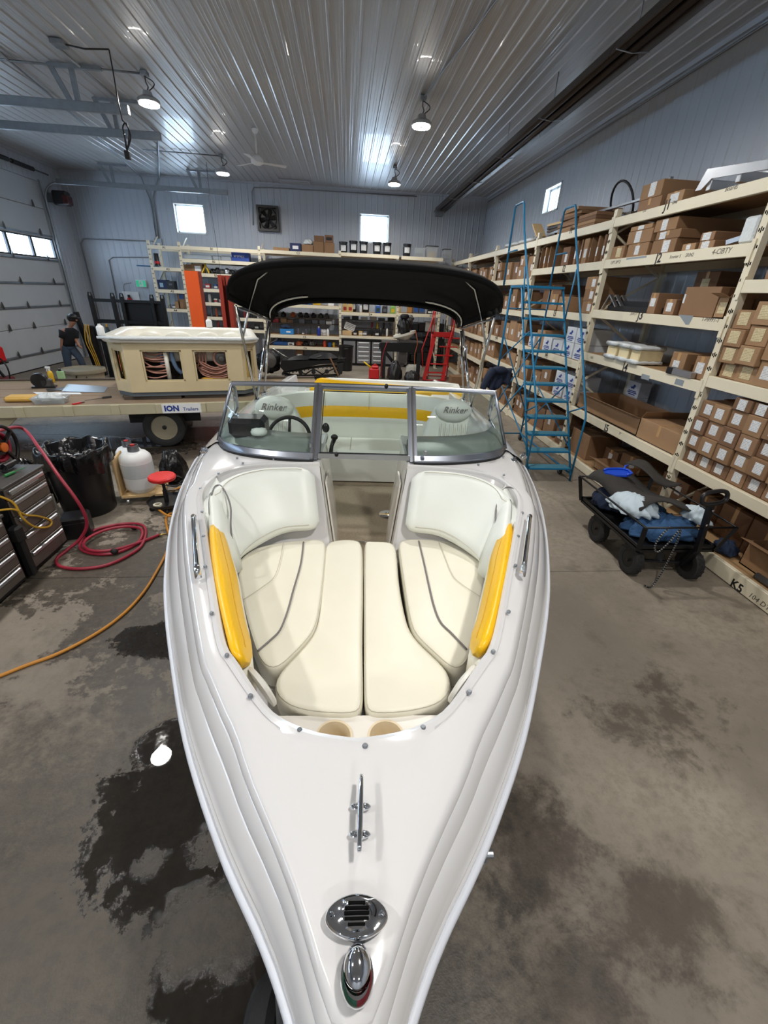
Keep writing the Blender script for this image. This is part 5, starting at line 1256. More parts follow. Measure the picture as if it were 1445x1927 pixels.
plank('long_strip', (XF+0.3, 9.0, 4.0), (XF+0.3, 6.95, 3.98), 0.05, 0.03, M_galv, 'long grey steel strip lying across the piles on top of the rack', 'strip')
for k in range(5):
    plank('scrap_profile', (XF+0.1+0.1*k, 7.15+0.06*k, 3.775+0.02*k), (XF+0.2+0.08*k, 7.75, 3.79+0.02*k), 0.08, 0.05, (M_dirtysteel, M_alum, M_blackmetal, M_galv, M_dirtysteel)[k], 'scrap metal profile on top of the rack by the I upright, %s from the aisle' % ORD[k], 'metal profile', 'scrap profiles on the rack')
for k in range(4):
    solo('plastic_bag', MB().ell((0,0,0.06), 0.12+0.015*k, 0.16, 0.058), M_bubble, (XF+0.18, 11.2+0.45*k, 3.745), 'small shiny plastic bag on top of bay H, %s from the ladder' % ORD[k], 'bag', 'plastic bags on the rack', smooth=True)
# ------------------------------------------------------------------ blue rolling ladder
lad = thing('rolling_ladder', (3.25, 6.9, 0), 0, 'tall blue rolling warehouse ladder with eleven steps beside the right rack', 'ladder')
def ly(z): return 6.12+0.611*(z-0.24)
LX0, LX1 = 2.89, 3.60
for i in range(11):
    z = 0.234*(i+1)
    st_ = obj('step', MB().rbox(LX0+0.02, LX1-0.02, ly(z)-0.02, ly(z)+0.17, z-0.03, z, 0.004), M_bluepaint, lad)
    obj('tread', MB().rbox(LX0+0.035, LX1-0.035, ly(z)-0.012, ly(z)+0.16, z, z+0.003, 0.001), M_bluetread, st_)
obj('platform', MB().rbox(LX0-0.02, LX1+0.0, 7.66, 8.22, 2.77, 2.81, 0.006), M_bluepaint, lad)
for x in (LX0, LX1):
    obj('stringer', MB().tube([(x, ly(0.12)+0.05, 0.12), (x, ly(2.78)+0.05, 2.78)], 0.017, 8), M_bluepaint, lad, True)
    xo = x-0.03 if x == LX0 else x+0.035; xt = 2.74 if x == LX0 else 3.57
    r = MB().tube([(xo, 6.14, 0.0), (xo, 6.14, 1.03), (xo, 6.17, 1.10), (xt, 7.62, 3.55), (xt, 7.80, 3.90), (xt, 7.84, 3.94), (xt, 8.16, 3.94), (xt, 8.20, 3.90), (xt, 8.20, 2.80)], 0.016, 8)
    obj('handrail', r, M_bluepaint, lad, True)
    obj('rail_stay', MB().tube([(x, ly(1.0)+0.05, 1.0), (xo, 6.14+0.1, 1.18)], 0.012, 6).tube([(x, ly(2.3)+0.05, 2.3), (xt, 7.33, 3.05)], 0.012, 6).tube([(xt, 7.8, 3.3), (xt, 8.2, 3.3)], 0.012, 6), M_bluepaint, lad, True)
    obj('rear_leg', MB().tube([(x, 8.2, 2.78), (x, 8.3, 0.14)], 0.017, 8), M_bluepaint, lad, True)
    obj('base_rail', MB().tube([(x, 6.16, 0.14), (x, 8.32, 0.14)], 0.016, 8), M_bluepaint, lad, True)
    obj('side_brace', MB().tube([(x, ly(0.5)+0.05, 0.5), (x, 8.27, 1.3)], 0.012, 6).tube([(x, ly(1.4)+0.05, 1.4), (x, 8.29, 0.3)], 0.012, 6), M_bluepaint, lad, True)
    for y in (6.45, 8.3):
        w_ = MB().lathe([(0.02,-0.018),(0.06,-0.018),(0.062,-0.008),(0.062,0.008),(0.06,0.018),(0.02,0.018)], 16, (x+0.0, y, 0.062), rotM('Y', 90))
        cst = obj('caster', w_, M_black_rub, lad, 40)
        obj('caster_fork', MB().box(x-0.026, x-0.020, y-0.02, y+0.02, 0.05, 0.135).box(x+0.020, x+0.026, y-0.02, y+0.02, 0.05, 0.135), M_galv, cst)
obj('rear_brace', MB().tube([(LX0, 8.28, 0.6), (LX1, 8.22, 2.0)], 0.012, 6).tube([(LX1, 8.28, 0.6), (LX0, 8.22, 2.0)], 0.012, 6).tube([(LX0, 8.22, 2.45), (LX1, 8.22, 2.45)], 0.012, 6).tube([(LX0, 8.31, 0.14), (LX1, 8.31, 0.14)], 0.014, 6), M_bluepaint, lad, True)
obj('gate_hook', MB().tube([(LX0+0.02, 7.66, 2.80), (LX0+0.02, 7.55, 2.78), (LX0+0.1, 7.54, 2.78), (LX0+0.1, 7.54, 2.6)], 0.012, 6), M_bluepaint, lad, True)
sg_ = MB().tube([(2.72, 7.75, 2.74), (2.72, 7.78, 1.46), (2.88, 7.86, 1.455), (3.06, 7.92, 1.455)], 0.014, 8).tube([(2.72, 7.78, 1.62), (2.9, 7.1, 2.15)], 0.010, 6)
obj('side_guard', sg_, M_bluepaint, lad, True)
# jacket draped over the guard rail
q = MB(); rg = []
rj = random.Random(3)
for i in range(15):
    u = i/14; x = 2.60+0.40*u; row = []
    for j in range(13):
        v = j/12; side = -1 if v < 0.5 else 1; t = abs(v-0.5)*2
        hang = (0.34+0.08*math.sin(u*5+1))*(0.85 if side > 0 else 1.0)
        z = 1.485-hang*t**1.2; y = 7.82+side*(0.03+0.05*t)+0.028*math.sin(u*17+t*3)*t
        row.append(Vector((x+0.02*math.sin(t*4+u*3), y-0.05*(1-u), z)))
    rg.append(row)
jk = thing('jacket', (2.8, 7.8, 1.13), 0, 'dark navy jacket draped over the blue ladder guard', 'jacket')
obj('jacket_body', MB().loft(rg, closed=False), M_jacket, jk, True).modifiers.new('cloth', 'SOLIDIFY').thickness = 0.02
obj('sleeve', MB().tube(spline([(2.62,7.72,1.46),(2.54,7.68,1.36),(2.48,7.66,1.22),(2.46,7.66,1.14)], 5), [0.075,0.075,0.07,0.07,0.068,0.066,0.066,0.064,0.062,0.06,0.06,0.058,0.058,0.056,0.055,0.052], 10), M_jacket, jk, True)
obj('hood', MB().ell((2.74,7.74,1.46), 0.15, 0.09, 0.07), M_jacket, jk, True)
# ------------------------------------------------------------------ helper for soft heaps
def lump(c, rx, ry, rz, seed, amp=0.12, freq=5, nu=36, nv=16, flat=True):
    r = random.Random(seed); ph = [r.uniform(0, 6.28) for _ in range(6)]; c = Vector(c); rings = []
    for i in range(nv+1):
        t = -PI/2+PI*i/nv; k = max(math.cos(t), 0.03); ring = []
        for j in range(nu):
            a = 2*PI*j/nu
            d = 1+amp*(math.sin(freq*a+ph[0]+3*t)+0.6*math.sin(2.3*freq*a+ph[1]-4*t)+0.5*math.sin(7*t+ph[2]+2*a))*(0.4+0.6*k)
            z = rz*math.sin(t)*d
            if flat and z < 0: z *= 0.25
            ring.append(c+Vector((rx*k*math.cos(a)*d, ry*k*math.sin(a)*d, z)))
        rings.append(ring)
    return MB().loft(rings, True, True, True)
def heap(name, c, rx, ry, rz, m, label, cat, seed=1, amp=0.12, freq=5, rz_=0.0, group=None):
    return solo(name, lump((0,0,rz*0.28), rx, ry, rz, seed, amp, freq), m, c, label, cat, group, smooth=True, rz=rz_)
def wheel(parent, c, R, W, axis='X', rim=M_blackmetal, name='wheel', tread=18):
    Mx = rotM('Y', 90) if axis == 'X' else rotM('X', 90)
    pr = [(R*0.55,-W*0.42),(R*0.72,-W*0.5),(R*0.93,-W*0.47),(R,-W*0.33),(R,W*0.33),(R*0.93,W*0.47),(R*0.72,W*0.5),(R*0.55,W*0.42)]
    w = obj(name, MB().lathe(pr, 32, c, Mx, False, False), M_tyre, parent, 35)
    obj('rim', MB().lathe([(R*0.57,-W*0.40),(R*0.5,-W*0.36),(R*0.48,-W*0.1),(R*0.2,-W*0.05),(R*0.17,-W*0.3),(R*0.05,-W*0.3),(R*0.05,W*0.3),(R*0.17,W*0.3),(R*0.2,W*0.05),(R*0.48,W*0.1),(R*0.5,W*0.36),(R*0.57,W*0.40)], 24, c, Mx), rim, w, 35)
    if tread:
        q = MB()
        for k in range(tread*2):
            a = 2*PI*k/(tread*2); s = 1 if k % 2 else -1
            p = Vector((R*0.995*math.cos(a), R*0.995*math.sin(a), s*W*0.2)); e = Vector((-math.sin(a), math.cos(a), 0))
            nrm = Vector((math.cos(a), math.sin(a), 0)); zz = Vector((0,0,1)); hw, hl2 = R*0.05, W*0.16
            vs = []
            for d in (0, R*0.035):
                for (i, j) in ((-1,-1),(1,-1),(1,1),(-1,1)): vs.append(Vector(c)+Mx@(p+nrm*d+e*(i*hw)+zz*(j*hl2)))
            q.add(vs, [(4,5,6,7),(0,1,5,4),(1,2,6,5),(2,3,7,6),(3,0,4,7)])
        obj('tread', q, M_tyre, w)
    return w
# ------------------------------------------------------------------ garden cart with cloths
cart = thing('garden_cart', (3.4, 4.0, 0), 0, 'black steel garden cart with pull handle and knobbly tyres beside the rack', 'cart')
cx0, cx1, cy0, cy1, cb, ct = 2.99, 3.84, 3.48, 4.68, 0.36, 0.66
for (x, y) in ((3.06,4.28),(3.06,3.62),(3.66,3.52),(3.72,4.28)): wheel(cart, (x, y, 0.168), 0.165, 0.095)
obj('axle', MB().tube([(3.0,3.60,0.17),(3.75,3.52,0.17)], 0.016, 8).tube([(3.0,4.28,0.17),(3.8,4.28,0.17)], 0.016, 8).beam((3.35,3.58,0.17),(3.38,3.62,cb),0.06,0.05).beam((3.4,4.28,0.17),(3.4,4.28,cb),0.4,0.04), M_blackmetal, cart)
obj('bed', MB().rbox(cx0, cx1, cy0, cy1, cb, cb+0.02, 0.004).rbox(cx0, cx1, cy0, cy0+0.03, cb-0.03, cb+0.05, 0.004).rbox(cx0, cx0+0.03, cy0, cy1, cb-0.03, cb+0.05, 0.004).rbox(cx1-0.03, cx1, cy0, cy1, cb-0.03, cb+0.05, 0.004).rbox(cx0, cx1, cy1-0.03, cy1, cb-0.03, cb+0.05, 0.004), M_blackmetal, cart)
sl = 0.06
top = [(cx0-sl, cy0-sl, ct), (cx1+sl, cy0-sl, ct), (cx1+sl, cy1+sl, ct), (cx0-sl, cy1+sl, ct)]; bot = [(cx0, cy0, cb), (cx1, cy0, cb), (cx1, cy1, cb), (cx0, cy1, cb)]
for k in (0,1,2,3): obj('side_rail', MB().tube([top[k], top[(k+1)%4]], 0.011, 8), M_blackmetal, cart, True)
for k in (0,1,2,3): obj('corner_post', MB().beam(bot[k], top[k], 0.045, 0.03), M_blackmetal, cart)
hx, hy = 3.56, 3.40
hd = obj('pull_handle', MB().beam((hx+0.02, hy+0.12, 0.16), (hx+0.0, hy-0.0, 0.42), 0.05, 0.04).beam((hx, hy, 0.40), (hx-0.03, hy+0.04, 0.92), 0.05, 0.045), M_blackmetal, cart)
Mh = rotM('X', 78)
g = [Vector((hx-0.03, hy+0.03, 0.985))+rotM('Y', -8)@Vector((0.125*math.copysign(abs(math.cos(a))**0.7, math.cos(a)), 0.012*math.sin(a), 0.06*math.copysign(abs(math.sin(a))**0.7, math.sin(a)))) for a in [2*PI*k/28 for k in range(28)]]
obj('grip', MB().tube(g, 0.021, 10, loop=True), M_blackplastic, hd, True)
for z in (0.86, 0.70): obj('bolt', MB().lathe([(0.012,0),(0.012,0.008),(0.006,0.012)], 10, (hx-0.03+0.008, hy+0.0, z), rotM('X', 90)), M_chrome, hd, 30)
heap('blue_cloth', (3.42, 3.78, cb+0.022), 0.38, 0.25, 0.17, M_denim, 'crumpled blue cloth lying at the front of the garden cart', 'cloth', 4, 0.11, 11)
heap('navy_cloth', (3.17, 4.42, cb+0.022), 0.16, 0.2, 0.2, M_navy, 'navy cloth bulging over the rear left edge of the garden cart', 'cloth', 9, 0.10, 5)
heap('denim_rag', (3.52, 4.28, cb+0.022), 0.24, 0.22, 0.14, M_denim, 'blue rag under the black fabric in the middle of the cart', 'cloth', 5, 0.10, 6)
heap('white_sheet', (3.16, 3.98, cb+0.2), 0.20, 0.26, 0.15, M_paleblue, 'pale crumpled sheet spilling over the left side of the garden cart', 'sheet', 12, 0.12, 11, 0.3)
heap('white_sheet', (3.74, 3.76, cb+0.2), 0.10, 0.17, 0.12, M_paleblue, 'pale sheet corner poking out behind the cart handle', 'sheet', 14, 0.13, 5)
q = MB(); rg = []
for i in range(13):
    u = i/12; row = []
    for j in range(9):
        v = j/8; row.append(Vector((3.0+0.62*v+0.1*u, 4.72-0.95*u, 0.70+0.035*math.sin(u*7+v*2)+0.05*math.sin(v*5)+(-0.05 if j == 0 else 0))))
    rg.append(row)
bf = solo('black_canvas', MB().loft(rg, closed=False), M_fabricblk, (3.3, 4.3, 0.66), 'stiff black fabric panel lying over the top of the garden cart', 'fabric', smooth=True, local=False); bf.modifiers.new('cloth', 'SOLIDIFY').thickness = 0.012
q = MB(); rg = []
for i in range(9):
    u = i/8; rg.append([Vector((3.62+0.34*v, 4.95-0.62*u, 0.76+0.06*math.sin(u*3+v*3))) for v in (0,0.25,0.5,0.75,1)])
bf = solo('canvas_flap', MB().loft(rg, closed=False), M_fabricblk, (3.8, 4.65, 0.7), 'black fabric flap at the back of the garden cart next to the rack', 'fabric', smooth=True, local=False); bf.modifiers.new('cloth', 'SOLIDIFY').thickness = 0.012
q = MB(); pts = [(0.0,0.0),(0.07,-0.09),(0.2,-0.13),(0.3,-0.1),(0.34,0.0),(0.3,0.06),(0.2,0.08),(0.1,0.09),(0.03,0.06)]
dp = solo('dustpan', MB().slab([(x, y, 0) for x, y in pts], 0.02), M_bluetray, (3.12, 4.55, 0.765), 'bright blue plastic dustpan lying on the black fabric', 'dustpan', rz=0.2)
c = obj('rim', MB().tube([(x, y, 0.03) for x, y in pts[2:]], 0.014, 6), M_bluetray, None, True); c.parent = dp
c = obj('grip', MB().tube([(0.30,0.03,0.03),(0.37,0.09,0.05),(0.42,0.1,0.05)], 0.012, 6), M_bluetray, None, True); c.parent = dp
rp = spline([(3.20,3.44,0.66),(3.13,3.43,0.56),(3.10,3.42,0.44),(3.16,3.42,0.38),(3.24,3.42,0.5),(3.30,3.42,0.64),(3.30,3.40,0.5),(3.26,3.38,0.2),(3.20,3.36,0.02),(3.12,3.32,0.012),(3.09,3.36,0.012)], 6)
rp2 = [Vector((p.x, p.y, p.z)) for p in rp]
rope = thing('rope', (3.2,3.4,0.0), 0, 'black and white braided rope looped over the front of the cart', 'rope')
obj('rope_core', MB().tube(rp2, 0.008, 6), M_black, rope, True)
q = MB()
rp3 = resample(rp2, 170)
for i in range(0, 169, 3): q.tube([rp3[i], rp3[i+1]], 0.0083, 5)
obj('light_strand', q, M_whitepaint, rope)
heap('navy_rag', (XF+0.15, 3.70, 0.186), 0.10, 0.13, 0.12, M_navy, 'dark navy rag on the K5 shelf behind the cart', 'cloth', 22)
solo('metal_shaft', MB().cyl((0,0.3,0.035), (0,-0.3,0.035), 0.034, 14).cyl((0,-0.3,0.035), (0,-0.42,0.035), 0.022, 12), M_dirtysteel, (XF+0.09, 2.92, 0.183), 'grey metal shaft lying on the K5 shelf edge', 'shaft', smooth=True)
# ------------------------------------------------------------------ tool chests on the left
def chest(name, y0, y1, ztop, zb, label, rows_, x1=-3.0, depth=0.55):
    t = thing(name, (x1-depth/2, (y0+y1)/2, 0), 0, label, 'tool chest')
    obj('body', MB().rbox(x1-depth, x1-0.012, y0, y1, zb, ztop-0.03, 0.006), M_blackmetal, t)
    obj('top', MB().rbox(x1-depth, x1+0.01, y0-0.005, y1+0.005, ztop-0.03, ztop, 0.006), M_dirtysteel, t)
    zz = zb+0.03; hs_ = (ztop-0.06-zb)/sum(rows_)
    for r in rows_:
        h_ = hs_*r
        d = obj('drawer', MB().rbox(x1-0.03, x1, y0+0.02, y1-0.02, zz+0.004, zz+h_-0.004, 0.004), mat('brushed_drawer',(124,116,110),0.38,0.7,0.15,8,stretch=(1,1,20)), t)
        obj('handle', MB().rbox(x1+0.004, x1+0.022, y0+0.05, y1-0.05, zz+h_-0.062, zz+h_-0.02, 0.008).box(x1, x1+0.01, y0+0.05, y0+0.07, zz+h_-0.046, zz+h_-0.026).box(x1, x1+0.01, y1-0.07, y1-0.05, zz+h_-0.046, zz+h_-0.026), M_alum, d)
        zz += h_
    return t
t = chest('tool_chest', 3.66, 4.24, 0.945, 0.05, 'far steel tool chest with silver drawer handles and cluttered top', [1,1,1,0.85,0.6])
obj('sticker', MB().box(-2.999,-2.996,3.74,4.12,0.84,0.885), M_label, t); 
text('lettering', 'tools', 0.035, M_redplastic, (-2.9955, 3.95, 0.862), (0,1,0), (0,0,1), t)
obj('bumper', MB().rbox(-3.03,-2.965,3.60,3.665,0.05,0.56,0.01).rbox(-3.04,-2.95,3.58,3.68,0.42,0.58,0.02), M_black_rub, t)
chest('tool_chest', 2.62, 3.565, 0.74, 0.05, 'near steel tool chest with wide drawers at the left picture edge', [1,1,1,1], -3.0)
# small things on the chest
solo('drill', MB().tube([(0,0,0.05),(0.0,0.16,0.05)], [0.03,0.025], 10).beam((0,0.03,0.05),(0.0,-0.01,0.0),0.03,0.04), M_blackplastic, (-3.2,4.02,0.947), 'small black power tool lying on the far tool chest', 'tool')
solo('screwdriver', MB().tube([(0,0,0.014),(0.02,0.1,0.014)], [0.014,0.012], 8).tube([(0.02,0.1,0.014),(0.04,0.22,0.014)], 0.004, 6), mat('green_handle',(40,120,60),0.4), (-3.12,3.9,0.947), 'green handled screwdriver on the far tool chest', 'tool')
# hose reel with red hose
reel = thing('hose_reel', (-3.36,4.14,0.947), 0, 'black hose reel wound with red hose on top of the tool chest', 'hose reel')
rc = Vector((-3.32,4.12,1.16)); Mr = rotM('Y', 90)
obj('flange', MB().lathe([(0.205,-0.008),(0.21,0.0),(0.205,0.008),(0.08,0.012),(0.05,0.012)], 32, rc+Vector((-0.1,0,0)), Mr), M_blackplastic, reel, 40)
fl_ = obj('flange', MB().torus(0.195, 0.018, rc+Vector((0.1,0,0)), Mr, 36, 8), M_blackplastic, reel, True)
for k in range(4): obj('spoke', MB().beam(rc+Vector((0.1,0,0)), rc+Vector((0.1,0.19*math.cos(k*PI/2+0.6),0.19*math.sin(k*PI/2+0.6))), 0.03, 0.02), M_blackplastic, fl_)
obj('hub', MB().lathe([(0.07,-0.1),(0.07,0.1)], 16, rc, Mr), M_blackplastic, reel, 40)
obj('hub_cap', MB().lathe([(0.045,0.10),(0.045,0.125),(0.03,0.13)], 16, rc, Mr), mat('orange_cap',(220,110,40),0.5), reel, 40)
for k in range(5):
    obj('wound_hose', MB().torus(0.13+0.012*(k % 2), 0.017, rc+Vector((-0.07+0.035*k,0,0)), Mr, 32, 8), M_redhose, reel, True)
obj('stand', MB().beam(rc+Vector((-0.13,0,0)), (rc.x-0.13, rc.y, 0.95), 0.05, 0.02).beam((rc.x-0.13, rc.y-0.1, 0.957), (rc.x-0.13, rc.y+0.1, 0.957), 0.06, 0.012), M_blackmetal, reel)
# red hose: leaves the reel, hangs to the floor and coils
hose = [rc+Vector((0.02,-0.14,0.02)), Vector((-3.14,3.86,1.27)), Vector((-3.0,4.1,1.22))]
hp_ = [ (rc.x+0.05, rc.y+0.0, rc.z+0.135)] + [tuple(onz(p, z)) for p, z in (((40,805),1.12),((75,845),0.98),((110,895),0.80),((140,935),0.6),((158,965),0.42),((163,990),0.26),((150,1015),0.12),((125,1036),0.03))]
hp_ += [tuple(onz(p, 0.018)) for p in ((107,1051),(110,1064),(135,1070),(170,1069),(205,1062),(240,1046),(265,1028),(274,1005),(270,990),(250,985),(215,988),(180,997),(157,1012),(150,1028),(160,1038),(185,1043),(215,1041),(245,1030),(262,1018))]
hp_ += [tuple(onz(p, z)) for p, z in (((268,1004),0.05),((262,994),0.05),((235,991),0.05),((200,997),0.05),((170,1010),0.05),((157,1024),0.05),((168,1035),0.05),((195,1037),0.05),((230,1031),0.04),((270,1018),0.02),((300,1006),0.018))]
rh = thing('air_hose', tuple(onz((210,1015),0)), 0, 'red rubber air hose coiled on the floor below the tool chest', 'hose')
obj('hose', MB().tube(spline(hp_, 6), 0.0165, 10), M_redhose, rh, True)
na, nb_ = onz((298,1007),0.018), onz((314,1004),0.02)
obj('fitting', MB().tube([na, na.lerp(nb_,0.5), nb_], [0.014,0.011,0.009], 8), mat('brass',(176,150,90),0.3,0.9,0.05), rh, True)
for p in ((215,1038),(252,992)):
    c = onz(p, 0.035); obj('hose_clip', MB().ell(c, 0.04, 0.03, 0.035), M_black_rub, rh, True)
# yellow cord over the chest drawers and the orange cord on the floor
yc = spline([(-3.25,3.35,0.80),(-3.10,3.55,0.93),(-2.99,3.70,0.80),(-2.975,3.73,0.62),(-2.97,3.82,0.47),(-2.965,3.98,0.38),(-2.97,4.05,0.41),(-2.975,3.92,0.53),(-2.98,3.78,0.62),(-2.99,3.66,0.74),(-3.12,3.45,0.78),(-3.3,3.2,0.765)], 6)
solo('power_cord', MB().tube(yc, 0.010, 8), M_yellowcord, (-3.0,3.8,0.38), 'yellow power cord looped over the drawers of the tool chests', 'cord', smooth=True, local=False)
oc = [onz(p, 0.014) for p in ((-60,1295),(0,1272),(50,1252),(100,1234),(150,1210),(200,1180),(240,1148),(272,1112),(295,1075),(313,1040),(320,1015),(315,995),(312,975),(322,966),(335,970))]+[onz((336,969),0.05), onz((318,971),0.09), onz((300,960),0.07), onz((288,948),0.04), onz((305,935),0.014), onz((322,925),0.014), onz((345,915),0.014), onz((375,905),0.014)]
solo('extension_cord', MB().tube(spline(oc, 6), 0.0135, 8), M_orangecord, tuple(onz((240,1148),0)), 'orange extension cord snaking over the wet floor beside the boat', 'cord', smooth=True, local=False)
# ------------------------------------------------------------------ bin, tanks, stool
bn = thing('trash_can', (-3.22,5.12,0), 0, 'big round black trash can with a bin bag folded over its rim', 'trash can')
obj('can_body', MB().lathe([(0.27,0.0),(0.285,0.02),(0.33,0.74),(0.345,0.80),(0.345,0.83),(0.32,0.83),(0.31,0.7),(0.26,0.1)], 36, (-3.22,5.12,0)), M_blackplastic, bn, 35)
q = MB(); rg = []
rb_ = random.Random(5)
for (r, z) in ((0.362,0.60),(0.372,0.70),(0.372,0.80),(0.355,0.845),(0.325,0.84),(0.30,0.72),(0.25,0.66),(0.12,0.66)):
    rg.append([Vector((-3.22+(r+0.018*math.sin(7*a+z*9)+0.012*math.sin(17*a))*math.cos(a), 5.12+(r+0.018*math.sin(7*a+z*9)+0.012*math.sin(17*a))*math.sin(a), z+0.022*math.sin(9*a+r*20)+(0.05*math.sin(3*a) if z < 0.65 else 0))) for a in [2*PI*k/56 for k in range(56)]])
obj('bin_bag', MB().loft(rg, True, False, True), M_bag, bn, True)
solo('foam_tray', MB().rbox(-0.11,0.11,-0.08,0.08,0,0.05,0.02), M_white, (-3.12,5.1,0.685), 'white foam tray lying inside the trash can', 'tray', rz=0.4)
heap('trash_bag', (-3.78,5.05,0.0), 0.20, 0.22, 0.52, M_bag, 'full black bag leaning between the tool chest and the trash can', 'bag', 31, 0.09, 6)
heap('trash_bag', (-2.5,6.05,0.0), 0.17, 0.2, 0.36, M_bag, 'crumpled black bag on the floor behind the white gas cylinder', 'bag', 33, 0.12, 6)
dl = thing('plywood_dolly', (-2.66,5.46,0), 0.2, 'small plywood dolly on casters under the gas cylinder', 'dolly')
dz = wm(dl)
obj('board', MB().rbox(-0.26,0.24,-0.2,0.2,0.10,0.135,0.004), M_pine, dl, local=True)
obj('upright_board', MB().rbox(-0.27,-0.245,-0.2,0.2,0.135,0.62,0.004), M_pine, dl, local=True)
for (x, y) in ((-0.2,-0.15),(0.2,-0.15),(0.2,0.15),(-0.2,0.15)):
    c = obj('caster', MB().lathe([(0.012,-0.014),(0.036,-0.014),(0.038,0),(0.036,0.014),(0.012,0.014)], 16, (x,y,0.038), rotM('Y',90)), M_alum, dl, 40, local=True)
    obj('caster_fork', MB().box(x-0.02,x-0.015,y-0.015,y+0.015,0.03,0.1).box(x+0.015,x+0.02,y-0.015,y+0.015,0.03,0.1), M_galv, c, local=True)
def gas(name, x, y, z, R, H, label, wrap):
    t = thing(name, (x,y,z), 0, label, 'gas cylinder')
    obj('shell', MB().lathe([(R*0.8,0.0),(R*0.8,0.02),(R*0.96,0.05),(R,0.08),(R,H*0.80),(R*0.95,H*0.88),(R*0.75,H*0.96),(R*0.3,H),(R*0.2,H)], 32, (x,y,z)), M_whitepaint, t, True)
    obj('collar', MB().lathe([(R*0.36,H*0.97),(R*0.34,H*1.14),(R*0.31,H*1.14),(R*0.33,H*0.97)], 24, (x,y,z), cap0=False, cap1=False), M_galv, t, 40)
    obj('valve', MB().cyl((x,y,z+H), (x,y,z+H*1.1), 0.018, 8).cyl((x-0.05,y,z+H*1.06), (x+0.05,y,z+H*1.06), 0.012, 8).lathe([(0.028,0),(0.028,0.02)], 12, (x,y,z+H*1.12)), mat('red_valve',(170,40,40),0.4), t, 40)
    if wrap: obj('shrink_wrap', MB().lathe([(R*1.01,H*0.40),(R*1.02,H*0.46),(R*1.012,H*0.55),(R*1.025,H*0.66),(R*1.01,H*0.74)], 32, (x,y,z), cap0=False, cap1=False), M_clearpl, t, True)
    return t
gas('gas_cylinder', -2.70, 5.44, 0.135, 0.19, 0.54, 'white gas cylinder wrapped in clear film on the plywood dolly', True)
gas('gas_cylinder', -3.02, 5.95, 0.0, 0.17, 0.56, 'second white gas cylinder standing behind the dolly', False)
st = thing('shop_stool', (-2.30,5.17,0), 0, 'round red shop stool with black tray base', 'stool')
obj('seat', MB().lathe([(0.12,0.395),(0.155,0.40),(0.163,0.415),(0.163,0.435),(0.15,0.45),(0.05,0.455)], 32, (-2.30,5.17,0)), M_stoolred, st, 40)
obj('post', MB().lathe([(0.028,0.09),(0.028,0.25),(0.02,0.25),(0.02,0.40)], 14, (-2.30,5.17,0)), M_blackplastic, st, 40)
obj('tray', MB().lathe([(0.05,0.075),(0.22,0.075),(0.235,0.12),(0.23,0.12),(0.215,0.085),(0.05,0.088)], 32, (-2.30,5.17,0)), M_blackplastic, st, 40)
for k in range(5):
    a = 2*PI*k/5; c = (-2.30+0.19*math.cos(a), 5.17+0.19*math.sin(a), 0.032)
    obj('caster', MB().lathe([(0.01,-0.012),(0.03,-0.012),(0.032,0),(0.03,0.012),(0.01,0.012)], 12, c, Matrix.Rotation(a,3,'Z')@rotM('X',90)).box(c[0]-0.006,c[0]+0.006,c[1]-0.006,c[1]+0.006,0.05,0.08), M_black_rub, st, 40)
solo('tape_roll', MB().lathe([(0.03,0),(0.052,0),(0.052,0.024),(0.03,0.024)], 24, cap0=False, cap1=False).loft([[(0.03*math.cos(2*PI*k/24),0.03*math.sin(2*PI*k/24),z) for k in range(24)] for z in (0,0.024)]), mat('masking_tape',(206,202,180),0.6), (-2.36,5.03,0.092), 'roll of pale masking tape lying in the stool tray', 'tape roll', smooth=40)
solo('tool_case', MB().rbox(-0.13,0.13,-0.12,0.12,0,0.26,0.02).rbox(-0.1,0.1,-0.125,-0.118,0.06,0.2,0.01), M_blackplastic, (-3.02,4.48,0), 'dusty black plastic tool case on the floor next to the trash can', 'tool case', rz=0.35)
cc = thing('cable_heap', (-2.45,5.75,0), 0, 'tangle of thin black cables on the floor behind the stool', 'cable')
rc_ = random.Random(8)
for k in range(4):
    pts = [Vector((-2.42+0.22*math.cos(a+k)*rc_.uniform(0.6,1.2), 5.75+0.2*math.sin(a+k)*rc_.uniform(0.5,1.2), 0.012+0.02*k+(0.1*abs(math.sin(a*1.5+k)) if k > 1 else 0))) for a in [i*0.8 for i in range(12)]]
    obj('cable', MB().tube(spline(pts, 5), 0.007, 6), M_black, cc, True)
solo('paper_sheet', MB().rbox(-0.16,0.16,-0.012,0.012,0,0.34,0.004), mat('grey_board',(176,172,160),0.7), (-3.52,4.72,0.0), 'pale board leaning beside the trash can', 'board', rz=1.0)
# ------------------------------------------------------------------ flat-deck trailer with the hot tub
TA = math.radians(12)
trl = thing('flat_trailer', (-3.2,7.42,0), TA, 'beige flat-deck trailer with plank floor standing behind the boat', 'trailer')
tM = wm(trl)
TX0, TX1, TD, TZ = -5.6, 3.0, 2.14, 0.80
for k in range(9):
    w_ = TD/9-0.02
    obj('deck_plank', MB().rbox(TX0, TX1, 0.08+k*(TD-0.14)/9, 0.08+k*(TD-0.14)/9+(TD-0.14)/9-0.008, TZ-0.04, TZ-0.002*(k % 3), 0.004), M_wood, trl, local=True)
for y in (0, TD-0.06): obj('side_beam', MB().rbox(TX0, TX1, y, y+0.06, TZ-0.17, TZ+0.012 if y else TZ, 0.006), M_beige, trl, local=True)
obj('rear_rail', MB().rbox(TX0, TX1, TD-0.06, TD, TZ+0.012, TZ+0.05, 0.006), M_wood2, trl, local=True)
for k in range(13):
    x = TX0+0.35+k*0.66; obj('stake_pocket', MB().rbox(x, x+0.13, -0.022, 0.0, TZ-0.165, TZ-0.004, 0.006), M_beige, trl, local=True)
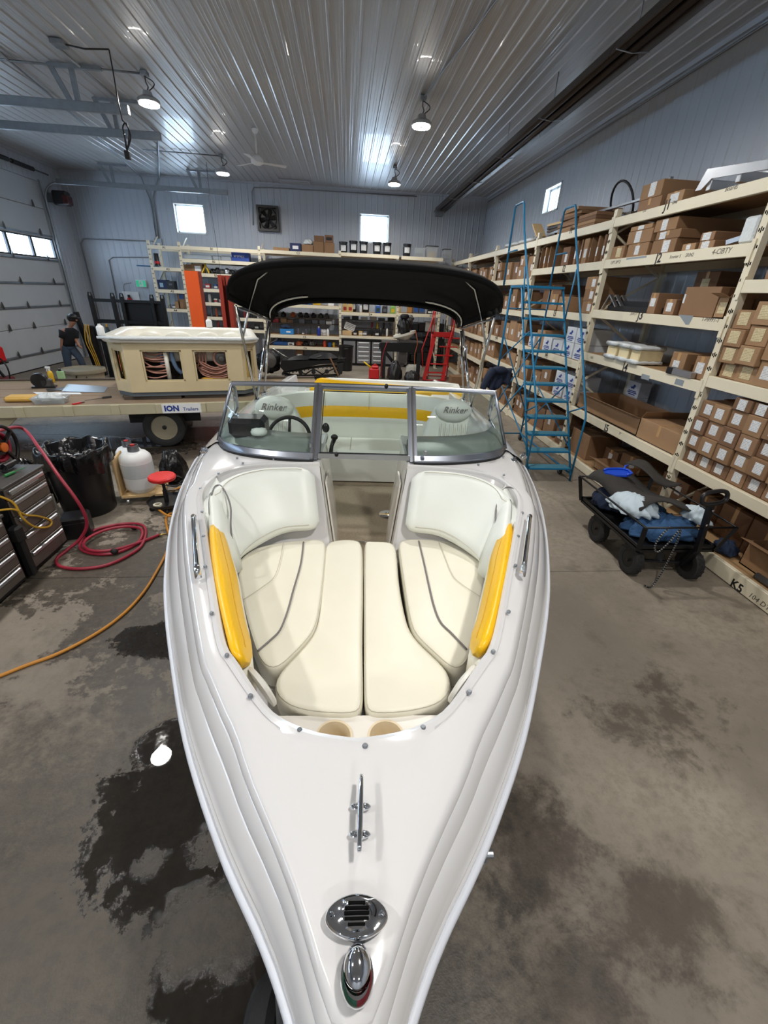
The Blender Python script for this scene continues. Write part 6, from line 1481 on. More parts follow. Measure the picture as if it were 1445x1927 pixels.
for k in range(6): obj('cross_member', MB().box(TX0+0.5+k*1.5, TX0+0.58+k*1.5, 0.06, TD-0.06, TZ-0.17, TZ-0.05), M_darksteel, trl, local=True)
obj('axle', MB().cyl((0.08,0.15,0.35),(0.08,TD-0.15,0.35),0.04,10).box(-0.5,0.66,0.42,0.48,0.38,0.62), M_darksteel, trl, local=True)
obj('underside_bracket', MB().ext([(-3.0,0.1,0.64),(-1.95,0.1,0.64),(-2.15,0.1,0.47),(-3.0,0.1,0.47)], (0,0.06,0)).box(-4.2,-2.9,0.06,0.1,0.5,0.64), M_beige, trl, local=True)
def road_wheel(x, y):
    R = 0.345; c = (x, y, R); Mx = rotM('X', 90)
    w = obj('wheel', MB().lathe([(R*0.62,-0.1),(R*0.8,-0.115),(R*0.95,-0.1),(R,-0.07),(R,0.07),(R*0.95,0.1),(R*0.8,0.115),(R*0.62,0.1)], 40, c, Mx, False, False), M_tyre, trl, 35, local=True)
    M_rim = mat('cream_rim', (152,144,124), 0.45, 0.2, 0.1)
    obj('rim', MB().lathe([(R*0.63,0.09),(R*0.6,0.1),(R*0.56,0.07),(R*0.36,0.045),(R*0.2,0.075),(R*0.12,0.075),(R*0.11,0.06),(R*0.02,0.06)], 36, c, Mx), M_rim, w, 40, local=True)
    for k in range(8):
        a = 2*PI*k/8; p = Vector(c)+Mx@Vector((R*0.46*math.cos(a), R*0.46*math.sin(a), 0.064))
        q = MB().ell(p, 0.042, 0.012, 0.022, Matrix.Rotation(-a-0.5, 3, 'Y'), 10, 6); obj('rim_slot', q, M_slot, w, True, local=True)
    obj('hub', MB().lathe([(0.03,0.05),(0.03,0.09),(0.015,0.095)], 14, c, Mx), M_darksteel, w, 40, local=True)
road_wheel(0.08, 0.24); road_wheel(0.08, TD-0.24)
def tw(x, y, z): return tM@Vector((x, y, z))
b_ = text('lettering', 'ION', 0.125, M_inkblue, tw(0.28,-0.0235,TZ-0.085), tM.to_3x3()@Vector((1,0,0)), (0,0,1), trl, 0, 0.006)
text('lettering', 'Trailers', 0.078, M_inkblue, tw(0.575,-0.0235,TZ-0.10), tM.to_3x3()@Vector((1,0,0)), (0,0,1), trl, 0, 0.001)
obj('sticker', MB().box(0.13,0.74,-0.0225,-0.0,TZ-0.16,TZ-0.006), M_white, trl, local=True)
# hot tub on timbers
SA = math.radians(14)
tub = thing('hot_tub', (-3.83,7.56,0.93), SA, 'stripped hot tub with open cream skirt panels showing its hoses, on the trailer', 'hot tub')
TL, TDp, TH = 2.34, 2.0, 0.86
def panel(name, p0, p1, z0, z1, th, m=M_tubside):
    a, b = Vector((p0[0],p0[1],0)), Vector((p1[0],p1[1],0)); d = (b-a).normalized(); n = Vector((-d.y, d.x, 0))
    q = MB().ext([a+Vector((0,0,z0)), b+Vector((0,0,z0)), b+Vector((0,0,z1)), a+Vector((0,0,z1))], n*th); return obj(name, q, m, tub, local=True)
C = 0.26  # corner chamfer
sides = [((C,0),(TL-C,0)),((TL-C,0),(TL,C)),((TL,C),(TL,TDp-C)),((TL,TDp-C),(TL-C,TDp)),((TL-C,TDp),(C,TDp)),((C,TDp),(0,TDp-C)),((0,TDp-C),(0,C)),((0,C),(C,0))]
for i, (p0, p1) in enumerate(sides):
    a, b = Vector(p0), Vector(p1); P = lambda t: tuple(a.lerp(b, t))
    panel('skirt_rail', p0, p1, 0.0, 0.17, 0.04); panel('skirt_rail', p0, p1, 0.68, 0.80, 0.04)
    posts = ((0,0.13),(0.47,0.565),(0.87,1.0)) if i in (0,4) else (((0,0.2),(0.8,1)) if i % 2 else ((0,0.25),(0.75,1.0)))
    for (t0, t1) in posts: panel('skirt_post', P(t0), P(t1), 0.17, 0.68, 0.04)
    # recessed lip round each opening
    n_ = (b-a).normalized(); nv = Vector((-n_.y, n_.x))
    gaps = [(posts[k][1], posts[k+1][0]) for k in range(len(posts)-1)]
    for (t0, t1) in gaps:
        q0, q1 = a.lerp(b,t0), a.lerp(b,t1); L_ = (b-a).length; e = 0.03/L_
        for (s0, s1, z0, z1) in ((t0, t0+e, 0.17, 0.68), (t1-e, t1, 0.17, 0.68), (t0, t1, 0.17, 0.2), (t0, t1, 0.65, 0.68)):
            r0, r1 = a.lerp(b,s0)+nv*0.018, a.lerp(b,s1)+nv*0.018
            panel('opening_lip', tuple(r0), tuple(r1), z0, z1, 0.02)
        if i in (2,4,6): panel('back_panel', tuple(q0+nv*0.05), tuple(q1+nv*0.05), 0.17, 0.68, 0.01, M_foam)
        if i in (1,7): panel('foam_panel', tuple(q0+nv*0.12), tuple(q1+nv*0.12), 0.17, 0.68, 0.02, mat('yellow_foam',(222,190,104),0.8,0,0.15,8,bump=0.4,bscale=15))
obj('base_pan', MB().slab([(C,0.02,-0.07),(TL-C,0.02,-0.07),(TL-0.02,C,-0.07),(TL-0.02,TDp-C,-0.07),(TL-C,TDp-0.02,-0.07),(C,TDp-0.02,-0.07),(0.02,TDp-C,-0.07),(0.02,C,-0.07)], 0.07), mat('grey_base_pan',(92,100,106),0.6), tub, local=True)
def rr_loop(x0, x1, y0, y1, r, z, n=8):
    out = []
    for (cx_, cy_, a0) in ((x1-r,y1-r,0),(x0+r,y1-r,90),(x0+r,y0+r,180),(x1-r,y0+r,270)):
        for k in range(n+1):
            a = math.radians(a0+90*k/n); out.append(Vector((cx_+r*math.cos(a), cy_+r*math.sin(a), z)))
    return out
o_ = 0.05
rings = [rr_loop(-o_+0.02,TL+o_-0.02,-o_+0.02,TDp+o_-0.02,0.3,0.79), rr_loop(-o_,TL+o_,-o_,TDp+o_,0.3,0.81), rr_loop(-o_,TL+o_,-o_,TDp+o_,0.3,0.86), rr_loop(-o_+0.02,TL+o_-0.02,-o_+0.02,TDp+o_-0.02,0.29,0.885), rr_loop(0.1,TL-0.1,0.1,TDp-0.1,0.3,0.885), rr_loop(0.14,TL-0.14,0.14,TDp-0.14,0.28,0.84), rr_loop(0.2,TL-0.2,0.2,TDp-0.2,0.28,0.5), rr_loop(0.5,TL-0.5,0.5,TDp-0.5,0.25,0.42), rr_loop(0.6,TL-0.6,0.6,TDp-0.6,0.2,0.12)]
sh = obj('shell', MB().loft(rings, True, False, True), M_tubshell, tub, True, local=True)
for k, (x, y, rx, ry) in enumerate(((0.45,1.78,0.22,0.1),(0.95,1.82,0.25,0.08),(1.5,1.82,0.22,0.08),(1.95,1.78,0.2,0.1),(0.2,1.0,0.08,0.3),(TL-0.2,1.0,0.08,0.3))):
    obj('seat_moulding', MB().ell((x,y,0.70), rx, ry, 0.12), M_tubshell, sh, True, local=True)
obj('film_wrap', MB().tube([(-0.05,-0.05,0.87),(0.3,-0.07,0.86),(TL/2,-0.065,0.865),(TL-0.2,-0.065,0.86),(TL+0.05,0.05,0.865)], [0.02,0.03,0.028,0.03,0.02], 8), M_bubble, sh, True, local=True)
rt = random.Random(4)
obj('inner_wall', MB().box(0.25,TL-0.25,0.42,0.46,0.0,0.78), mat('tub_inner_shade',(52,46,42),0.9,0,0.3,6), tub, local=True)  # dark colour paints in the shade seen behind the skirt openings
for k in range(9):
    z = 0.24+0.045*k; pts = [(0.30,0.2+0.02*k,0.62-0.05*rt.random()),(0.40+0.04*rt.random(),0.14,z+0.16*rt.random()),(0.62,0.09+0.03*(k % 3),z-0.03+0.06*rt.random()),(0.84,0.10,z+0.02)]
    obj('hose', MB().tube(spline(pts, 5), 0.013, 8), M_copper, tub, True, local=True)
obj('manifold', MB().cyl((0.86,0.1,0.18),(0.86,0.1,0.66),0.035,12), M_tubshell, tub, True, local=True)
obj('blue_pipe', MB().tube(spline([(0.95,0.12,0.68),(0.96,0.12,0.5),(1.0,0.14,0.36),(1.06,0.16,0.28)], 5), 0.035, 10).tube([(0.78,0.16,0.7),(0.78,0.16,0.42)], 0.035, 10), mat('blue_pvc',(96,120,150),0.35), tub, True, local=True)
for k in range(8):
    z = 0.22+0.03*k; pts = [(1.32,0.2,z+0.2*rt.random()),(1.4,0.12+0.02*(k % 3),z+0.04),(1.62,0.09+0.03*(k % 3),z*0.8+0.03),(1.86,0.11,z+0.05*rt.random()),(1.98,0.2,z+0.2*rt.random())]
    obj('hose', MB().tube(spline(pts, 5), 0.013, 8), M_copper, tub, True, local=True)
for k in range(3): obj('hose', MB().tube(spline([(1.36+0.06*k,0.18,0.68),(1.38+0.05*k,0.14,0.52),(1.34+0.06*k,0.16,0.4)], 5), 0.015, 8), M_copper, tub, True, local=True)
obj('hose', MB().torus(0.125, 0.016, (1.74,0.10,0.53), rotM('X', 90), 28, 8), M_copper, tub, True, local=True)
obj('pump', MB().lathe([(0.11,0.0),(0.11,0.1),(0.05,0.12),(0.045,0.14),(0.02,0.145)], 24, (1.74,0.2,0.53), rotM('X', 90)), M_dirtysteel, tub, 40, local=True)
obj('insulation_wad', MB().ell((1.6,0.14,0.19),0.25,0.06,0.03), mat('yellow_wad',(214,160,60),0.8), tub, True, local=True)
for k, (x, y) in enumerate(((0.55,0.1),(1.5,0.1),(0.55,1.5),(1.5,1.5))):
    c = wm(tub)@Vector((x, y, 0)); solo('timber', MB().rbox(-0.45,0.45,-0.05,0.05,0,0.055,0.004), M_wood2, (c.x,c.y,TZ+0.001), ('dark timber under the hot tub, %s' % ('front left','front right','rear left','rear right')[k]), 'timber', 'timbers under the hot tub', rz=TA)
# things on the deck and on the tub rim
def on_deck(p): return onz(p, TZ+0.002)
def bottle(name, c, R, H, m, label, capm=M_white, group=None, cat='bottle', shoulder=0.7):
    o = solo(name, MB().lathe([(R*0.9,0),(R,0.01),(R,H*shoulder),(R*0.8,H*(shoulder+0.12)),(R*0.35,H*(shoulder+0.2)),(R*0.35,H*0.93)], 14), m, c, label, cat, group, smooth=40)
    k = obj('cap', MB().lathe([(R*0.42,H*0.9),(R*0.42,H)], 10), capm, None, 40); k.parent = o; return o
def spray(c, m, label, H=0.27):
    o = bottle('spray_bottle', c, 0.045, H*0.8, m, label)
    k = obj('trigger', MB().rbox(-0.06,0.03,-0.014,0.014,H*0.82,H*0.96,0.008).beam((-0.03,0,H*0.84),(-0.05,0,H*0.66),0.014,0.012), M_white, None); k.parent = o; return o
spray(tuple(on_deck((99,719))), mat('yellow_bottle',(220,176,40),0.4), 'yellow spray bottle with white trigger on the trailer deck', 0.30)
o = solo('green_card', MB().rbox(-0.06,0.06,-0.03,0.03,0,0.19,0.01), mat('pale_green',(160,200,150),0.5), tuple(on_deck((118,717))), 'pale green bottle with black cap on the trailer deck', 'bottle', rz=0.2)
k = obj('cap', MB().cyl((0,0,0.19),(0,0,0.23),0.025,10), M_black, None); k.parent = o
mg = thing('bench_grinder', tuple(on_deck((82,729))), 0.3, 'small black and grey machine with a round guard on the trailer deck', 'machine')
obj('guard', MB().lathe([(0.12,-0.06),(0.13,0.0),(0.12,0.06)], 20, (-0.03,0,0.13), rotM('X',90)), M_blackplastic, mg, 40, local=True); obj('motor', MB().rbox(-0.02,0.16,-0.06,0.06,0.0,0.15,0.02), M_dirtysteel, mg, local=True); obj('foot', MB().rbox(-0.16,0.2,-0.08,0.08,0,0.03,0.005), M_black, mg, local=True)
def sheet(name, pix, m, label, cat, th=0.006, z=None, lift=0.0):
    P = [onz(p, (TZ+0.004 if z is None else z)) for p in pix]; c = sum(P, Vector())/len(P)
    return solo(name, MB().slab([tuple(q) for q in P], th), m, tuple(c), label, cat, local=False)
sheet('foil_insulation', [(127,723),(204,728),(196,739),(116,737)], mat('foil_insulation',(186,192,196),0.3,0.7,0.15,14), 'silver foil insulation panel lying on the trailer deck', 'panel')
sheet('dark_strip', [(86,732),(125,728),(122,734),(90,737)], M_dirtysteel, 'dark grey strip of lining under the foil panel', 'strip', 0.004)
sheet('paper_strip', [(62,738),(150,739),(154,742),(70,742)], M_paper[0], 'white paper strip lying in front of the foil panel', 'paper', 0.003)
o = solo('padded_envelope', MB().rbox(-0.27,0.27,-0.13,0.13,0,0.085,0.03), mat('manila',(212,168,84),0.7), tuple(on_deck((52,754))), 'thick yellow padded envelope near the edge of the trailer deck', 'envelope', rz=0.2)
tr_ = thing('plastic_tray', tuple(on_deck((98,763-5))), 0.2, 'clear plastic tray of crumpled wrap near the edge of the trailer deck', 'tray')
obj('tray_shell', MB().loft([[(-0.2,-0.1,0.0),(0.2,-0.1,0),(0.2,0.1,0),(-0.2,0.1,0)],[(-0.24,-0.13,0.1),(0.24,-0.13,0.1),(0.24,0.13,0.1),(-0.24,0.13,0.1)],[(-0.23,-0.12,0.1),(0.23,-0.12,0.1),(0.23,0.12,0.1),(-0.23,0.12,0.1)],[(-0.19,-0.09,0.01),(0.19,-0.09,0.01),(0.19,0.09,0.01),(-0.19,0.09,0.01)]], True, True, True), M_clearpl, tr_, local=True)
obj('crumpled_wrap', lump((0,0,0.06), 0.19, 0.1, 0.09, 3, 0.2, 6), M_bubble, tr_, True, local=True)
a_, b_ = on_deck((160,755)), on_deck((210,748)); o = thing('screwdriver', tuple(a_), 0, 'long screwdriver with black handle lying on the trailer deck', 'tool')
obj('shaft', MB().tube([a_+Vector((0,0,0.012)), b_.lerp(a_,0.35)+Vector((0,0,0.012))], 0.005, 6), M_dirtysteel, o); obj('handle', MB().tube([b_.lerp(a_,0.35)+Vector((0,0,0.016)), b_+Vector((0,0,0.016))], 0.015, 8), M_black, o)
a_, b_ = on_deck((137,762)), on_deck((153,759)); o = thing('utility_knife', tuple(a_), 0, 'red utility knife at the edge of the trailer deck', 'knife')
obj('body', MB().beam(a_+Vector((0,0,0.012)), b_+Vector((0,0,0.012)), 0.03, 0.022), M_redplastic, o); obj('tip', MB().beam(b_+Vector((0,0,0.012)), b_+(b_-a_)*0.4+Vector((0,0,0.012)), 0.02, 0.015), M_dirtysteel, o)
dr = thing('lidded_tub', (-7.05,12.6,0), 0, 'beige plastic tub with lid and black handle behind the trailer', 'tub')
obj('tub_body', MB().lathe([(0.40,0.0),(0.44,0.03),(0.47,0.36),(0.5,0.38)], 32, (-7.05,12.6,0)), mat('grey_beige_plastic',(150,142,122),0.5), dr, 40); obj('lid', MB().lathe([(0.52,0.37),(0.53,0.40),(0.52,0.46),(0.47,0.47),(0.46,0.44),(0.1,0.44)], 32, (-7.05,12.6,0)), mat('tub_lid',(140,132,112),0.5), dr, 40); obj('handle', MB().tube([(-7.0,12.12,0.34),(-7.0,12.08,0.22),(-6.8,12.09,0.2),(-6.75,12.14,0.33)], 0.018, 8), M_black, dr, True)
c = wm(tub)@Vector((0.0,0.05,0.886)); o = bottle('tub_bottle', tuple(c), 0.055, 0.17, M_white, 'white bottle standing on the left corner of the tub rim')
c = wm(tub)@Vector((1.55,TDp-0.02,0.888)); o = bottle('tub_bottle', tuple(c), 0.06, 0.17, M_white, 'white squat bottle standing on the far rim of the hot tub')
# ------------------------------------------------------------------ things between the trailer and the back wall, left
def member(name, parts, label, cat, loc, m):
    t = thing(name, loc, 0, label, cat)
    for (nm, b, mm) in parts: obj(nm, b, mm or m, t)
    return t
fx = [ony((p,560), 14.0).x for p in (170,212,229,285,305)]; q = []
for x in fx: q.append(('guard_post', MB().rbox(x-0.05,x+0.05,13.95,14.05,1.0,2.2,0.008), None))
q.append(('guard_rail', MB().rbox(fx[0],fx[4],13.96,14.04,2.05,2.13,0.006).rbox(fx[0],fx[4],13.96,14.04,1.5,1.6,0.006), None))
for x in fx: q.append(('guard_loop', MB().tube([(x-0.05,14,2.19),(x-0.03,14,2.28),(x+0.03,14,2.28),(x+0.05,14,2.19)], 0.018, 6), None))
for x in (fx[0]+0.1, fx[4]-0.1): q.append(('leg', MB().rbox(x-0.07,x+0.07,13.93,14.07,0,1.05,0.01), None))
q.append(('blade', MB().ext([(fx[1],13.9,1.0),(fx[4]+0.8,13.9,1.25),(fx[4]+0.8,13.9,0.9),(fx[1],13.9,0.7)], (0,0.06,0)), M_darksteel)); q.append(('side_plate', MB().rbox(fx[2],fx[3]+0.3,14.06,14.1,1.3,2.12,0.01), None))
member('machine_guard', q, 'black steel guard frame with square posts behind the hot tub', 'machine guard', (fx[0],14,0), M_blackmetal)
col = thing('lift_column', (-3.97,13.1,0), 0, 'bright orange vehicle lift column standing behind the hot tub', 'lift')
obj('front_plate', MB().rbox(-4.15,-3.81,12.98,13.02,0.02,2.9,0.006), M_orange, col); obj('column', MB().box(-4.15,-4.11,13.02,13.3,0.02,2.9).box(-3.85,-3.81,13.02,13.3,0.02,2.9), M_orange2, col); obj('base_plate', MB().box(-4.25,-3.7,12.9,13.4,0,0.02), M_orange2, col)
col = thing('lift_column', (-3.17,13.1,0), 0, 'red-brown lift column with an open channel facing the boat', 'lift')
obj('column', MB().box(-3.32,-3.28,12.98,13.28,0.02,2.84).box(-3.06,-3.02,12.98,13.28,0.02,2.84).box(-3.28,-3.06,13.24,13.28,0.02,2.84), M_orange2, col); obj('front_lip', MB().box(-3.28,-3.22,12.98,13.0,0.02,2.84).box(-3.12,-3.06,12.98,13.0,0.02,2.84), M_orange2, col); obj('chain', MB().cyl((-3.17,13.15,0.1),(-3.17,13.15,2.8),0.015,6), M_darksteel, col); obj('base_plate', MB().box(-3.42,-2.9,12.9,13.4,0,0.02), M_orange2, col)
member('oxygen_cylinder', [('cylinder', MB().lathe([(0.1,0),(0.115,0.02),(0.115,1.15),(0.09,1.28),(0.04,1.36),(0.03,1.42)], 18, (-6.75,13.75,0.0)), None), ('valve', MB().cyl((-6.75,13.75,1.42),(-6.75,13.75,1.5),0.025,8), M_yellowcord)], 'dark green gas bottle behind the trailer tub', 'gas bottle', (-6.75,13.75,0), mat('bottle_green',(30,52,50),0.45))
pt = thing('jack_stand', (-7.5,14.15,0), 0, 'black post draped with yellow hoses beside the standing man', 'stand')
obj('post', MB().beam((-7.5,14.15,0.02),(-7.7,14.15,1.75),0.12,0.1), M_blackmetal, pt); obj('cabinet', MB().rbox(-7.5,-7.28,14.1,14.3,0.0,1.4,0.03), M_blackplastic, pt)
for k in range(3): obj('hose', MB().tube(spline([(-7.44+0.05*k,13.96,1.45),(-7.52+0.07*k,13.94,1.0),(-7.42+0.05*k,13.92,0.6),(-7.38+0.05*k,13.92,0.3)], 6), 0.014, 6), M_yellowcord, pt, True)
member('orange_block', [('block', MB().rbox(-6.45,-6.15,13.05,13.3,0.0,0.72,0.01), None), ('strap', MB().box(-6.46,-6.14,13.04,13.31,0.3,0.36), M_black)], 'orange painted steel block behind the left end of the tub', 'block', (-6.55,13.1,0), M_orange)
wl = thing('welder', (-9.05,12.2,0), 0.0, 'red welding machine on a black cart in front of the garage door', 'welder')
obj('case', MB().rbox(-9.3,-8.75,12.0,12.4,0.62,0.98,0.03), M_redplastic, wl); obj('face', MB().rbox(-9.1,-8.85,11.99,12.0,0.7,0.9,0.004), mat('dark_red',(120,24,26),0.4), wl)
obj('cart_frame', MB().beam((-9.5,12.2,1.6),(-8.75,12.2,0.1),0.05,0.05).beam((-9.35,12.2,0.6),(-8.7,12.2,0.6),0.3,0.03).beam((-9.3,12.2,0.05),(-9.3,12.2,0.6),0.05,0.05).beam((-8.78,12.2,0.0),(-8.78,12.2,0.2),0.05,0.05), M_blackmetal, wl); obj('cable', MB().tube(spline([(-8.8,12.1,0.85),(-8.55,12.0,0.6),(-8.55,12.0,0.3),(-8.7,12.05,0.04)], 6), 0.02, 6), M_black, wl, True); obj('lower_case', MB().rbox(-9.3,-8.7,12.0,12.4,0.05,0.25,0.03), mat('dark_red2',(110,30,34),0.5), wl)
# ------------------------------------------------------------------ the man by the garage door
def skin_mesh(name, joints, edges, m, parent=None, sub=1):
    vs = [j[0] for j in joints]; me = bpy.data.meshes.new(name); me.from_pydata(vs, edges, [])
    o = bpy.data.objects.new(name, me); COL.objects.link(o); me.materials.append(m)
    md = o.modifiers.new('skin', 'SKIN'); md.use_smooth_shade = True
    for i, j in enumerate(joints): me.skin_vertices[0].data[i].radius = (j[1], j[2] if len(j) > 2 else j[1])
    me.skin_vertices[0].data[0].use_root = True
    s_ = o.modifiers.new('sub', 'SUBSURF'); s_.levels = sub; s_.render_levels = sub
    if parent is not None: o.parent = parent
    return o
PY = 13.7; PO = Vector((-8.0, PY, 0))
def pj(px, dy=0.0):
    q = ony(px, PY+dy)-PO; return (q.x, q.y, q.z)
pel = pj((127,649)); ch_ = pj((129,630)); nk = pj((131,617)); 
J = [(pel,0.12,0.10),(pj((128,640)),0.12,0.10),(ch_,0.165,0.12),(pj((130,621)),0.135,0.10),(nk,0.05),(pj((134,612)),0.052),(pj((136,606)),0.085,0.09),(pj((137,600)),0.088,0.095),
     (pj((120,623),-0.08),0.075),(pj((117,640),-0.12),0.05),(pj((116,655),-0.12),0.036),(pj((117,663),-0.1),0.038,0.022),
     (pj((139,623),0.06),0.075),(pj((143,640),0.02),0.05),(pj((150,652),-0.08),0.036),(pj((155,656),-0.1),0.038,0.022),
     (pj((124,653),-0.04),0.10),(pj((127,680),-0.06),0.07),(pj((131,702),-0.04),0.048),(pj((136,708),-0.12),0.042),
     (pj((132,653),0.06),0.10),(pj((148,671),0.0),0.07),(pj((159,693),0.05),0.048),(pj((164,698),-0.05),0.042)]
ED = [(0,1),(1,2),(2,3),(3,4),(4,5),(5,6),(6,7),(3,8),(8,9),(9,10),(10,11),(3,12),(12,13),(13,14),(14,15),(0,16),(16,17),(17,18),(18,19),(0,20),(20,21),(21,22),(22,23)]
man = skin_mesh('person', J, ED, M_skin, None, 2); man.location = PO; tag(man, 'person in dark cap, black t-shirt and jeans standing by the garage door', 'person')
def sub_skin(name, idx, grow, m):
    mp = {k: i for i, k in enumerate(idx)}; jj = [(J[k][0], J[k][1]+grow, (J[k][2] if len(J[k]) > 2 else J[k][1])+grow) for k in idx]
    return skin_mesh(name, jj, [(mp[a], mp[b]) for a, b in ED if a in mp and b in mp], m, man, 2)
TS = [Vector(J[k][0]) for k in (0,1,2,3)]; rg = []
for p, rx, ry_ in ((TS[0]-Vector((0,0,0.03)),0.185,0.15),(TS[1],0.185,0.15),(TS[2],0.215,0.16),(TS[3],0.21,0.14),(TS[3]+Vector((0.01,0,0.06)),0.10,0.09)): rg.append([p+Vector((rx*math.cos(a), ry_*math.sin(a), 0)) for a in [2*PI*k/20 for k in range(20)]])
c = obj('tshirt', MB().loft(rg, True, True, True), M_shirt, None, True); c.parent = man
for sx_ in ((8,9),(12,13)):
    a, b = Vector(J[sx_[0]][0]), Vector(J[sx_[1]][0]); c = obj('sleeve', MB().tube([a, a.lerp(b,0.5), a.lerp(b,0.8)], [0.12,0.095,0.088], 12), M_shirt, None, True); c.parent = man
q = MB().ell(Vector(J[0][0])-Vector((0,0,0.05)), 0.175, 0.15, 0.13, None, 16, 10)
for h_, k_, a_ in ((16,17,18),(20,21,22)): q.tube([Vector(J[0][0]).lerp(Vector(J[h_][0]),0.7), Vector(J[h_][0]), Vector(J[h_][0]).lerp(Vector(J[k_][0]),0.5), Vector(J[k_][0]), Vector(J[k_][0]).lerp(Vector(J[a_][0]),0.5), Vector(J[a_][0])], [0.12,0.125,0.115,0.095,0.085,0.075], 14)
c = obj('jeans', q, M_jeans, None, True); c.parent = man
for k in (18, 22):
    a, b = Vector(J[k][0]), Vector(J[k+1][0]); c = obj('shoe', MB().tube([a+(a-b)*0.25-Vector((0,0,0.03)), a-Vector((0,0,0.035)), b-Vector((0,0,0.01)), b+(b-a)*0.3-Vector((0,0,0.01))], [0.05,0.065,0.055,0.03], 10), M_black_rub, None, True); c.parent = man
hc = Vector(J[7][0]); q = MB().ell(hc+Vector((-0.02,0.01,0.015)), 0.125, 0.12, 0.115, None, 18, 12); c = obj('hair', q, M_hair, None, True); c.parent = man
q = MB().ell(hc+Vector((0.0,0,0.05)), 0.125, 0.12, 0.085, None, 18, 10).loft([[hc+Vector((0.07,-0.08,0.04)),hc+Vector((0.17,-0.09,0.02)),hc+Vector((0.2,0,0.015)),hc+Vector((0.17,0.06,0.02)),hc+Vector((0.07,0.09,0.04))],[hc+Vector((0.07,-0.08,0.055)),hc+Vector((0.17,-0.09,0.035)),hc+Vector((0.2,0,0.03)),hc+Vector((0.17,0.06,0.035)),hc+Vector((0.07,0.09,0.055))]], True, True, True); c = obj('cap', q, M_black, None, True); c.parent = man
q = MB().ell(hc+Vector((0.105,-0.03,-0.03)), 0.03, 0.02, 0.025); c = obj('nose', q, M_skin, None, True); c.parent = man
# ------------------------------------------------------------------ racking along the back wall
YR, YRB = 17.6, 18.66
brk = thing('pallet_rack', (-2.0, YR, 0), 0, 'cream steel rack with labelled bays A to E along the back wall', 'shelving')
ux_ = {'a': ony((280,470),YR).x, 'b': ony((338,475),YR).x, 'c': ony((488,480),YR).x, 'd': -0.20, 'e': 1.95, 'f': 3.55}
for k, x in ux_.items():
    zt = 3.86 if k in 'abcd' else 2.2
    upright(brk, x, YR, zt, 'y'); upright(brk, x, YRB-0.075, zt, 'y', slots=False)
    q = MB(); z = 0.25
    while z < zt-0.3: q.beam((x, YR+0.07, z), (x, YRB-0.07, z+0.5), 0.03, 0.03); z += 0.55
    obj('frame_brace', q, M_cream, brk)
def bz(p): return ony(p, YR-0.012).z
BS = {'A': [bz((305,462)), bz((310,503)), bz((318,545)), bz((326,581))],
      'B': [bz((410,466)), bz((415,490)), bz((420,516)), bz((430,545)), bz((440,571)), bz((450,598)), bz((460,620))],
      'C': [bz((560,473)), bz((560,573)), bz((560,631)), bz((560,652))],
      'D': [bz((720,479)), bz((720,590)), bz((720,634))], 'E': [bz((820,485)), bz((820,592))]}
BX = {'A': ('a','b'), 'B': ('b','c'), 'C': ('c','d'), 'D': ('d','e'), 'E': ('e','f')}
BB = {}
for b_, zs in BS.items():
    x0, x1 = ux_[BX[b_][0]], ux_[BX[b_][1]]
    for i, z in enumerate(zs):
        if b_ == 'E' and i == 0: x1_ = x1
        BB[b_, i] = obj('beam', MB().rbox(x0+0.042, x1-0.042, YR-0.012, YR+0.04, z-0.11, z, 0.004), M_cream, brk)
        obj('beam', MB().rbox(x0+0.042, x1-0.042, YRB-0.04, YRB, z-0.11, z, 0.004), M_cream, brk)
        if not (b_ in 'AB' and i == 0): obj('shelf_board', MB().box(x0+0.05, x1-0.05, YR+0.04, YRB-0.04, z-0.02, z-0.002), M_galv if b_ in 'AB' else M_ply, brk)
for body, p, b_ in (('A1',(308,462.5),('A',0)),('A2',(316,507),('A',1)),('A3',(324,548),('A',2)),('A4',(330,583.5),('A',3)),('B1',(398,466),('B',0)),('B2',(402,491.5),('B',1)),('B3',(406,518),('B',2)),('C1',(561,474.5),('C',0)),('C5',(573,633),('C',2)),('C6',(574,654),('C',3)),('D4',(697,592),('D',1)),('E2',(811,593),('E',1))):
    c = ony(p, YR-0.0135); c.z = BS[b_[0]][b_[1]]-0.055
    text('lettering', body, 0.10, M_ink, c, (1,0,0), (0,0,1), BB[b_], 0, 0.002)
# thin work-bench shelves inside bays C and D
for (b_, z) in (('C',1.62),('C',1.42),('D',1.62),('D',1.33)):
    x0, x1 = ux_[BX[b_][0]], ux_[BX[b_][1]]; obj('bench_shelf', MB().box(x0+0.06, x1-0.06, YRB-0.5, YRB-0.06, z-0.02, z), M_wood2, brk)
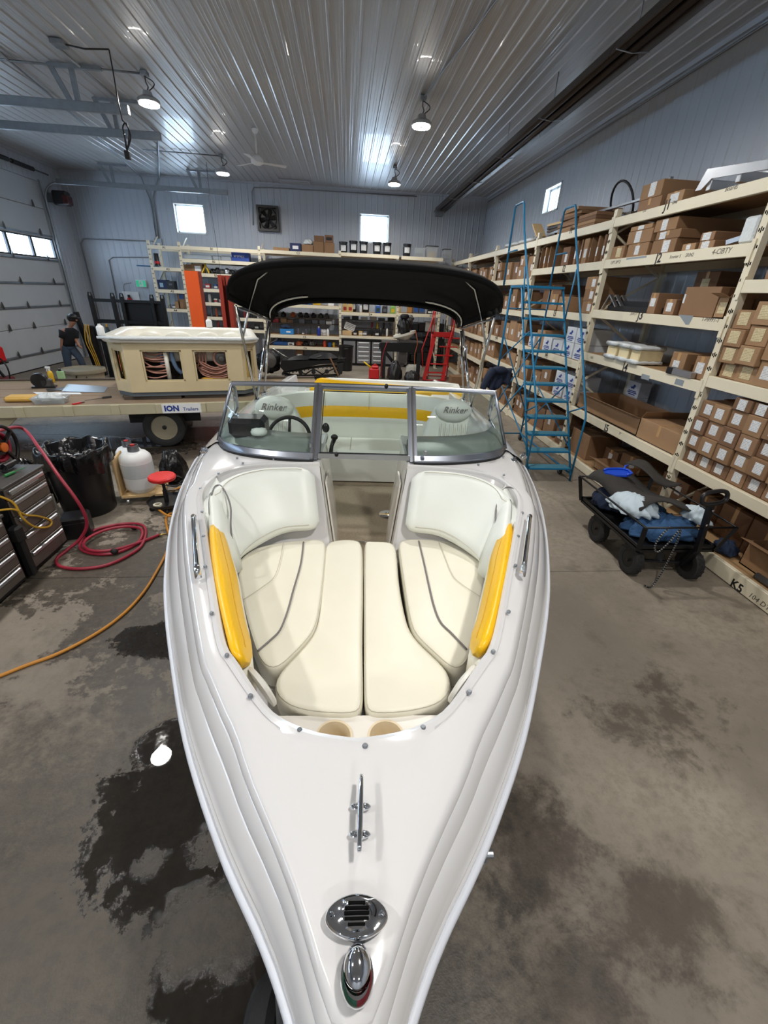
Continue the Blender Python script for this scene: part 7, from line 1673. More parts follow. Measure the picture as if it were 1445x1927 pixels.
# ---- small goods
gn = {}
def item(kind, x, y, z, label_shelf, col, s=1.0, grp=None):
    n = gn.get(label_shelf, 0); gn[label_shelf] = n+1; o_ = ORD[n] if n < 16 else None
    colname = ['black','tan','blue','lime green','white','red','dark green','yellow','grey','copper'][col]
    lab = '%s %s, %s from the left on %s' % (colname, {'bottle':'bottle','jug':'oil jug','tubb':'small tub','cbox':'small box','pail':'pail','can':'spray can','bag':'dark bundle'}[kind], o_ or 'one further right', label_shelf)
    g = grp or 'goods on '+label_shelf; m = M_oil[col]
    if kind == 'bottle': return bottle('bottle', (x,y,z), 0.04*s, 0.22*s, m, lab, M_oil[(col+4) % 10], g)
    if kind == 'can': return bottle('spray_can', (x,y,z), 0.033*s, 0.22*s, m, lab, M_white, g, 'spray can', 0.8)
    if kind == 'tubb':
        o = solo('small_tub', MB().lathe([(0.05*s,0),(0.055*s,0.09*s),(0.058*s,0.09*s),(0.058*s,0.11*s),(0.03*s,0.112*s)], 12), m, (x,y,z), lab, 'tub', g, smooth=40)
        c = obj('band', MB().lathe([(0.0535*s,0.02*s),(0.0565*s,0.07*s)], 12, cap0=False, cap1=False), M_oil[5 if col == 4 else 4], None); c.parent = o; return o
    if kind == 'cbox':
        o = solo('small_box', MB().rbox(-0.07*s,0.07*s,-0.06*s,0.06*s,0,0.12*s,0.004), m, (x,y,z), lab, 'box', g)
        c = obj('box_label', MB().box(-0.05*s,0.05*s,-0.0615*s,-0.06*s,0.03*s,0.08*s), M_oil[4] if col != 4 else M_oil[5], None); c.parent = o; return o
    if kind == 'jug':
        o = solo('oil_jug', MB().loft([[(sx_*0.5*w*s, sy_*0.5*d*s, zz*s) for sx_, sy_ in ((-1,-1),(1,-1),(1,1),(-1,1))] for (w,d,zz) in ((0.19,0.11,0),(0.2,0.12,0.02),(0.2,0.12,0.2),(0.17,0.11,0.25),(0.08,0.07,0.28),(0.06,0.06,0.3))], True, True, True), m, (x,y,z), lab, 'jug', g)
        c = obj('cap', MB().cyl((0.0,0,0.3*s),(0.0,0,0.335*s),0.026*s,10), M_oil[0], None); c.parent = o
        c = obj('handle', MB().tube([(0.09*s,0,0.22*s),(0.07*s,0,0.31*s),(0.02*s,0,0.30*s)], 0.014*s, 6), m, None, True); c.parent = o
        c = obj('jug_label', MB().box(-0.06*s,0.06*s,-0.0625*s,-0.0605*s,0.05*s,0.17*s), M_oil[(col+4) % 10 if col != 0 else 8], None); c.parent = o; return o
def pail(x, y, z, label, R=0.145, H=0.37, m=None, lab=True):
    o = solo('pail', MB().lathe([(R*0.88,0),(R*0.9,0.01),(R,H*0.9),(R*1.05,H*0.9),(R*1.05,H*0.94),(R*1.07,H*0.95),(R*1.07,H),(R*0.9,H),(R*0.88,H*0.97)], 24), m or M_blackplastic, (x,y,z), label, 'pail', 'black pails on the back rack', smooth=35)
    if lab:
        c = obj('pail_label', MB().loft([[(R*(0.95 if zz < 0.3 else 0.985)*1.012*math.sin(a), -R*(0.95 if zz < 0.3 else 0.985)*1.012*math.cos(a), H*zz) for a in [(-0.7+1.4*k/8) for k in range(9)]] for zz in (0.25,0.72)], closed=False), M_label, None, True); c.parent = o
    c = obj('handle', MB().tube([(R*1.06*math.cos(a), -R*1.0*abs(math.sin(a))*0.5-R*0.6*abs(math.sin(a)), H*0.93-0.10*abs(math.sin(a))) for a in [PI*k/12 for k in range(13)]], 0.005, 6), M_galv, None, True); c.parent = o
    return o
YT = YR+0.16
z1 = BS['C'][0]+0.002
for k, px in enumerate((646,665,684)):
    pail(ony((px,470),YT).x, YT, (BS['C'][0] if px < 655 else BS['D'][0])+0.002 if True else 0, 'black pail on top of the back rack under the window, %s from the left' % ORD[k])
for k, px in enumerate((709,728)): pail(ony((px,475),YT).x, YT, BS['D'][0]+0.002, 'black pail on top of the back rack right of the window, %s from the left' % ORD[k])
pail(ony((765,475),YT).x, YT, BS['D'][0]+0.002, 'black pail standing alone on top of the back rack')
M_tote = M_clearpl
for k, (p0, p1) in enumerate((((779,490),(800,475)),((801,490),(824,470)),((833,496),(848,480)))):
    a, b = ony(p0, YT), ony(p1, YT); w_ = b.x-a.x; h_ = max(0.2, b.z-a.z); z0 = BS['E'][0]+0.002
    t = thing('storage_tote', ((a.x+b.x)/2, YT+0.15, z0), 0, 'clear storage tote on top of the back rack, %s from the left' % ORD[k], 'tote', 'clear totes on the back rack')
    obj('tote_shell', MB().loft([[(sx_*(w_/2)*e, sy_*0.16*e, zz) for sx_, sy_ in ((-1,-1),(1,-1),(1,1),(-1,1))] for (e, zz) in ((0.85,0),(1,h_))], True, True, False), M_tote, t, local=True); obj('lid', MB().rbox(-w_/2-0.01,w_/2+0.01,-0.17,0.17,h_,h_+0.025,0.006), M_darksteel if k else M_tote, t, local=True)
    obj('contents', MB().rbox(-w_*0.33,w_*0.33,-0.11,0.11,0.01,h_*0.55,0.01), M_oil[(8,1,0)[k]], t, local=True)
def ybox(p0, p1, y, z0, depth, label, m, lab=None, cat='box', name='cardboard_box', z1=None):
    a, b = ony(p0, y), ony(p1, y); x0, x1 = min(a.x,b.x), max(a.x,b.x); zt = b.z if z1 is None else z1
    z0 = z0 if z0 is not None else a.z
    o = solo(name, MB().rbox(-(x1-x0)/2+0.004,(x1-x0)/2-0.004,0,depth,0,max(zt-z0,0.05),0.004), m, ((x0+x1)/2, y, z0), label, cat)
    if lab:
        w_, h_ = (x1-x0), zt-z0; c = obj('box_label', MB().box((lab[0]-0.5)*w_-lab[2]/2,(lab[0]-0.5)*w_+lab[2]/2,-0.003,-0.0005,lab[1]*h_-lab[3]/2,lab[1]*h_+lab[3]/2), lab[4], None); c.parent = o
    return o, zt
# on top of bay C
zc = BS['C'][0]+0.002
ybox((514,474),(544,468), YT, zc, 0.4, 'flat carton at the left end on top of bay C', CARD[2], z1=zc+0.1)
o, _ = ybox((546,476),(566,458), YT, zc, 0.35, 'dark blue box with white print on top of bay C', M_oil[2] if False else mat('navy_box',(36,48,92),0.6), (0.5,0.5,0.2,0.1,M_paper[0]))
ybox((568,477),(589,461), YT, zc, 0.4, 'plain carton on top of bay C beneath the crumpled foil', CARD[0]); heap('foil_ball', (ony((580,455),YT).x, YT+0.15, ony((580,460),YT).z+0.0), 0.16, 0.1, 0.12, M_bubble, 'crumpled silver wrap lying on the carton on top of bay C', 'wrap', 41, 0.18)
o, zt = ybox((590,478),(609,455), YT, zc, 0.4, 'tall carton in the middle of the pile on top of bay C', CARD[1]); ybox((591,455),(609,444), YT, zt+0.002, 0.4, 'small dark carton topmost left on bay C', CARD[3])
o, zt = ybox((610,478),(629,457), YT, zc, 0.4, 'open carton of parts at the right of the pile on bay C', CARD[1]); ybox((611,457),(627,443), YT, zt+0.002, 0.4, 'black and brown box topmost right on bay C', CARD[3], (0.5,0.5,0.2,0.09,M_oil[0]))
# bay A
zA = BS['A']
t = thing('plant_pot', (ony((290,495),YT).x+0.1, YT+0.02, zA[1]+0.034), 0, 'black and red tapered cup on the A2 shelf', 'cup')
obj('cup', MB().lathe([(0.1,0),(0.1,0.02),(0.085,0.04),(0.075,0.36),(0.08,0.38)], 16, (0,0,0)), M_blackplastic, t, 40, local=True); obj('red_band', MB().lathe([(0.094,0.07),(0.089,0.14)], 16, (0,0,0), cap0=False, cap1=False), M_redplastic, t, 40, local=True)
solo('blue_board', MB().rbox(-0.32,0.32,-0.2,0.2,0,0.03,0.008), mat('blue_board',(44,110,160),0.5), (ony((283,497),YT).x-0.12, YT+0.1, zA[1]+0.002), 'flat blue board poking out of the left end of the A2 shelf', 'board')
ybox((298,543),(313,527), YT, zA[2]+0.002, 0.3, 'dark blue box with pale oval on the A3 shelf', mat('navy_box2',(30,44,84),0.6), (0.4,0.45,0.12,0.14,mat('pale_blue_print',(150,190,220),0.6))); ybox((315,544),(327,529), YT, zA[2]+0.002, 0.3, 'black box next to the blue one on the A3 shelf', M_oil[0], (0.5,0.6,0.12,0.06,M_oil[8]))
ybox((337,582),(350,552), YT, zA[3]+0.002, 0.3, 'tall tan box with blue picture on the A4 shelf', CARD[0], (0.45,0.78,0.16,0.16,M_oil[2])); ybox((330,580),(338,567), YT, zA[3]+0.002, 0.3, 'short tan box on the A4 shelf', CARD[2])
item('can', ony((321,575),YT).x, YT, zA[3]+0.002, 'shelf A4', 8, 0.7); item('tubb', ony((325,575),YT).x+0.03, YT+0.02, zA[3]+0.002, 'shelf A4', 8, 1.1)
# bay B
zB = BS['B']
o, _ = ybox((436,488),(468,476), YT, zB[1]+0.002, 0.35, 'blue box with white lettering on the B2 shelf', mat('royal_box',(40,70,150),0.55)); text('lettering', 'WYPALL', 0.10, M_white, (o.location.x-0.05, YT-0.002, o.location.z+0.15), (1,0,0), (0,0,1), None, 0.3).parent = o
for ch in list(o.children):
    if ch.name.startswith('lettering'): ch.data.transform(Matrix.Translation(-Vector(o.location)))
for k, (a_, b_) in enumerate(((345,398),(400,415),(416,434))):
    x0, x1 = ony((a_,485),YT).x, ony((b_,485),YT).x; solo('shelf_liner', MB().rbox(-(x1-x0)/2,(x1-x0)/2,0,0.5,0,0.16,0.02), M_clearpl, ((x0+x1)/2, YT, zB[1]+0.002), 'cloudy plastic sheet roll on the B2 shelf, %s from the left' % ORD[k], 'plastic sheet', 'plastic rolls on the B2 shelf')
ybox((347,511),(361,498), YT, zB[2]+0.002, 0.35, 'wide brown carton at the left end of the B3 shelf', CARD[1]); ybox((362,512),(380,497), YT, zB[2]+0.002, 0.35, 'brown carton with white label on the B3 shelf', CARD[0], (0.55,0.5,0.2,0.16,M_paper[0]))
q = MB(); x = ony((388,512),YT).x
for (dx, dy) in ((-0.12,-0.1),(0.12,-0.1),(0.12,0.1),(-0.12,0.1)): q.tube([(dx,dy,0),(0,0,0.26)], 0.018, 6)
q.cyl((0,0,0.24),(0,0,0.34),0.03,10); solo('jack_stand', q, mat('yellow_stand',(226,186,30),0.45), (x, YT, zB[2]+0.002), 'yellow jack stand on the B3 shelf', 'jack stand')
for k, px in enumerate((400,409,418,427,436)):
    heap('hardware_pile', (ony((px,512),YT).x, YT+0.05, zB[2]+0.002), 0.085, 0.1, 0.11+0.03*(k % 2), (M_black,M_darksteel,M_dirtysteel,M_alum,M_blackmetal)[k], ('heap of black hardware','heap of dark steel fittings','heap of rusty brackets','heap of shiny clamps','heap of black straps')[k]+' on the B3 shelf', 'hardware', 60+k, 0.25, 7, group='hardware on the B3 shelf')
ri = random.Random(21)
def shelf_row(xa, xb, y, z, shelf, kinds, cols, step=(0.11,0.17), sc=(0.9,1.25)):
    x = xa
    while x < xb:
        s = ri.uniform(*sc); item(ri.choice(kinds), x, y+ri.uniform(0,0.1), z+0.002, shelf, ri.choice(cols), s); x += ri.uniform(*step)*s
bx0 = ux_['b']+0.75
shelf_row(bx0, ux_['c']-0.2, YT, zB[3], 'the fourth shelf of bay B', ('cbox','tubb','cbox'), (4,4,5,8,2), (0.17,0.24), (1.2,1.6))
shelf_row(bx0, ux_['c']-0.15, YT, zB[4], 'the fifth shelf of bay B', ('tubb','bottle','tubb'), (4,4,5,8,0), (0.15,0.2), (1.1,1.5))
shelf_row(bx0, ux_['c']-0.15, YT, zB[5], 'the sixth shelf of bay B', ('bottle','can','can'), (0,7,4,5,9,8), (0.13,0.2), (1.15,1.5))
shelf_row(bx0+0.2, ux_['c']-0.15, YT, zB[6], 'the lowest shelf of bay B', ('cbox','bottle'), (0,5,1,6), (0.2,0.3), (1.1,1.5))
# bay C
zC = BS['C']
for k, px in enumerate((545,570,578,594,622)): ybox((px-5,570),(px+ (9 if px != 622 else 6),563 if px != 622 else 561), YT, zC[1]+0.002, 0.3, ('green and white packet','small dark blue box','blue box with white print','yellow and blue box','white framed card')[k]+' on the shelf under the canvas edge of bay C', (M_oil[3],M_oil[2],M_oil[2],M_oil[7],M_paper[0])[k], name='small_box')
for k, px in enumerate((510,520,534,552,566,577,590,604,615)):
    heap('tool_pile', (ony((px,600),YRB-0.35).x, YRB-0.35, 1.622), 0.08, 0.08, 0.13, (M_black,M_darksteel,M_black,M_oil[9],M_black,M_oil[0],M_darksteel,M_oil[6],M_dirtysteel)[k], 'dark tool lying on the upper bench shelf of bay C, %s from the left' % ORD[k], 'tool', 80+k, 0.25, 6, group='tools on the bench shelf')
for k, px in enumerate((505,518,533,545,556,567,580,592,606,618)):
    ybox((px-5,600),(px+6,598), YRB-0.42, 1.422, 0.3, 'small storage bin on the lower bench shelf of bay C, %s from the left' % ORD[k], (M_oil[0],M_oil[5],CARD[0],CARD[3],M_oil[0],M_oil[8],M_darksteel,M_oil[8],M_oil[8],M_oil[4])[k], z1=1.53+0.03*(k % 3), name='storage_bin')
ybox((527,628),(552,620), YT, zC[2]+0.002, 0.3, 'bright blue shoe box with white tick on the C5 shelf', mat('sky_blue_box',(40,130,200),0.5), (0.62,0.5,0.16,0.05,M_white)); heap('blue_bundle', (ony((538,616),YT+0.1).x, YT+0.12, zC[2]+0.21), 0.2, 0.1, 0.10, M_navy, 'dark blue bundle lying on the shoe box', 'bundle', 90)
bottle('blue_bottle', (ony((600,625),YT).x, YT, zC[2]+0.002), 0.07, 0.32, mat('cobalt',(30,50,140),0.4), 'cobalt blue bottle on the C5 shelf'); bottle('white_bottle', (ony((617,625),YT).x, YT, zC[2]+0.002), 0.045, 0.26, M_white, 'white tube bottle at the right end of the C5 shelf')
pail(ony((609,625),YT+0.2).x, YT+0.25, zC[2]+0.002, 'small white pail on the C5 shelf', 0.12, 0.2, M_white, False)
shelf_row(ony((560,628),YT).x, ony((592,628),YT).x, YT+0.25, zC[2], 'the C5 shelf', ('can','bottle','tubb'), (0,6,8), (0.13,0.2), (0.8,1.1))
solo('blue_tool_case', MB().rbox(-0.3,0.3,0,0.3,0,0.13,0.02), mat('mid_blue',(40,92,160),0.5), (ony((528,648),YT).x, YT, zC[3]+0.002), 'long mid-blue tool case on the C6 shelf', 'tool case'); solo('small_blue_case', MB().rbox(-0.15,0.15,0,0.2,0,0.1,0.02), M_navy, (ony((521,642),YT).x, YT, zC[3]+0.134), 'small navy case lying on the long blue one', 'tool case')
ybox((541,650),(553,645), YT, zC[3]+0.002, 0.2, 'white box with black figures on the C6 shelf', M_paper[0], (0.5,0.5,0.12,0.04,M_oil[0]))
for k, px in enumerate((563,574,588)): heap('engine_part', (ony((px,648),YT).x, YT+0.1, zC[3]+0.002), 0.12, 0.12, 0.13+0.04*(k == 2), (M_oil[9],M_darksteel,M_dirtysteel)[k], ('rust coloured','dark','grey ribbed')[k]+' engine part on the C6 shelf', 'engine part', 100+k, 0.2)
bottle('orange_bottle', (ony((611,651),YT).x, YT, zC[3]+0.002), 0.06, 0.26, mat('orange_red',(206,70,36),0.4), 'orange-red bottle on the C6 shelf', M_black); bottle('yellow_bottle', (ony((628,651),YT).x, YT, zC[3]+0.002), 0.05, 0.2, M_oil[7], 'yellow bottle at the right end of the C6 shelf', M_black); ybox((617,651),(624,645), YT, zC[3]+0.002, 0.2, 'small blue and white box between the two bottles on C6', M_oil[2], name='small_box')
ybox((557,670),(570,660), YT+0.1, 0.0, 0.3, 'brown carton with white label on the floor under C6', CARD[1], (0.5,0.5,0.16,0.16,M_paper[0]), z1=0.52)
# bays D and E: jugs on the long shelf
zD = BS['D'][1]
for k, (px, col, kind) in enumerate(((649,1,'jug'),(659,1,'jug'),(673,8,'bottle'),(679,4,'bottle'),(711,2,'jug'),(724,0,'jug'),(739,3,'jug'),(752,1,'bottle'))):
    item(kind, ony((px,580),YT).x, YT, zD+0.002, 'shelf D4', col, 0.98 if kind == 'jug' else 1.2)
for k, px in enumerate((664,688)): pail(ony((px,578),YT+0.3).x, YT+0.32, zD+0.002, 'black pail behind the jugs on shelf D4, the %s one' % ('left','right')[k])
for k, (px, col, kind) in enumerate(((782,8,'jug'),(793,8,'jug'),(808,0,'cbox'),(815,8,'cbox'),(826,4,'bottle'))):
    item(kind, min(ony((px,585),YT).x, ux_['f']-0.1), YT, BS['E'][1]+0.002, 'shelf E2', col, 1.25)
pail(ony((834,585),YT).x-0.05, YT, BS['E'][1]+0.002, 'small white pail at the right end of shelf E2', 0.09, 0.16, M_white)
solo('wood_figure', MB().rbox(-0.1,0.1,-0.05,0.05,0,0.28,0.02).rbox(-0.05,0.05,-0.04,0.04,0.28,0.46,0.02), mat('amber_wood',(170,120,60),0.6), (ony((771,585),YT).x, YT+0.05, zD+0.002 if ony((771,585),YT).x < ux_['e'] else BS['E'][1]+0.002), 'amber wooden bottle holder behind the outboard engine', 'holder')
# bench under D: steel cabinets and worktop
ct_ = thing('workbench', (0.9, 17.75, 0), 0, 'steel workbench with doors and drawers under bay D', 'workbench')
xs_ = [ony((p,665),17.62).x for p in (645,670,698,724,742)]
zt_ = ony((690,640),17.62).z
obj('worktop', MB().rbox(xs_[0]-0.05, xs_[4]+0.6, 17.58, 18.3, zt_, zt_+0.05, 0.006), M_darksteel, ct_)
M_ss = mat('brushed_cabinet', (168,170,174), 0.35, 0.8, 0.08, 6, stretch=(1,1,14))
for i in range(5):
    x0 = xs_[i] if i < 5 else 0; x1 = xs_[i+1] if i < 4 else xs_[4]+0.55
    cb_ = obj('cabinet_body', MB().rbox(x0+0.005, x1-0.005, 17.66, 18.25, 0.06, zt_-0.002, 0.004), M_blackmetal, ct_)
    if i in (0, 3, 4):
        obj('door', MB().rbox(x0+0.03, x1-0.03, 17.63, 17.66, 0.1, zt_-0.05, 0.006), M_ss, cb_); obj('door_handle', MB().rbox(x1-0.12, x1-0.09, 17.6, 17.63, 0.35, zt_-0.25, 0.005), M_alum, cb_)
    else:
        for k in range(5):
            h_ = (zt_-0.15)/5; d = obj('drawer', MB().rbox(x0+0.03, x1-0.03, 17.63, 17.66, 0.1+k*h_, 0.1+(k+1)*h_-0.012, 0.004), M_ss, cb_); 
            obj('handle', MB().rbox(x0+0.09, x1-0.09, 17.605, 17.63, 0.1+(k+1)*h_-0.07, 0.1+(k+1)*h_-0.035, 0.005), M_white, cb_)
obj('kick_plate', MB().box(xs_[0], xs_[4]+0.55, 17.7, 18.2, 0.0, 0.06), M_black, ct_)
for k, px in enumerate((700,710,722,733,745)): item('bottle' if k % 2 else 'can', ony((px,615),YRB-0.3).x, YRB-0.3, 1.332, 'the bench shelf of bay D', (5,7,0,8,1)[k], 1.1)
for k, px in enumerate((652,668,685,702,718,736)): ybox((px-6,600),(px+7,598), YRB-0.42, 1.622, 0.3, 'pale storage bin on the top bench shelf of bay D, %s from the left' % ORD[k], (M_oil[8],M_oil[0],M_oil[4],M_oil[4],M_oil[8],M_oil[0])[k], z1=1.72+0.03*(k % 2), name='storage_bin')
ybox((644,634),(662,625), YT, BS['D'][2]+0.002, 0.4, 'wooden drawer box on the bench of bay D', M_pine, name='wooden_box', z1=BS['D'][2]+0.16)
o = solo('perforated_card', MB().rbox(-0.2,0.2,-0.006,0.006,0,0.26,0.003), M_paper[0], (ony((656,620),YT+0.1).x, YT+0.1, BS['D'][2]+0.17), 'white perforated card leaning on the wooden drawer box', 'card'); o.rotation_euler = (0.1,0.35,0.1)
for i in range(4):
    c = obj('hole_row', MB().box(-0.17,0.17,-0.008,-0.006,0.04+0.055*i,0.055+0.055*i), M_oil[8], None); c.parent = o
for k, px in enumerate((668,679,686,700,709,716,728)): item(('tubb','cbox','cbox','can','cbox','bottle','can')[k], ony((px,630),YT+0.1).x, YT+0.1, BS['D'][2]+0.002, 'the workbench', (0,1,8,0,0,0,4)[k], 1.3)
# dark shelving and crates right of the bench
ds = thing('storage_shelf', (3.0,18.3,0), 0, 'dark wire shelving with black crates behind the red ladder', 'shelving')
for z in (0.15,0.75,1.3): obj('shelf', MB().rbox(2.56,3.95,18.05,18.6,z-0.03,z,0.004), M_blackmetal, ds)
for x in (2.57,3.93):
    for y in (18.06,18.58): obj('post', MB().box(x-0.015,x+0.015,y-0.015,y+0.015,0,1.75), M_blackmetal, ds)
nk_ = 0
for z in (0.15,0.75,1.3):
    for k in range(5):
        x = 2.74+0.26*k; m_ = M_oil[4] if (z == 1.3 and k in (2,3)) else (M_blackplastic if (k+int(z*3)) % 3 else M_darksteel)
        solo('crate', MB().rbox(-0.12,0.12,-0.2,0.2,0,0.26+0.05*((k*7) % 3),0.02), m_, (x,18.3,z+0.002), '%s crate on the dark shelving, %s from the left, %s shelf up' % ('white' if m_ is M_oil[4] else 'black', ORD[k], ORD[nk_]), 'crate', 'crates behind the red ladder')
    nk_ += 1
# ------------------------------------------------------------------ floor things in front of the back rack
bt = thing('trash_can', (0.02,16.45,0), 0, 'tall black trash can standing in front of the steel cabinets', 'trash can')
obj('can_body', MB().lathe([(0.2,0.0),(0.22,0.02),(0.26,0.8),(0.28,0.84),(0.28,0.87),(0.24,0.87),(0.2,0.1)], 24, (0.02,16.45,0)), M_blackplastic, bt, 35); obj('handle', MB().rbox(-0.06,0.1,16.14,16.2,0.74,0.8,0.01), M_blackplastic, bt)
# snowmobile
sn = thing('snowmobile', (-1.75,14.6,0), 0, 'black snowmobile chassis with long track standing behind the boat', 'snowmobile')
def sj(px, dy=0.0): return ony(px, 14.5+dy)
def plate(name, pix, dy, th, m, sm=False): return obj(name, MB().ext([sj(p, dy) for p in pix], (0,th,0)), m, sn)
plate('tunnel', [(526,690),(530,678),(560,679),(600,678),(645,676),(648,680),(600,686),(560,695),(535,699)], 0.0, 0.5, M_blackmetal)
obj('seat', MB().loft([[sj(p, d) for p, d in (((580,674),-0.05),((590,667),0.05),((590,667),0.4),((580,674),0.5))],[sj(p, d) for p, d in (((600,676),-0.1),((605,663),0.0),((605,663),0.45),((600,676),0.55))],[sj(p, d) for p, d in (((620,675),-0.1),((622,664),0.0),((622,664),0.45),((620,675),0.55))],[sj(p, d) for p, d in (((636,674),-0.02),((632,670),0.05),((632,670),0.4),((636,674),0.5))]], True, True, True), M_blackplastic, sn, 40)
obj('tank', MB().loft([[sj(p, d) for p, d in (((540,678),0.0),((548,672),0.05),((548,672),0.45),((540,678),0.5))],[sj(p, d) for p, d in (((562,677),-0.05),((566,668),0.1),((566,668),0.4),((562,677),0.55))],[sj(p, d) for p, d in (((582,677),-0.02),((580,672),0.1),((580,672),0.4),((582,677),0.5))]], True, True, True), M_blackmetal, sn, 40)
obj('side_stripe', MB().ext([sj((592,673),-0.12),sj((603,668),-0.08),sj((606,670),-0.08)], (0,0.01,0)), M_dirtysteel, sn)
obj('clutch', MB().lathe([(0.22,0),(0.22,0.08),(0.12,0.12),(0.05,0.13)], 24, sj((507,678)), rotM('X', 90)), M_dirtysteel, sn, 40); obj('clutch', MB().lathe([(0.14,0),(0.14,0.1),(0.06,0.14)], 20, sj((500,692)), rotM('X', 90)), M_darksteel, sn, 40)
obj('engine', lump(sj((505,680),0.25), 0.35, 0.22, 0.34, 5, 0.16, 7, flat=False), M_blackmetal, sn, True)
obj('steering_post', MB().tube([sj((520,660),0.2), sj((545,676),0.2)], 0.02, 8).tube([sj((512,655),0.2), sj((540,672),0.25)], 0.02, 8), M_stain, sn, True)
obj('handlebar', MB().tube([sj((506,648),-0.2), sj((520,640),0.0), sj((522,636),0.3), sj((512,642),0.6)], 0.018, 8), M_black, sn, True)
trk = [sj(p)-Vector((0,0,0.06)) for p in ((530,700),(545,706),(560,707),(600,707),(630,706),(640,700),(636,690),(615,688),(580,692),(550,697))]
tb_ = MB(); rgk = spline([tuple(p) for p in trk], 4, True); tb_.loft([[p+Vector((0,0.06,0)), p+Vector((0,0.44,0)), p+Vector((0,0.44,0.03)), p+Vector((0,0.06,0.03))] for p in rgk], True, loop=True)
obj('track', tb_, M_black_rub, sn)
lg = MB()
for p in rgk[::1]: lg.box(p.x-0.012, p.x+0.012, p.y+0.07, p.y+0.43, p.z-0.035, p.z)
obj('track_lug', lg, M_black_rub, sn)['kind'] = 'stuff'
for px in ((566,701),(590,700),(615,699),(632,698)): obj('bogie_wheel', MB().lathe([(0.07,-0.02),(0.07,0.02),(0.03,0.025)], 16, sj(px,0.1), rotM('X',90)), M_blackplastic, sn, 40)
obj('suspension_arm', MB().tube([sj((575,704),0.1), sj((590,694),0.1), sj((606,704),0.1)], 0.022, 6).tube([sj((556,696),0.1), sj((575,704),0.1)], 0.02, 6).tube([sj((606,704),0.1), sj((630,693),0.1)], 0.02, 6), M_blackmetal, sn, True)
obj('rear_bumper', MB().tube([sj((640,676),-0.02), sj((650,674),0.0), sj((650,674),0.5), sj((640,676),0.52)], 0.018, 8), M_black, sn, True)
obj('mud_flap', MB().ext([sj((634,684),-0.0),sj((646,682),0.0),sj((644,704),0.0),sj((634,705),0.0)], (0,0.5,0)), M_black_rub, sn)
a_ = sj((620,674),-0.25); solo('wooden_stick', MB().beam(sj((621,673),-0.14), sj((637,707),-0.35), 0.03, 0.03), mat('stick_wood',(130,92,60),0.7), tuple(sj((637,709),-0.35)), 'thin wooden stick leaning against the snowmobile seat', 'stick', local=False)
# gas can
gc = thing('gas_can', (ony((704,713),14.9).x, 14.9, 0), 0, 'red plastic gas can with yellow spout on the floor', 'gas can'); gx = gc.location.x
obj('can_body', MB().rbox(gx-0.18,gx+0.16,14.8,15.05,0.0,0.34,0.03).rbox(gx-0.1,gx+0.14,14.82,15.03,0.34,0.42,0.03), M_redplastic, gc); obj('spout', MB().tube([(gx-0.12,14.9,0.36),(gx-0.36,14.88,0.54)], [0.035,0.022], 10), mat('yellow_spout',(236,196,40),0.4), gc, True); obj('handle', MB().tube([(gx-0.08,14.92,0.41),(gx+0.02,14.92,0.47),(gx+0.13,14.92,0.40)], 0.018, 8), M_redplastic, gc, True)
# outboard motor on a stand
ob = thing('engine_stand', (1.9,15.2,0), 0, 'dark timber engine stand holding the stripped outboard', 'stand')
for x in (1.28, 2.46):
    obj('leg', MB().rbox(x-0.06,x+0.06,14.95,15.07,0.0,1.0,0.006), M_darksteel, ob)
    obj('leg', MB().rbox(x-0.06,x+0.06,15.4,15.52,0.0,1.0,0.006), M_darksteel, ob)
obj('cross_beam', MB().rbox(1.15,2.62,14.93,15.02,0.88,1.17,0.01), M_blackmetal, ob); obj('cross_beam', MB().rbox(1.15,2.62,15.45,15.54,0.88,1.1,0.01), M_blackmetal, ob); obj('top_plank', MB().rbox(1.2,2.58,14.95,15.5,1.17,1.2,0.004), M_dirtysteel, ob)
obj('brace', MB().beam((1.32,15.0,0.85),(1.75,15.0,0.38),0.08,0.1), M_blackmetal, ob)
om = thing('outboard_motor', (1.93,15.15,1.2), 0, 'outboard motor with its cowl off showing the black engine', 'outboard motor')
cow = [Vector((1.93+0.38*math.cos(a)*(1.0 if math.cos(a) > 0 else 0.95), 15.15+0.24*math.sin(a), 1.45+0.10*math.cos(a))) for a in [2*PI*k/32 for k in range(32)]]
obj('cowl_pan', MB().loft([[Vector((1.93+(p.x-1.93)*0.4,15.15+(p.y-15.15)*0.4,1.24)) for p in cow],[p+Vector((0,0,-0.07)) for p in cow],cow,[Vector((1.93+(p.x-1.93)*0.9,15.15+(p.y-15.15)*0.9,p.z)) for p in cow],[Vector((1.93+(p.x-1.93)*0.85,15.15+(p.y-15.15)*0.85,p.z-0.05)) for p in cow]], True, True, True), M_tubshell, om, 40)
obj('power_head', lump((1.93,15.15,1.66), 0.2, 0.18, 0.26, 8, 0.14, 8, flat=False), M_black, om, True)
obj('flywheel', MB().lathe([(0.15,0),(0.155,0.03),(0.15,0.09),(0.09,0.12),(0.05,0.12),(0.045,0.1),(0.01,0.1)], 24, (1.93,15.15,1.90)), M_blackmetal, om, 40); obj('carburettor', lump((2.1,15.1,1.88), 0.1, 0.1, 0.12, 9, 0.2, 5, flat=False), M_dirtysteel, om, True)
obj('mid_section', MB().loft([[Vector((1.93+x,15.15+y,z)) for x,y in ((-w,-0.1),(w,-0.1),(w,0.12),(-w,0.12))] for (w,z) in ((0.13,1.26),(0.11,0.9),(0.14,0.62),(0.10,0.5))], True, True, True), M_dirtysteel, om); obj('skeg', MB().ext([(1.8,15.1,0.62),(2.05,15.1,0.62),(1.98,15.1,0.42),(1.88,15.1,0.36)], (0,0.05,0)), M_dirtysteel, om)
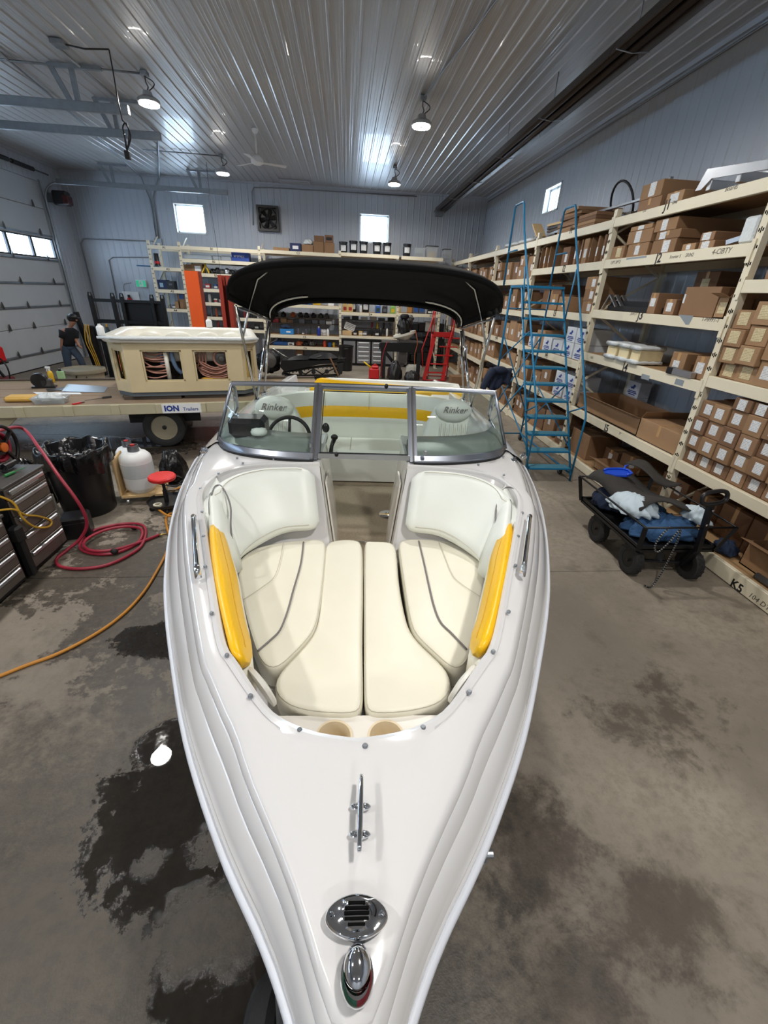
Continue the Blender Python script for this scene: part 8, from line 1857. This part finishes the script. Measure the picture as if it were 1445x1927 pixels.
obj('tiller_hose', MB().tube(spline([(2.28,14.98,1.55),(2.36,14.9,1.2),(2.3,14.9,0.8),(2.32,14.9,0.5)], 6), 0.014, 6), M_oil[9], om, True); obj('fuel_line', MB().tube(spline([(1.36,14.9,1.18),(1.24,14.88,0.8),(1.2,14.88,0.3),(1.22,14.88,0.05)], 6), 0.01, 6), M_redplastic, om, True)
heap('black_cowl', (1.62,14.55,0.0), 0.24, 0.22, 0.5, M_blackplastic, 'black plastic engine cover standing under the engine stand', 'engine cover', 44, 0.08, 4)
heap('black_cowl', (2.2,14.5,0.0), 0.26, 0.22, 0.28, M_blackplastic, 'low black plastic cover lying under the engine stand', 'engine cover', 46, 0.1, 4)
solo('white_tank', MB().rbox(-0.28,0.28,-0.14,0.14,0,0.46,0.08), M_tubshell, (2.36,15.235,0.0), 'white plastic tank on the floor beneath the outboard', 'tank')
# red rolling ladder
rl = thing('rolling_ladder', (3.1,15.0,0), 0, 'small red rolling ladder with platform near the corner of the racks', 'ladder')
RX0, RX1 = 2.72, 3.5
def ry(z): return 14.85-0.0+0.0*z
zP = 1.42
for i in range(5):
    z = 0.27*(i+1); x = 2.72+0.16*i*0.9; st_ = obj('step', MB().rbox(x+0.02, x+0.62, 14.85+0.09*i, 15.03+0.09*i, z-0.03, z, 0.004), M_redpaint, rl)
for dx in (0.0, 0.64): obj('stringer', MB().beam((2.66+dx,14.8,0.03),(3.0+dx*0.85,15.32,zP),0.12,0.04,(0,-1,0)), M_redpaint, rl)
obj('platform', MB().rbox(2.94,3.62,15.22,15.62,zP-0.06,zP,0.006).rbox(2.94,3.62,15.2,15.22,zP-0.05,zP+0.1,0.004), M_redpaint, rl)
for (x, s) in ((2.94,-1),(3.62,1)):
    obj('handrail', MB().tube([(x+0.1*s-0.25,14.82,0.45),(x-0.42 if s < 0 else x-0.28,14.84,1.0),(x-0.15 if s < 0 else x-0.05,15.1,1.7),(x-0.02,15.25,2.12),(x,15.62,2.12),(x,15.62,zP)], 0.018, 8), M_redpaint, rl, True)
    obj('rail_post', MB().tube([(x,15.25,zP),(x,15.25,2.15)], 0.016, 6), M_redpaint, rl, True)
    obj('rear_leg', MB().tube([(x,15.58,zP),(x,15.62,0.03)], 0.018, 8), M_redpaint, rl, True)
obj('base_frame', MB().tube([(2.62,14.78,0.03),(3.4,14.78,0.03),(3.62,15.62,0.03),(2.94,15.62,0.03)], 0.018, 8, loop=True), M_redpaint, rl, True)
carton(14.55, 3.25, 3.85, 0.0, 0.28, 0.4, 'open brown carton on the floor beside the red ladder', 0, None, open_=True, ax='y') if False else solo('cardboard_box', MB().rbox(-0.28,0.28,-0.2,0.2,0,0.28,0.006), CARD[1], (3.72,14.3,0.0), 'brown carton on the floor beside the red ladder', 'box')
# ------------------------------------------------------------------ fittings on ceiling and walls
ht = thing('tube_heater', (3.3, 12.0, 5.2), 0, 'long dark radiant tube heater with reflector hung along the right side of the ceiling', 'heater')
HX, HZ, HY0, HY1 = 3.42, 5.36, 1.0, 18.7
q = MB(); prof = [(-0.20,-0.06),(-0.12,0.10),(-0.05,0.15),(0.05,0.15),(0.12,0.10),(0.20,-0.06)]
n_ = 0; y = HY0
while y < HY1-0.1:
    y2 = min(y+3.0, HY1); q = MB(); pi_ = [(x*0.95, z-0.008) for x, z in prof]
    q.loft([[(HX+x, yy, HZ+z) for x, z in prof]+[(HX+x, yy, HZ+z) for x, z in reversed(pi_)] for yy in (y, y2-0.01)], True, True, True)
    obj('reflector', q, mat('heater_reflector',(74,66,60),0.35,0.8,0.15,5), ht); y = y2
for x in (-0.07, 0.08): obj('radiant_tube', MB().cyl((HX+x, HY0+0.1, HZ+0.02),(HX+x, HY1+0.1, HZ+0.02),0.05,14), mat('burnt_tube',(58,50,46),0.4,0.7,0.25,4), ht, True)
for k in range(8):
    yy = 2.2+k*2.3
    obj('hanger', MB().tube([(HX-0.21,yy,HZ-0.06),(HX,yy,HZ-0.085),(HX+0.21,yy,HZ-0.06),(HX+0.13,yy,HZ+0.13),(HX,yy,HZ+0.2),(HX,yy,ZC)], 0.008, 6), M_galv, ht, True)
obj('burner_box', MB().rbox(HX-0.12,HX+0.16,HY1-0.02,HY1+0.2,HZ-0.16,HZ+0.12,0.01), M_galv, ht)
cf = thing('ceiling_fan', (-2.1,13.1,5.2), 0, 'white ceiling fan with down rod beyond the left lamp row', 'fan')
c = Vector((-2.1,13.1,0))
obj('canopy', MB().lathe([(0.07,ZC-0.01),(0.07,ZC-0.05),(0.03,ZC-0.1)], 16, c), M_white, cf, 40); obj('down_rod', MB().cyl(c+Vector((0,0,5.36)), c+Vector((0,0,ZC-0.05)),0.018,8), M_white, cf, True)
obj('motor', MB().lathe([(0.04,5.40),(0.1,5.36),(0.15,5.30),(0.15,5.24),(0.08,5.2),(0.02,5.19)], 20, c), M_white, cf, 40)
for k in range(3):
    a = 0.35+2*PI*k/3; d = Vector((math.cos(a),math.sin(a),0)); s_ = Vector((-d.y,d.x,0))
    obj('blade', MB().ext([c+d*0.14+s_*0.04+Vector((0,0,5.24)), c+d*0.7+s_*0.07+Vector((0,0,5.235)), c+d*0.7-s_*0.07+Vector((0,0,5.255)), c+d*0.14-s_*0.04+Vector((0,0,5.255))], (0,0,0.008)), M_white, cf)
ef = thing('exhaust_fan', (-2.79,YB-0.05,4.82), 0, 'black square exhaust fan mounted on the back wall between the windows', 'fan')
a_, b_ = Vector((-3.17,YB-0.02,4.43)), Vector((-2.41,YB-0.02,5.21)); m_ = (a_+b_)/2
obj('housing', MB().box(a_.x,a_.x+0.07,YB-0.2,YB-0.02,a_.z,b_.z).box(b_.x-0.07,b_.x,YB-0.2,YB-0.02,a_.z,b_.z).box(a_.x+0.07,b_.x-0.07,YB-0.2,YB-0.02,a_.z,a_.z+0.07).box(a_.x+0.07,b_.x-0.07,YB-0.2,YB-0.02,b_.z-0.07,b_.z).box(a_.x,b_.x,YB-0.045,YB-0.03,a_.z,b_.z), M_black, ef)
obj('ring', MB().torus(0.31,0.02,(m_.x,YB-0.2,m_.z),rotM('X',90),32,8), M_blackmetal, ef, True)
for k in range(6):
    a = 2*PI*k/6; d = Vector((math.cos(a),0,math.sin(a))); s_ = Vector((-math.sin(a),0,math.cos(a))); p = Vector((m_.x,YB-0.13,m_.z))
    obj('blade', MB().ext([p+d*0.06-s_*0.03, p+d*0.28-s_*0.02+Vector((0,0.03,0)), p+d*0.29+s_*0.13-Vector((0,0.03,0)), p+d*0.07+s_*0.06-Vector((0,0.02,0))], (0,0.008,0)), mat('fan_blade',(40,39,38),0.35,0.6,0.15), ef)
obj('hub', MB().cyl((m_.x,YB-0.19,m_.z),(m_.x,YB-0.08,m_.z),0.07,16), M_darksteel, ef, True)
ex = thing('exit_sign', (-7.67,YB-0.07,2.4), 0, 'green and white running man exit sign on the back wall', 'sign')
obj('case', MB().rbox(-7.86,-7.48,YB-0.09,YB-0.01,2.41,2.66,0.01), M_white, ex)
M_exit = mat('exit_green_lit',(20,150,100),0.4,0,0,emit=(0.02,0.35,0.18,0.8)); obj('green_panel', MB().box(-7.84,-7.50,YB-0.094,YB-0.09,2.43,2.64), M_exit, ex)
q = MB(); sx0, sz0, yy = -7.67, 2.535, YB-0.097
q.box(sx0-0.075,sx0+0.075,yy,yy+0.002,sz0-0.09,sz0+0.09); obj('doorway_mark', q, M_white, ex)
q = MB().lathe([(0.016,0),(0.016,0.002)], 12, (sx0+0.01,yy-0.001,sz0+0.06), rotM('X',90)); yb_ = yy-0.002
for (p0, p1, w_) in (((0.0,0.04),(-0.02,-0.01),0.03),((0.0,0.035),(0.045,0.01),0.014),((0.0,0.035),(-0.05,0.02),0.014),((-0.02,-0.01),(0.025,-0.03),0.018),((0.025,-0.03),(0.02,-0.075),0.016),((-0.02,-0.01),(-0.045,-0.045),0.018),((-0.045,-0.045),(-0.07,-0.05),0.014)):
    q.beam((sx0+p0[0],yb_,sz0+p0[1]), (sx0+p1[0],yb_,sz0+p1[1]), 0.002, w_, (1,0,0)) if False else q.tube([(sx0+p0[0],yb_,sz0+p0[1]),(sx0+p1[0],yb_,sz0+p1[1])], w_/2, 6)
obj('running_figure', q, M_exit, ex)
# conduits
def conduit(name, pts, label, r=0.014, m=M_galv):
    return solo(name, MB().tube(pts, r, 6), m, pts[len(pts)//2], label, 'conduit', smooth=True, local=False)
conduit('conduit', [(-9.5,YB-0.04,0.3),(-9.5,YB-0.04,3.75),(-9.4,YB-0.04,3.88),(-9.25,YB-0.04,3.9),(-6.9,YB-0.04,3.93)], 'grey conduit running along the left part of the back wall', 0.022)
conduit('conduit', [(-6.84,YB-0.04,3.95),(-6.84,YB-0.04,5.2),(-6.95,YB-0.04,5.6),(-7.0,YB-0.06,5.8),(-6.2,14.0,ZC-0.03),(-5.5,9.0,ZC-0.03)], 'grey conduit rising from the wall box to the ceiling', 0.02)
conduit('conduit', [(-6.76,YB-0.04,3.95),(-6.74,YB-0.04,5.2),(-6.5,YB-0.04,5.7),(-6.4,YB-0.06,5.82),(-4.6,14.0,ZC-0.03),(-4.55,9.8,ZC-0.03)], 'second grey conduit beside it rising to the ceiling', 0.02)
conduit('conduit', [(-8.05,YB-0.04,2.55),(-8.3,YB-0.04,2.5),(-8.36,YB-0.04,2.4),(-8.36,YB-0.04,0.3)], 'thin conduit leading down beside the exit sign', 0.012)
conduit('conduit', [(-7.1,YB-0.04,3.42),(-8.5,YB-0.04,3.36),(-8.68,YB-0.04,3.25),(-8.7,YB-0.04,0.3)], 'conduit bent down the wall behind the black guard', 0.018)
conduit('conduit', [(-3.35,YB-0.04,4.6),(-3.3,YB-0.04,5.6),(-3.22,YB-0.04,5.72),(-2.6,YB-0.04,5.75),(2.6,YB-0.05,5.78)], 'conduit rising beside the exhaust fan and along the wall top', 0.018)
conduit('conduit', [(-3.5,10.5,ZC-0.03),(-5.5,10.45,ZC-0.03),(-9.5,10.2,ZC-0.03)], 'conduit across the ceiling to the large left lamp', 0.018)
conduit('conduit', [(-3.5,15.65,ZC-0.03),(-4.6,15.6,ZC-0.03),(-5.6,15.6,ZC-0.03)], 'conduit across the ceiling to the far left lamp', 0.016)
conduit('conduit', [(1.44,10.5,ZC-0.025),(1.9,7.0,ZC-0.025),(2.3,3.0,ZC-0.025)], 'conduit on the ceiling running from the right lamp towards the camera', 0.014)
conduit('conduit', [(XR-0.03,7.0,5.78),(XR-0.03,13.0,5.74),(XR-0.03,18.8,5.74)], 'conduit along the top of the right wall', 0.016)
solo('wall_box', MB().rbox(-0.13,0.13,-0.05,0.0,0,0.2,0.01), M_galv, (-6.8,YB-0.01,3.82), 'grey electrical box on the back wall above bay A', 'electrical box')
# hanging cord reel drop
hc_ = thing('hanging_cord', (-3.9,9.6,3.9), 0, 'black power cord hanging in loops from the ceiling on the left', 'cord')
P0 = onz((111,81), ZC-0.02); P1 = onz((205,93), ZC-0.04)
drop = [P1, ony((212,130), P1.y), ony((222,190), P1.y), ony((230,226), P1.y)]
obj('feed', MB().tube([P0, P0.lerp(P1,0.5)-Vector((0,0,0.03)), P1], 0.012, 6), M_black, hc_, True)
obj('drop', MB().tube([tuple(p) for p in drop], 0.010, 6), M_black, hc_, True)
yd = P1.y; lp = [ony(p, yd) for p in ((230,226),(238,236),(244,255),(243,272),(239,278),(234,262),(231,240),(236,231),(241,250),(240,282),(236,274),(232,250))]
obj('loops', MB().tube(spline([tuple(p+Vector((0,0.02*(i % 3),0))) for i, p in enumerate(lp)], 5), 0.012, 6), M_black, hc_, True)
e_ = ony((240,292), yd); obj('plug', MB().rbox(e_.x-0.04,e_.x+0.04,e_.y-0.04,e_.y+0.04,e_.z-0.06,e_.z+0.06,0.01), M_black, hc_)
obj('ceiling_box', MB().rbox(P0.x-0.1,P0.x+0.1,P0.y-0.1,P0.y+0.1,ZC-0.06,ZC+0.01,0.01), M_galv, hc_)
a_ = onz((388,305), ZC-0.03); solo('pull_wire', MB().tube([a_, ony((398,400),a_.y), ony((412,490),a_.y), ony((418,560),a_.y)], 0.006, 5), M_black, tuple(a_), 'thin black wire hanging from the ceiling in front of the left window', 'wire', local=False)
vt = thing('ceiling_vent', (-1.7,18.4,ZC-0.05), 0, 'flat hatch panel set in the ceiling near the back wall', 'hatch')
obj('hatch_frame', MB().rbox(-2.25,-1.2,18.2,18.7,ZC-0.03,ZC+0.01,0.006), M_trim, vt); obj('hatch_panel', MB().rbox(-2.18,-1.27,18.26,18.64,ZC-0.045,ZC-0.03,0.006), M_steel_panel, vt)
op = thing('door_opener', (-9.2,17.95,5.0), 0, 'dark red and black door opener motor beside the garage door track', 'opener')
obj('motor', MB().rbox(-9.5,-9.05,17.8,18.1,4.72,5.12,0.04), M_blackplastic, op); obj('cover', MB().rbox(-9.2,-9.0,17.78,18.08,4.74,5.0,0.03), mat('maroon',(70,24,26),0.4), op); obj('bracket', MB().box(-9.7,-9.5,17.88,18.02,4.8,5.05), M_galv, op)
fe = thing('fire_extinguisher', (ony((246,577),18.85).x, 18.85, 1.5), 0, 'red fire extinguisher on the back wall behind the black guard', 'extinguisher'); fx_ = fe.location.x
obj('shell', MB().lathe([(0.07,1.55),(0.085,1.58),(0.085,1.95),(0.06,2.02),(0.02,2.05)], 16, (fx_,18.85,0)), M_redplastic, fe, 40); obj('valve', MB().rbox(fx_-0.03,fx_+0.05,18.82,18.88,2.05,2.14,0.01), M_black, fe); obj('hose', MB().tube([(fx_+0.04,18.84,2.1),(fx_+0.12,18.8,2.0),(fx_+0.1,18.8,1.8)], 0.012, 6), M_black, fe, True); obj('label_band', MB().lathe([(0.0855,1.7),(0.0855,1.85)], 16, (fx_,18.85,0), cap0=False, cap1=False), M_paper[0], fe, 40); obj('backboard', MB().rbox(fx_-0.25,fx_+0.35,18.93,18.955,1.4,2.25,0.004), M_white, fe)
# ------------------------------------------------------------------ boat trailer under the hull
bt_ = thing('boat_trailer', (0,0,0), -BA, 'dark steel boat trailer under the white boat', 'trailer')
for x in (-0.45, 0.45):
    obj('main_beam', MB().rbox(x-0.04,x+0.04,1.2,5.6,0.28,0.38,0.006), M_blackmetal, bt_, local=True)
    obj('bunk', MB().rbox(x*0.75-0.05,x*0.75+0.05,2.9,5.5,0.38,0.47,0.01), M_black, bt_, local=True)
    obj('tongue_beam', MB().beam((x,1.2,0.33),(0.0,0.35,0.33),0.08,0.1), M_blackmetal, bt_, local=True)
for y in (1.6,3.0,4.6,5.5): obj('cross_member', MB().rbox(-0.45,0.45,y-0.04,y+0.04,0.28,0.36,0.006), M_blackmetal, bt_, local=True)
obj('axle', MB().cyl((-1.0,4.2,0.30),(1.0,4.2,0.30),0.03,10), M_blackmetal, bt_, local=True)
obj('keel_roller', MB().cyl((-0.12,1.9,0.5),(0.12,1.9,0.5),0.05,14).beam((0,1.9,0.33),(0,1.9,0.47),0.08,0.04), M_black_rub, bt_, local=True)
for x in (-0.95, 0.95):
    c = wm(bt_)@Vector((x,4.2,0.31)); w_ = MB().lathe([(0.18,-0.08),(0.25,-0.095),(0.3,-0.08),(0.31,0),(0.3,0.08),(0.25,0.095),(0.18,0.08),(0.05,0.05)], 28, (x,4.2,0.31), rotM('Y',90)); obj('wheel', w_, M_tyre, bt_, 35, local=True)
jc = onz((512,1915), 0.17); jl = binv@jc
wj = obj('jack_wheel', MB().lathe([(0.06,-0.05),(0.15,-0.055),(0.175,-0.03),(0.175,0.03),(0.15,0.055),(0.06,0.05)], 28, (jl.x-0.0,jl.y-0.06,0.175), rotM('Y',80)), M_tyre, bt_, 35, local=True)
obj('jack_post', MB().cyl((jl.x+0.06,jl.y-0.06,0.17),(jl.x+0.08,jl.y-0.04,0.6),0.03,12).beam((jl.x+0.07,jl.y-0.05,0.36),(0.0,0.5,0.33),0.06,0.06), M_galv, bt_, local=True)
gl = binv@onz((921,1607), 0.6); obj('side_guide', MB().beam((0.45,gl.y+0.1,0.33),(gl.x-0.03,gl.y,0.56),0.04,0.04).cyl((gl.x-0.05,gl.y,0.6),(gl.x+0.012,gl.y,0.6),0.016,12), M_galv, bt_, local=True)
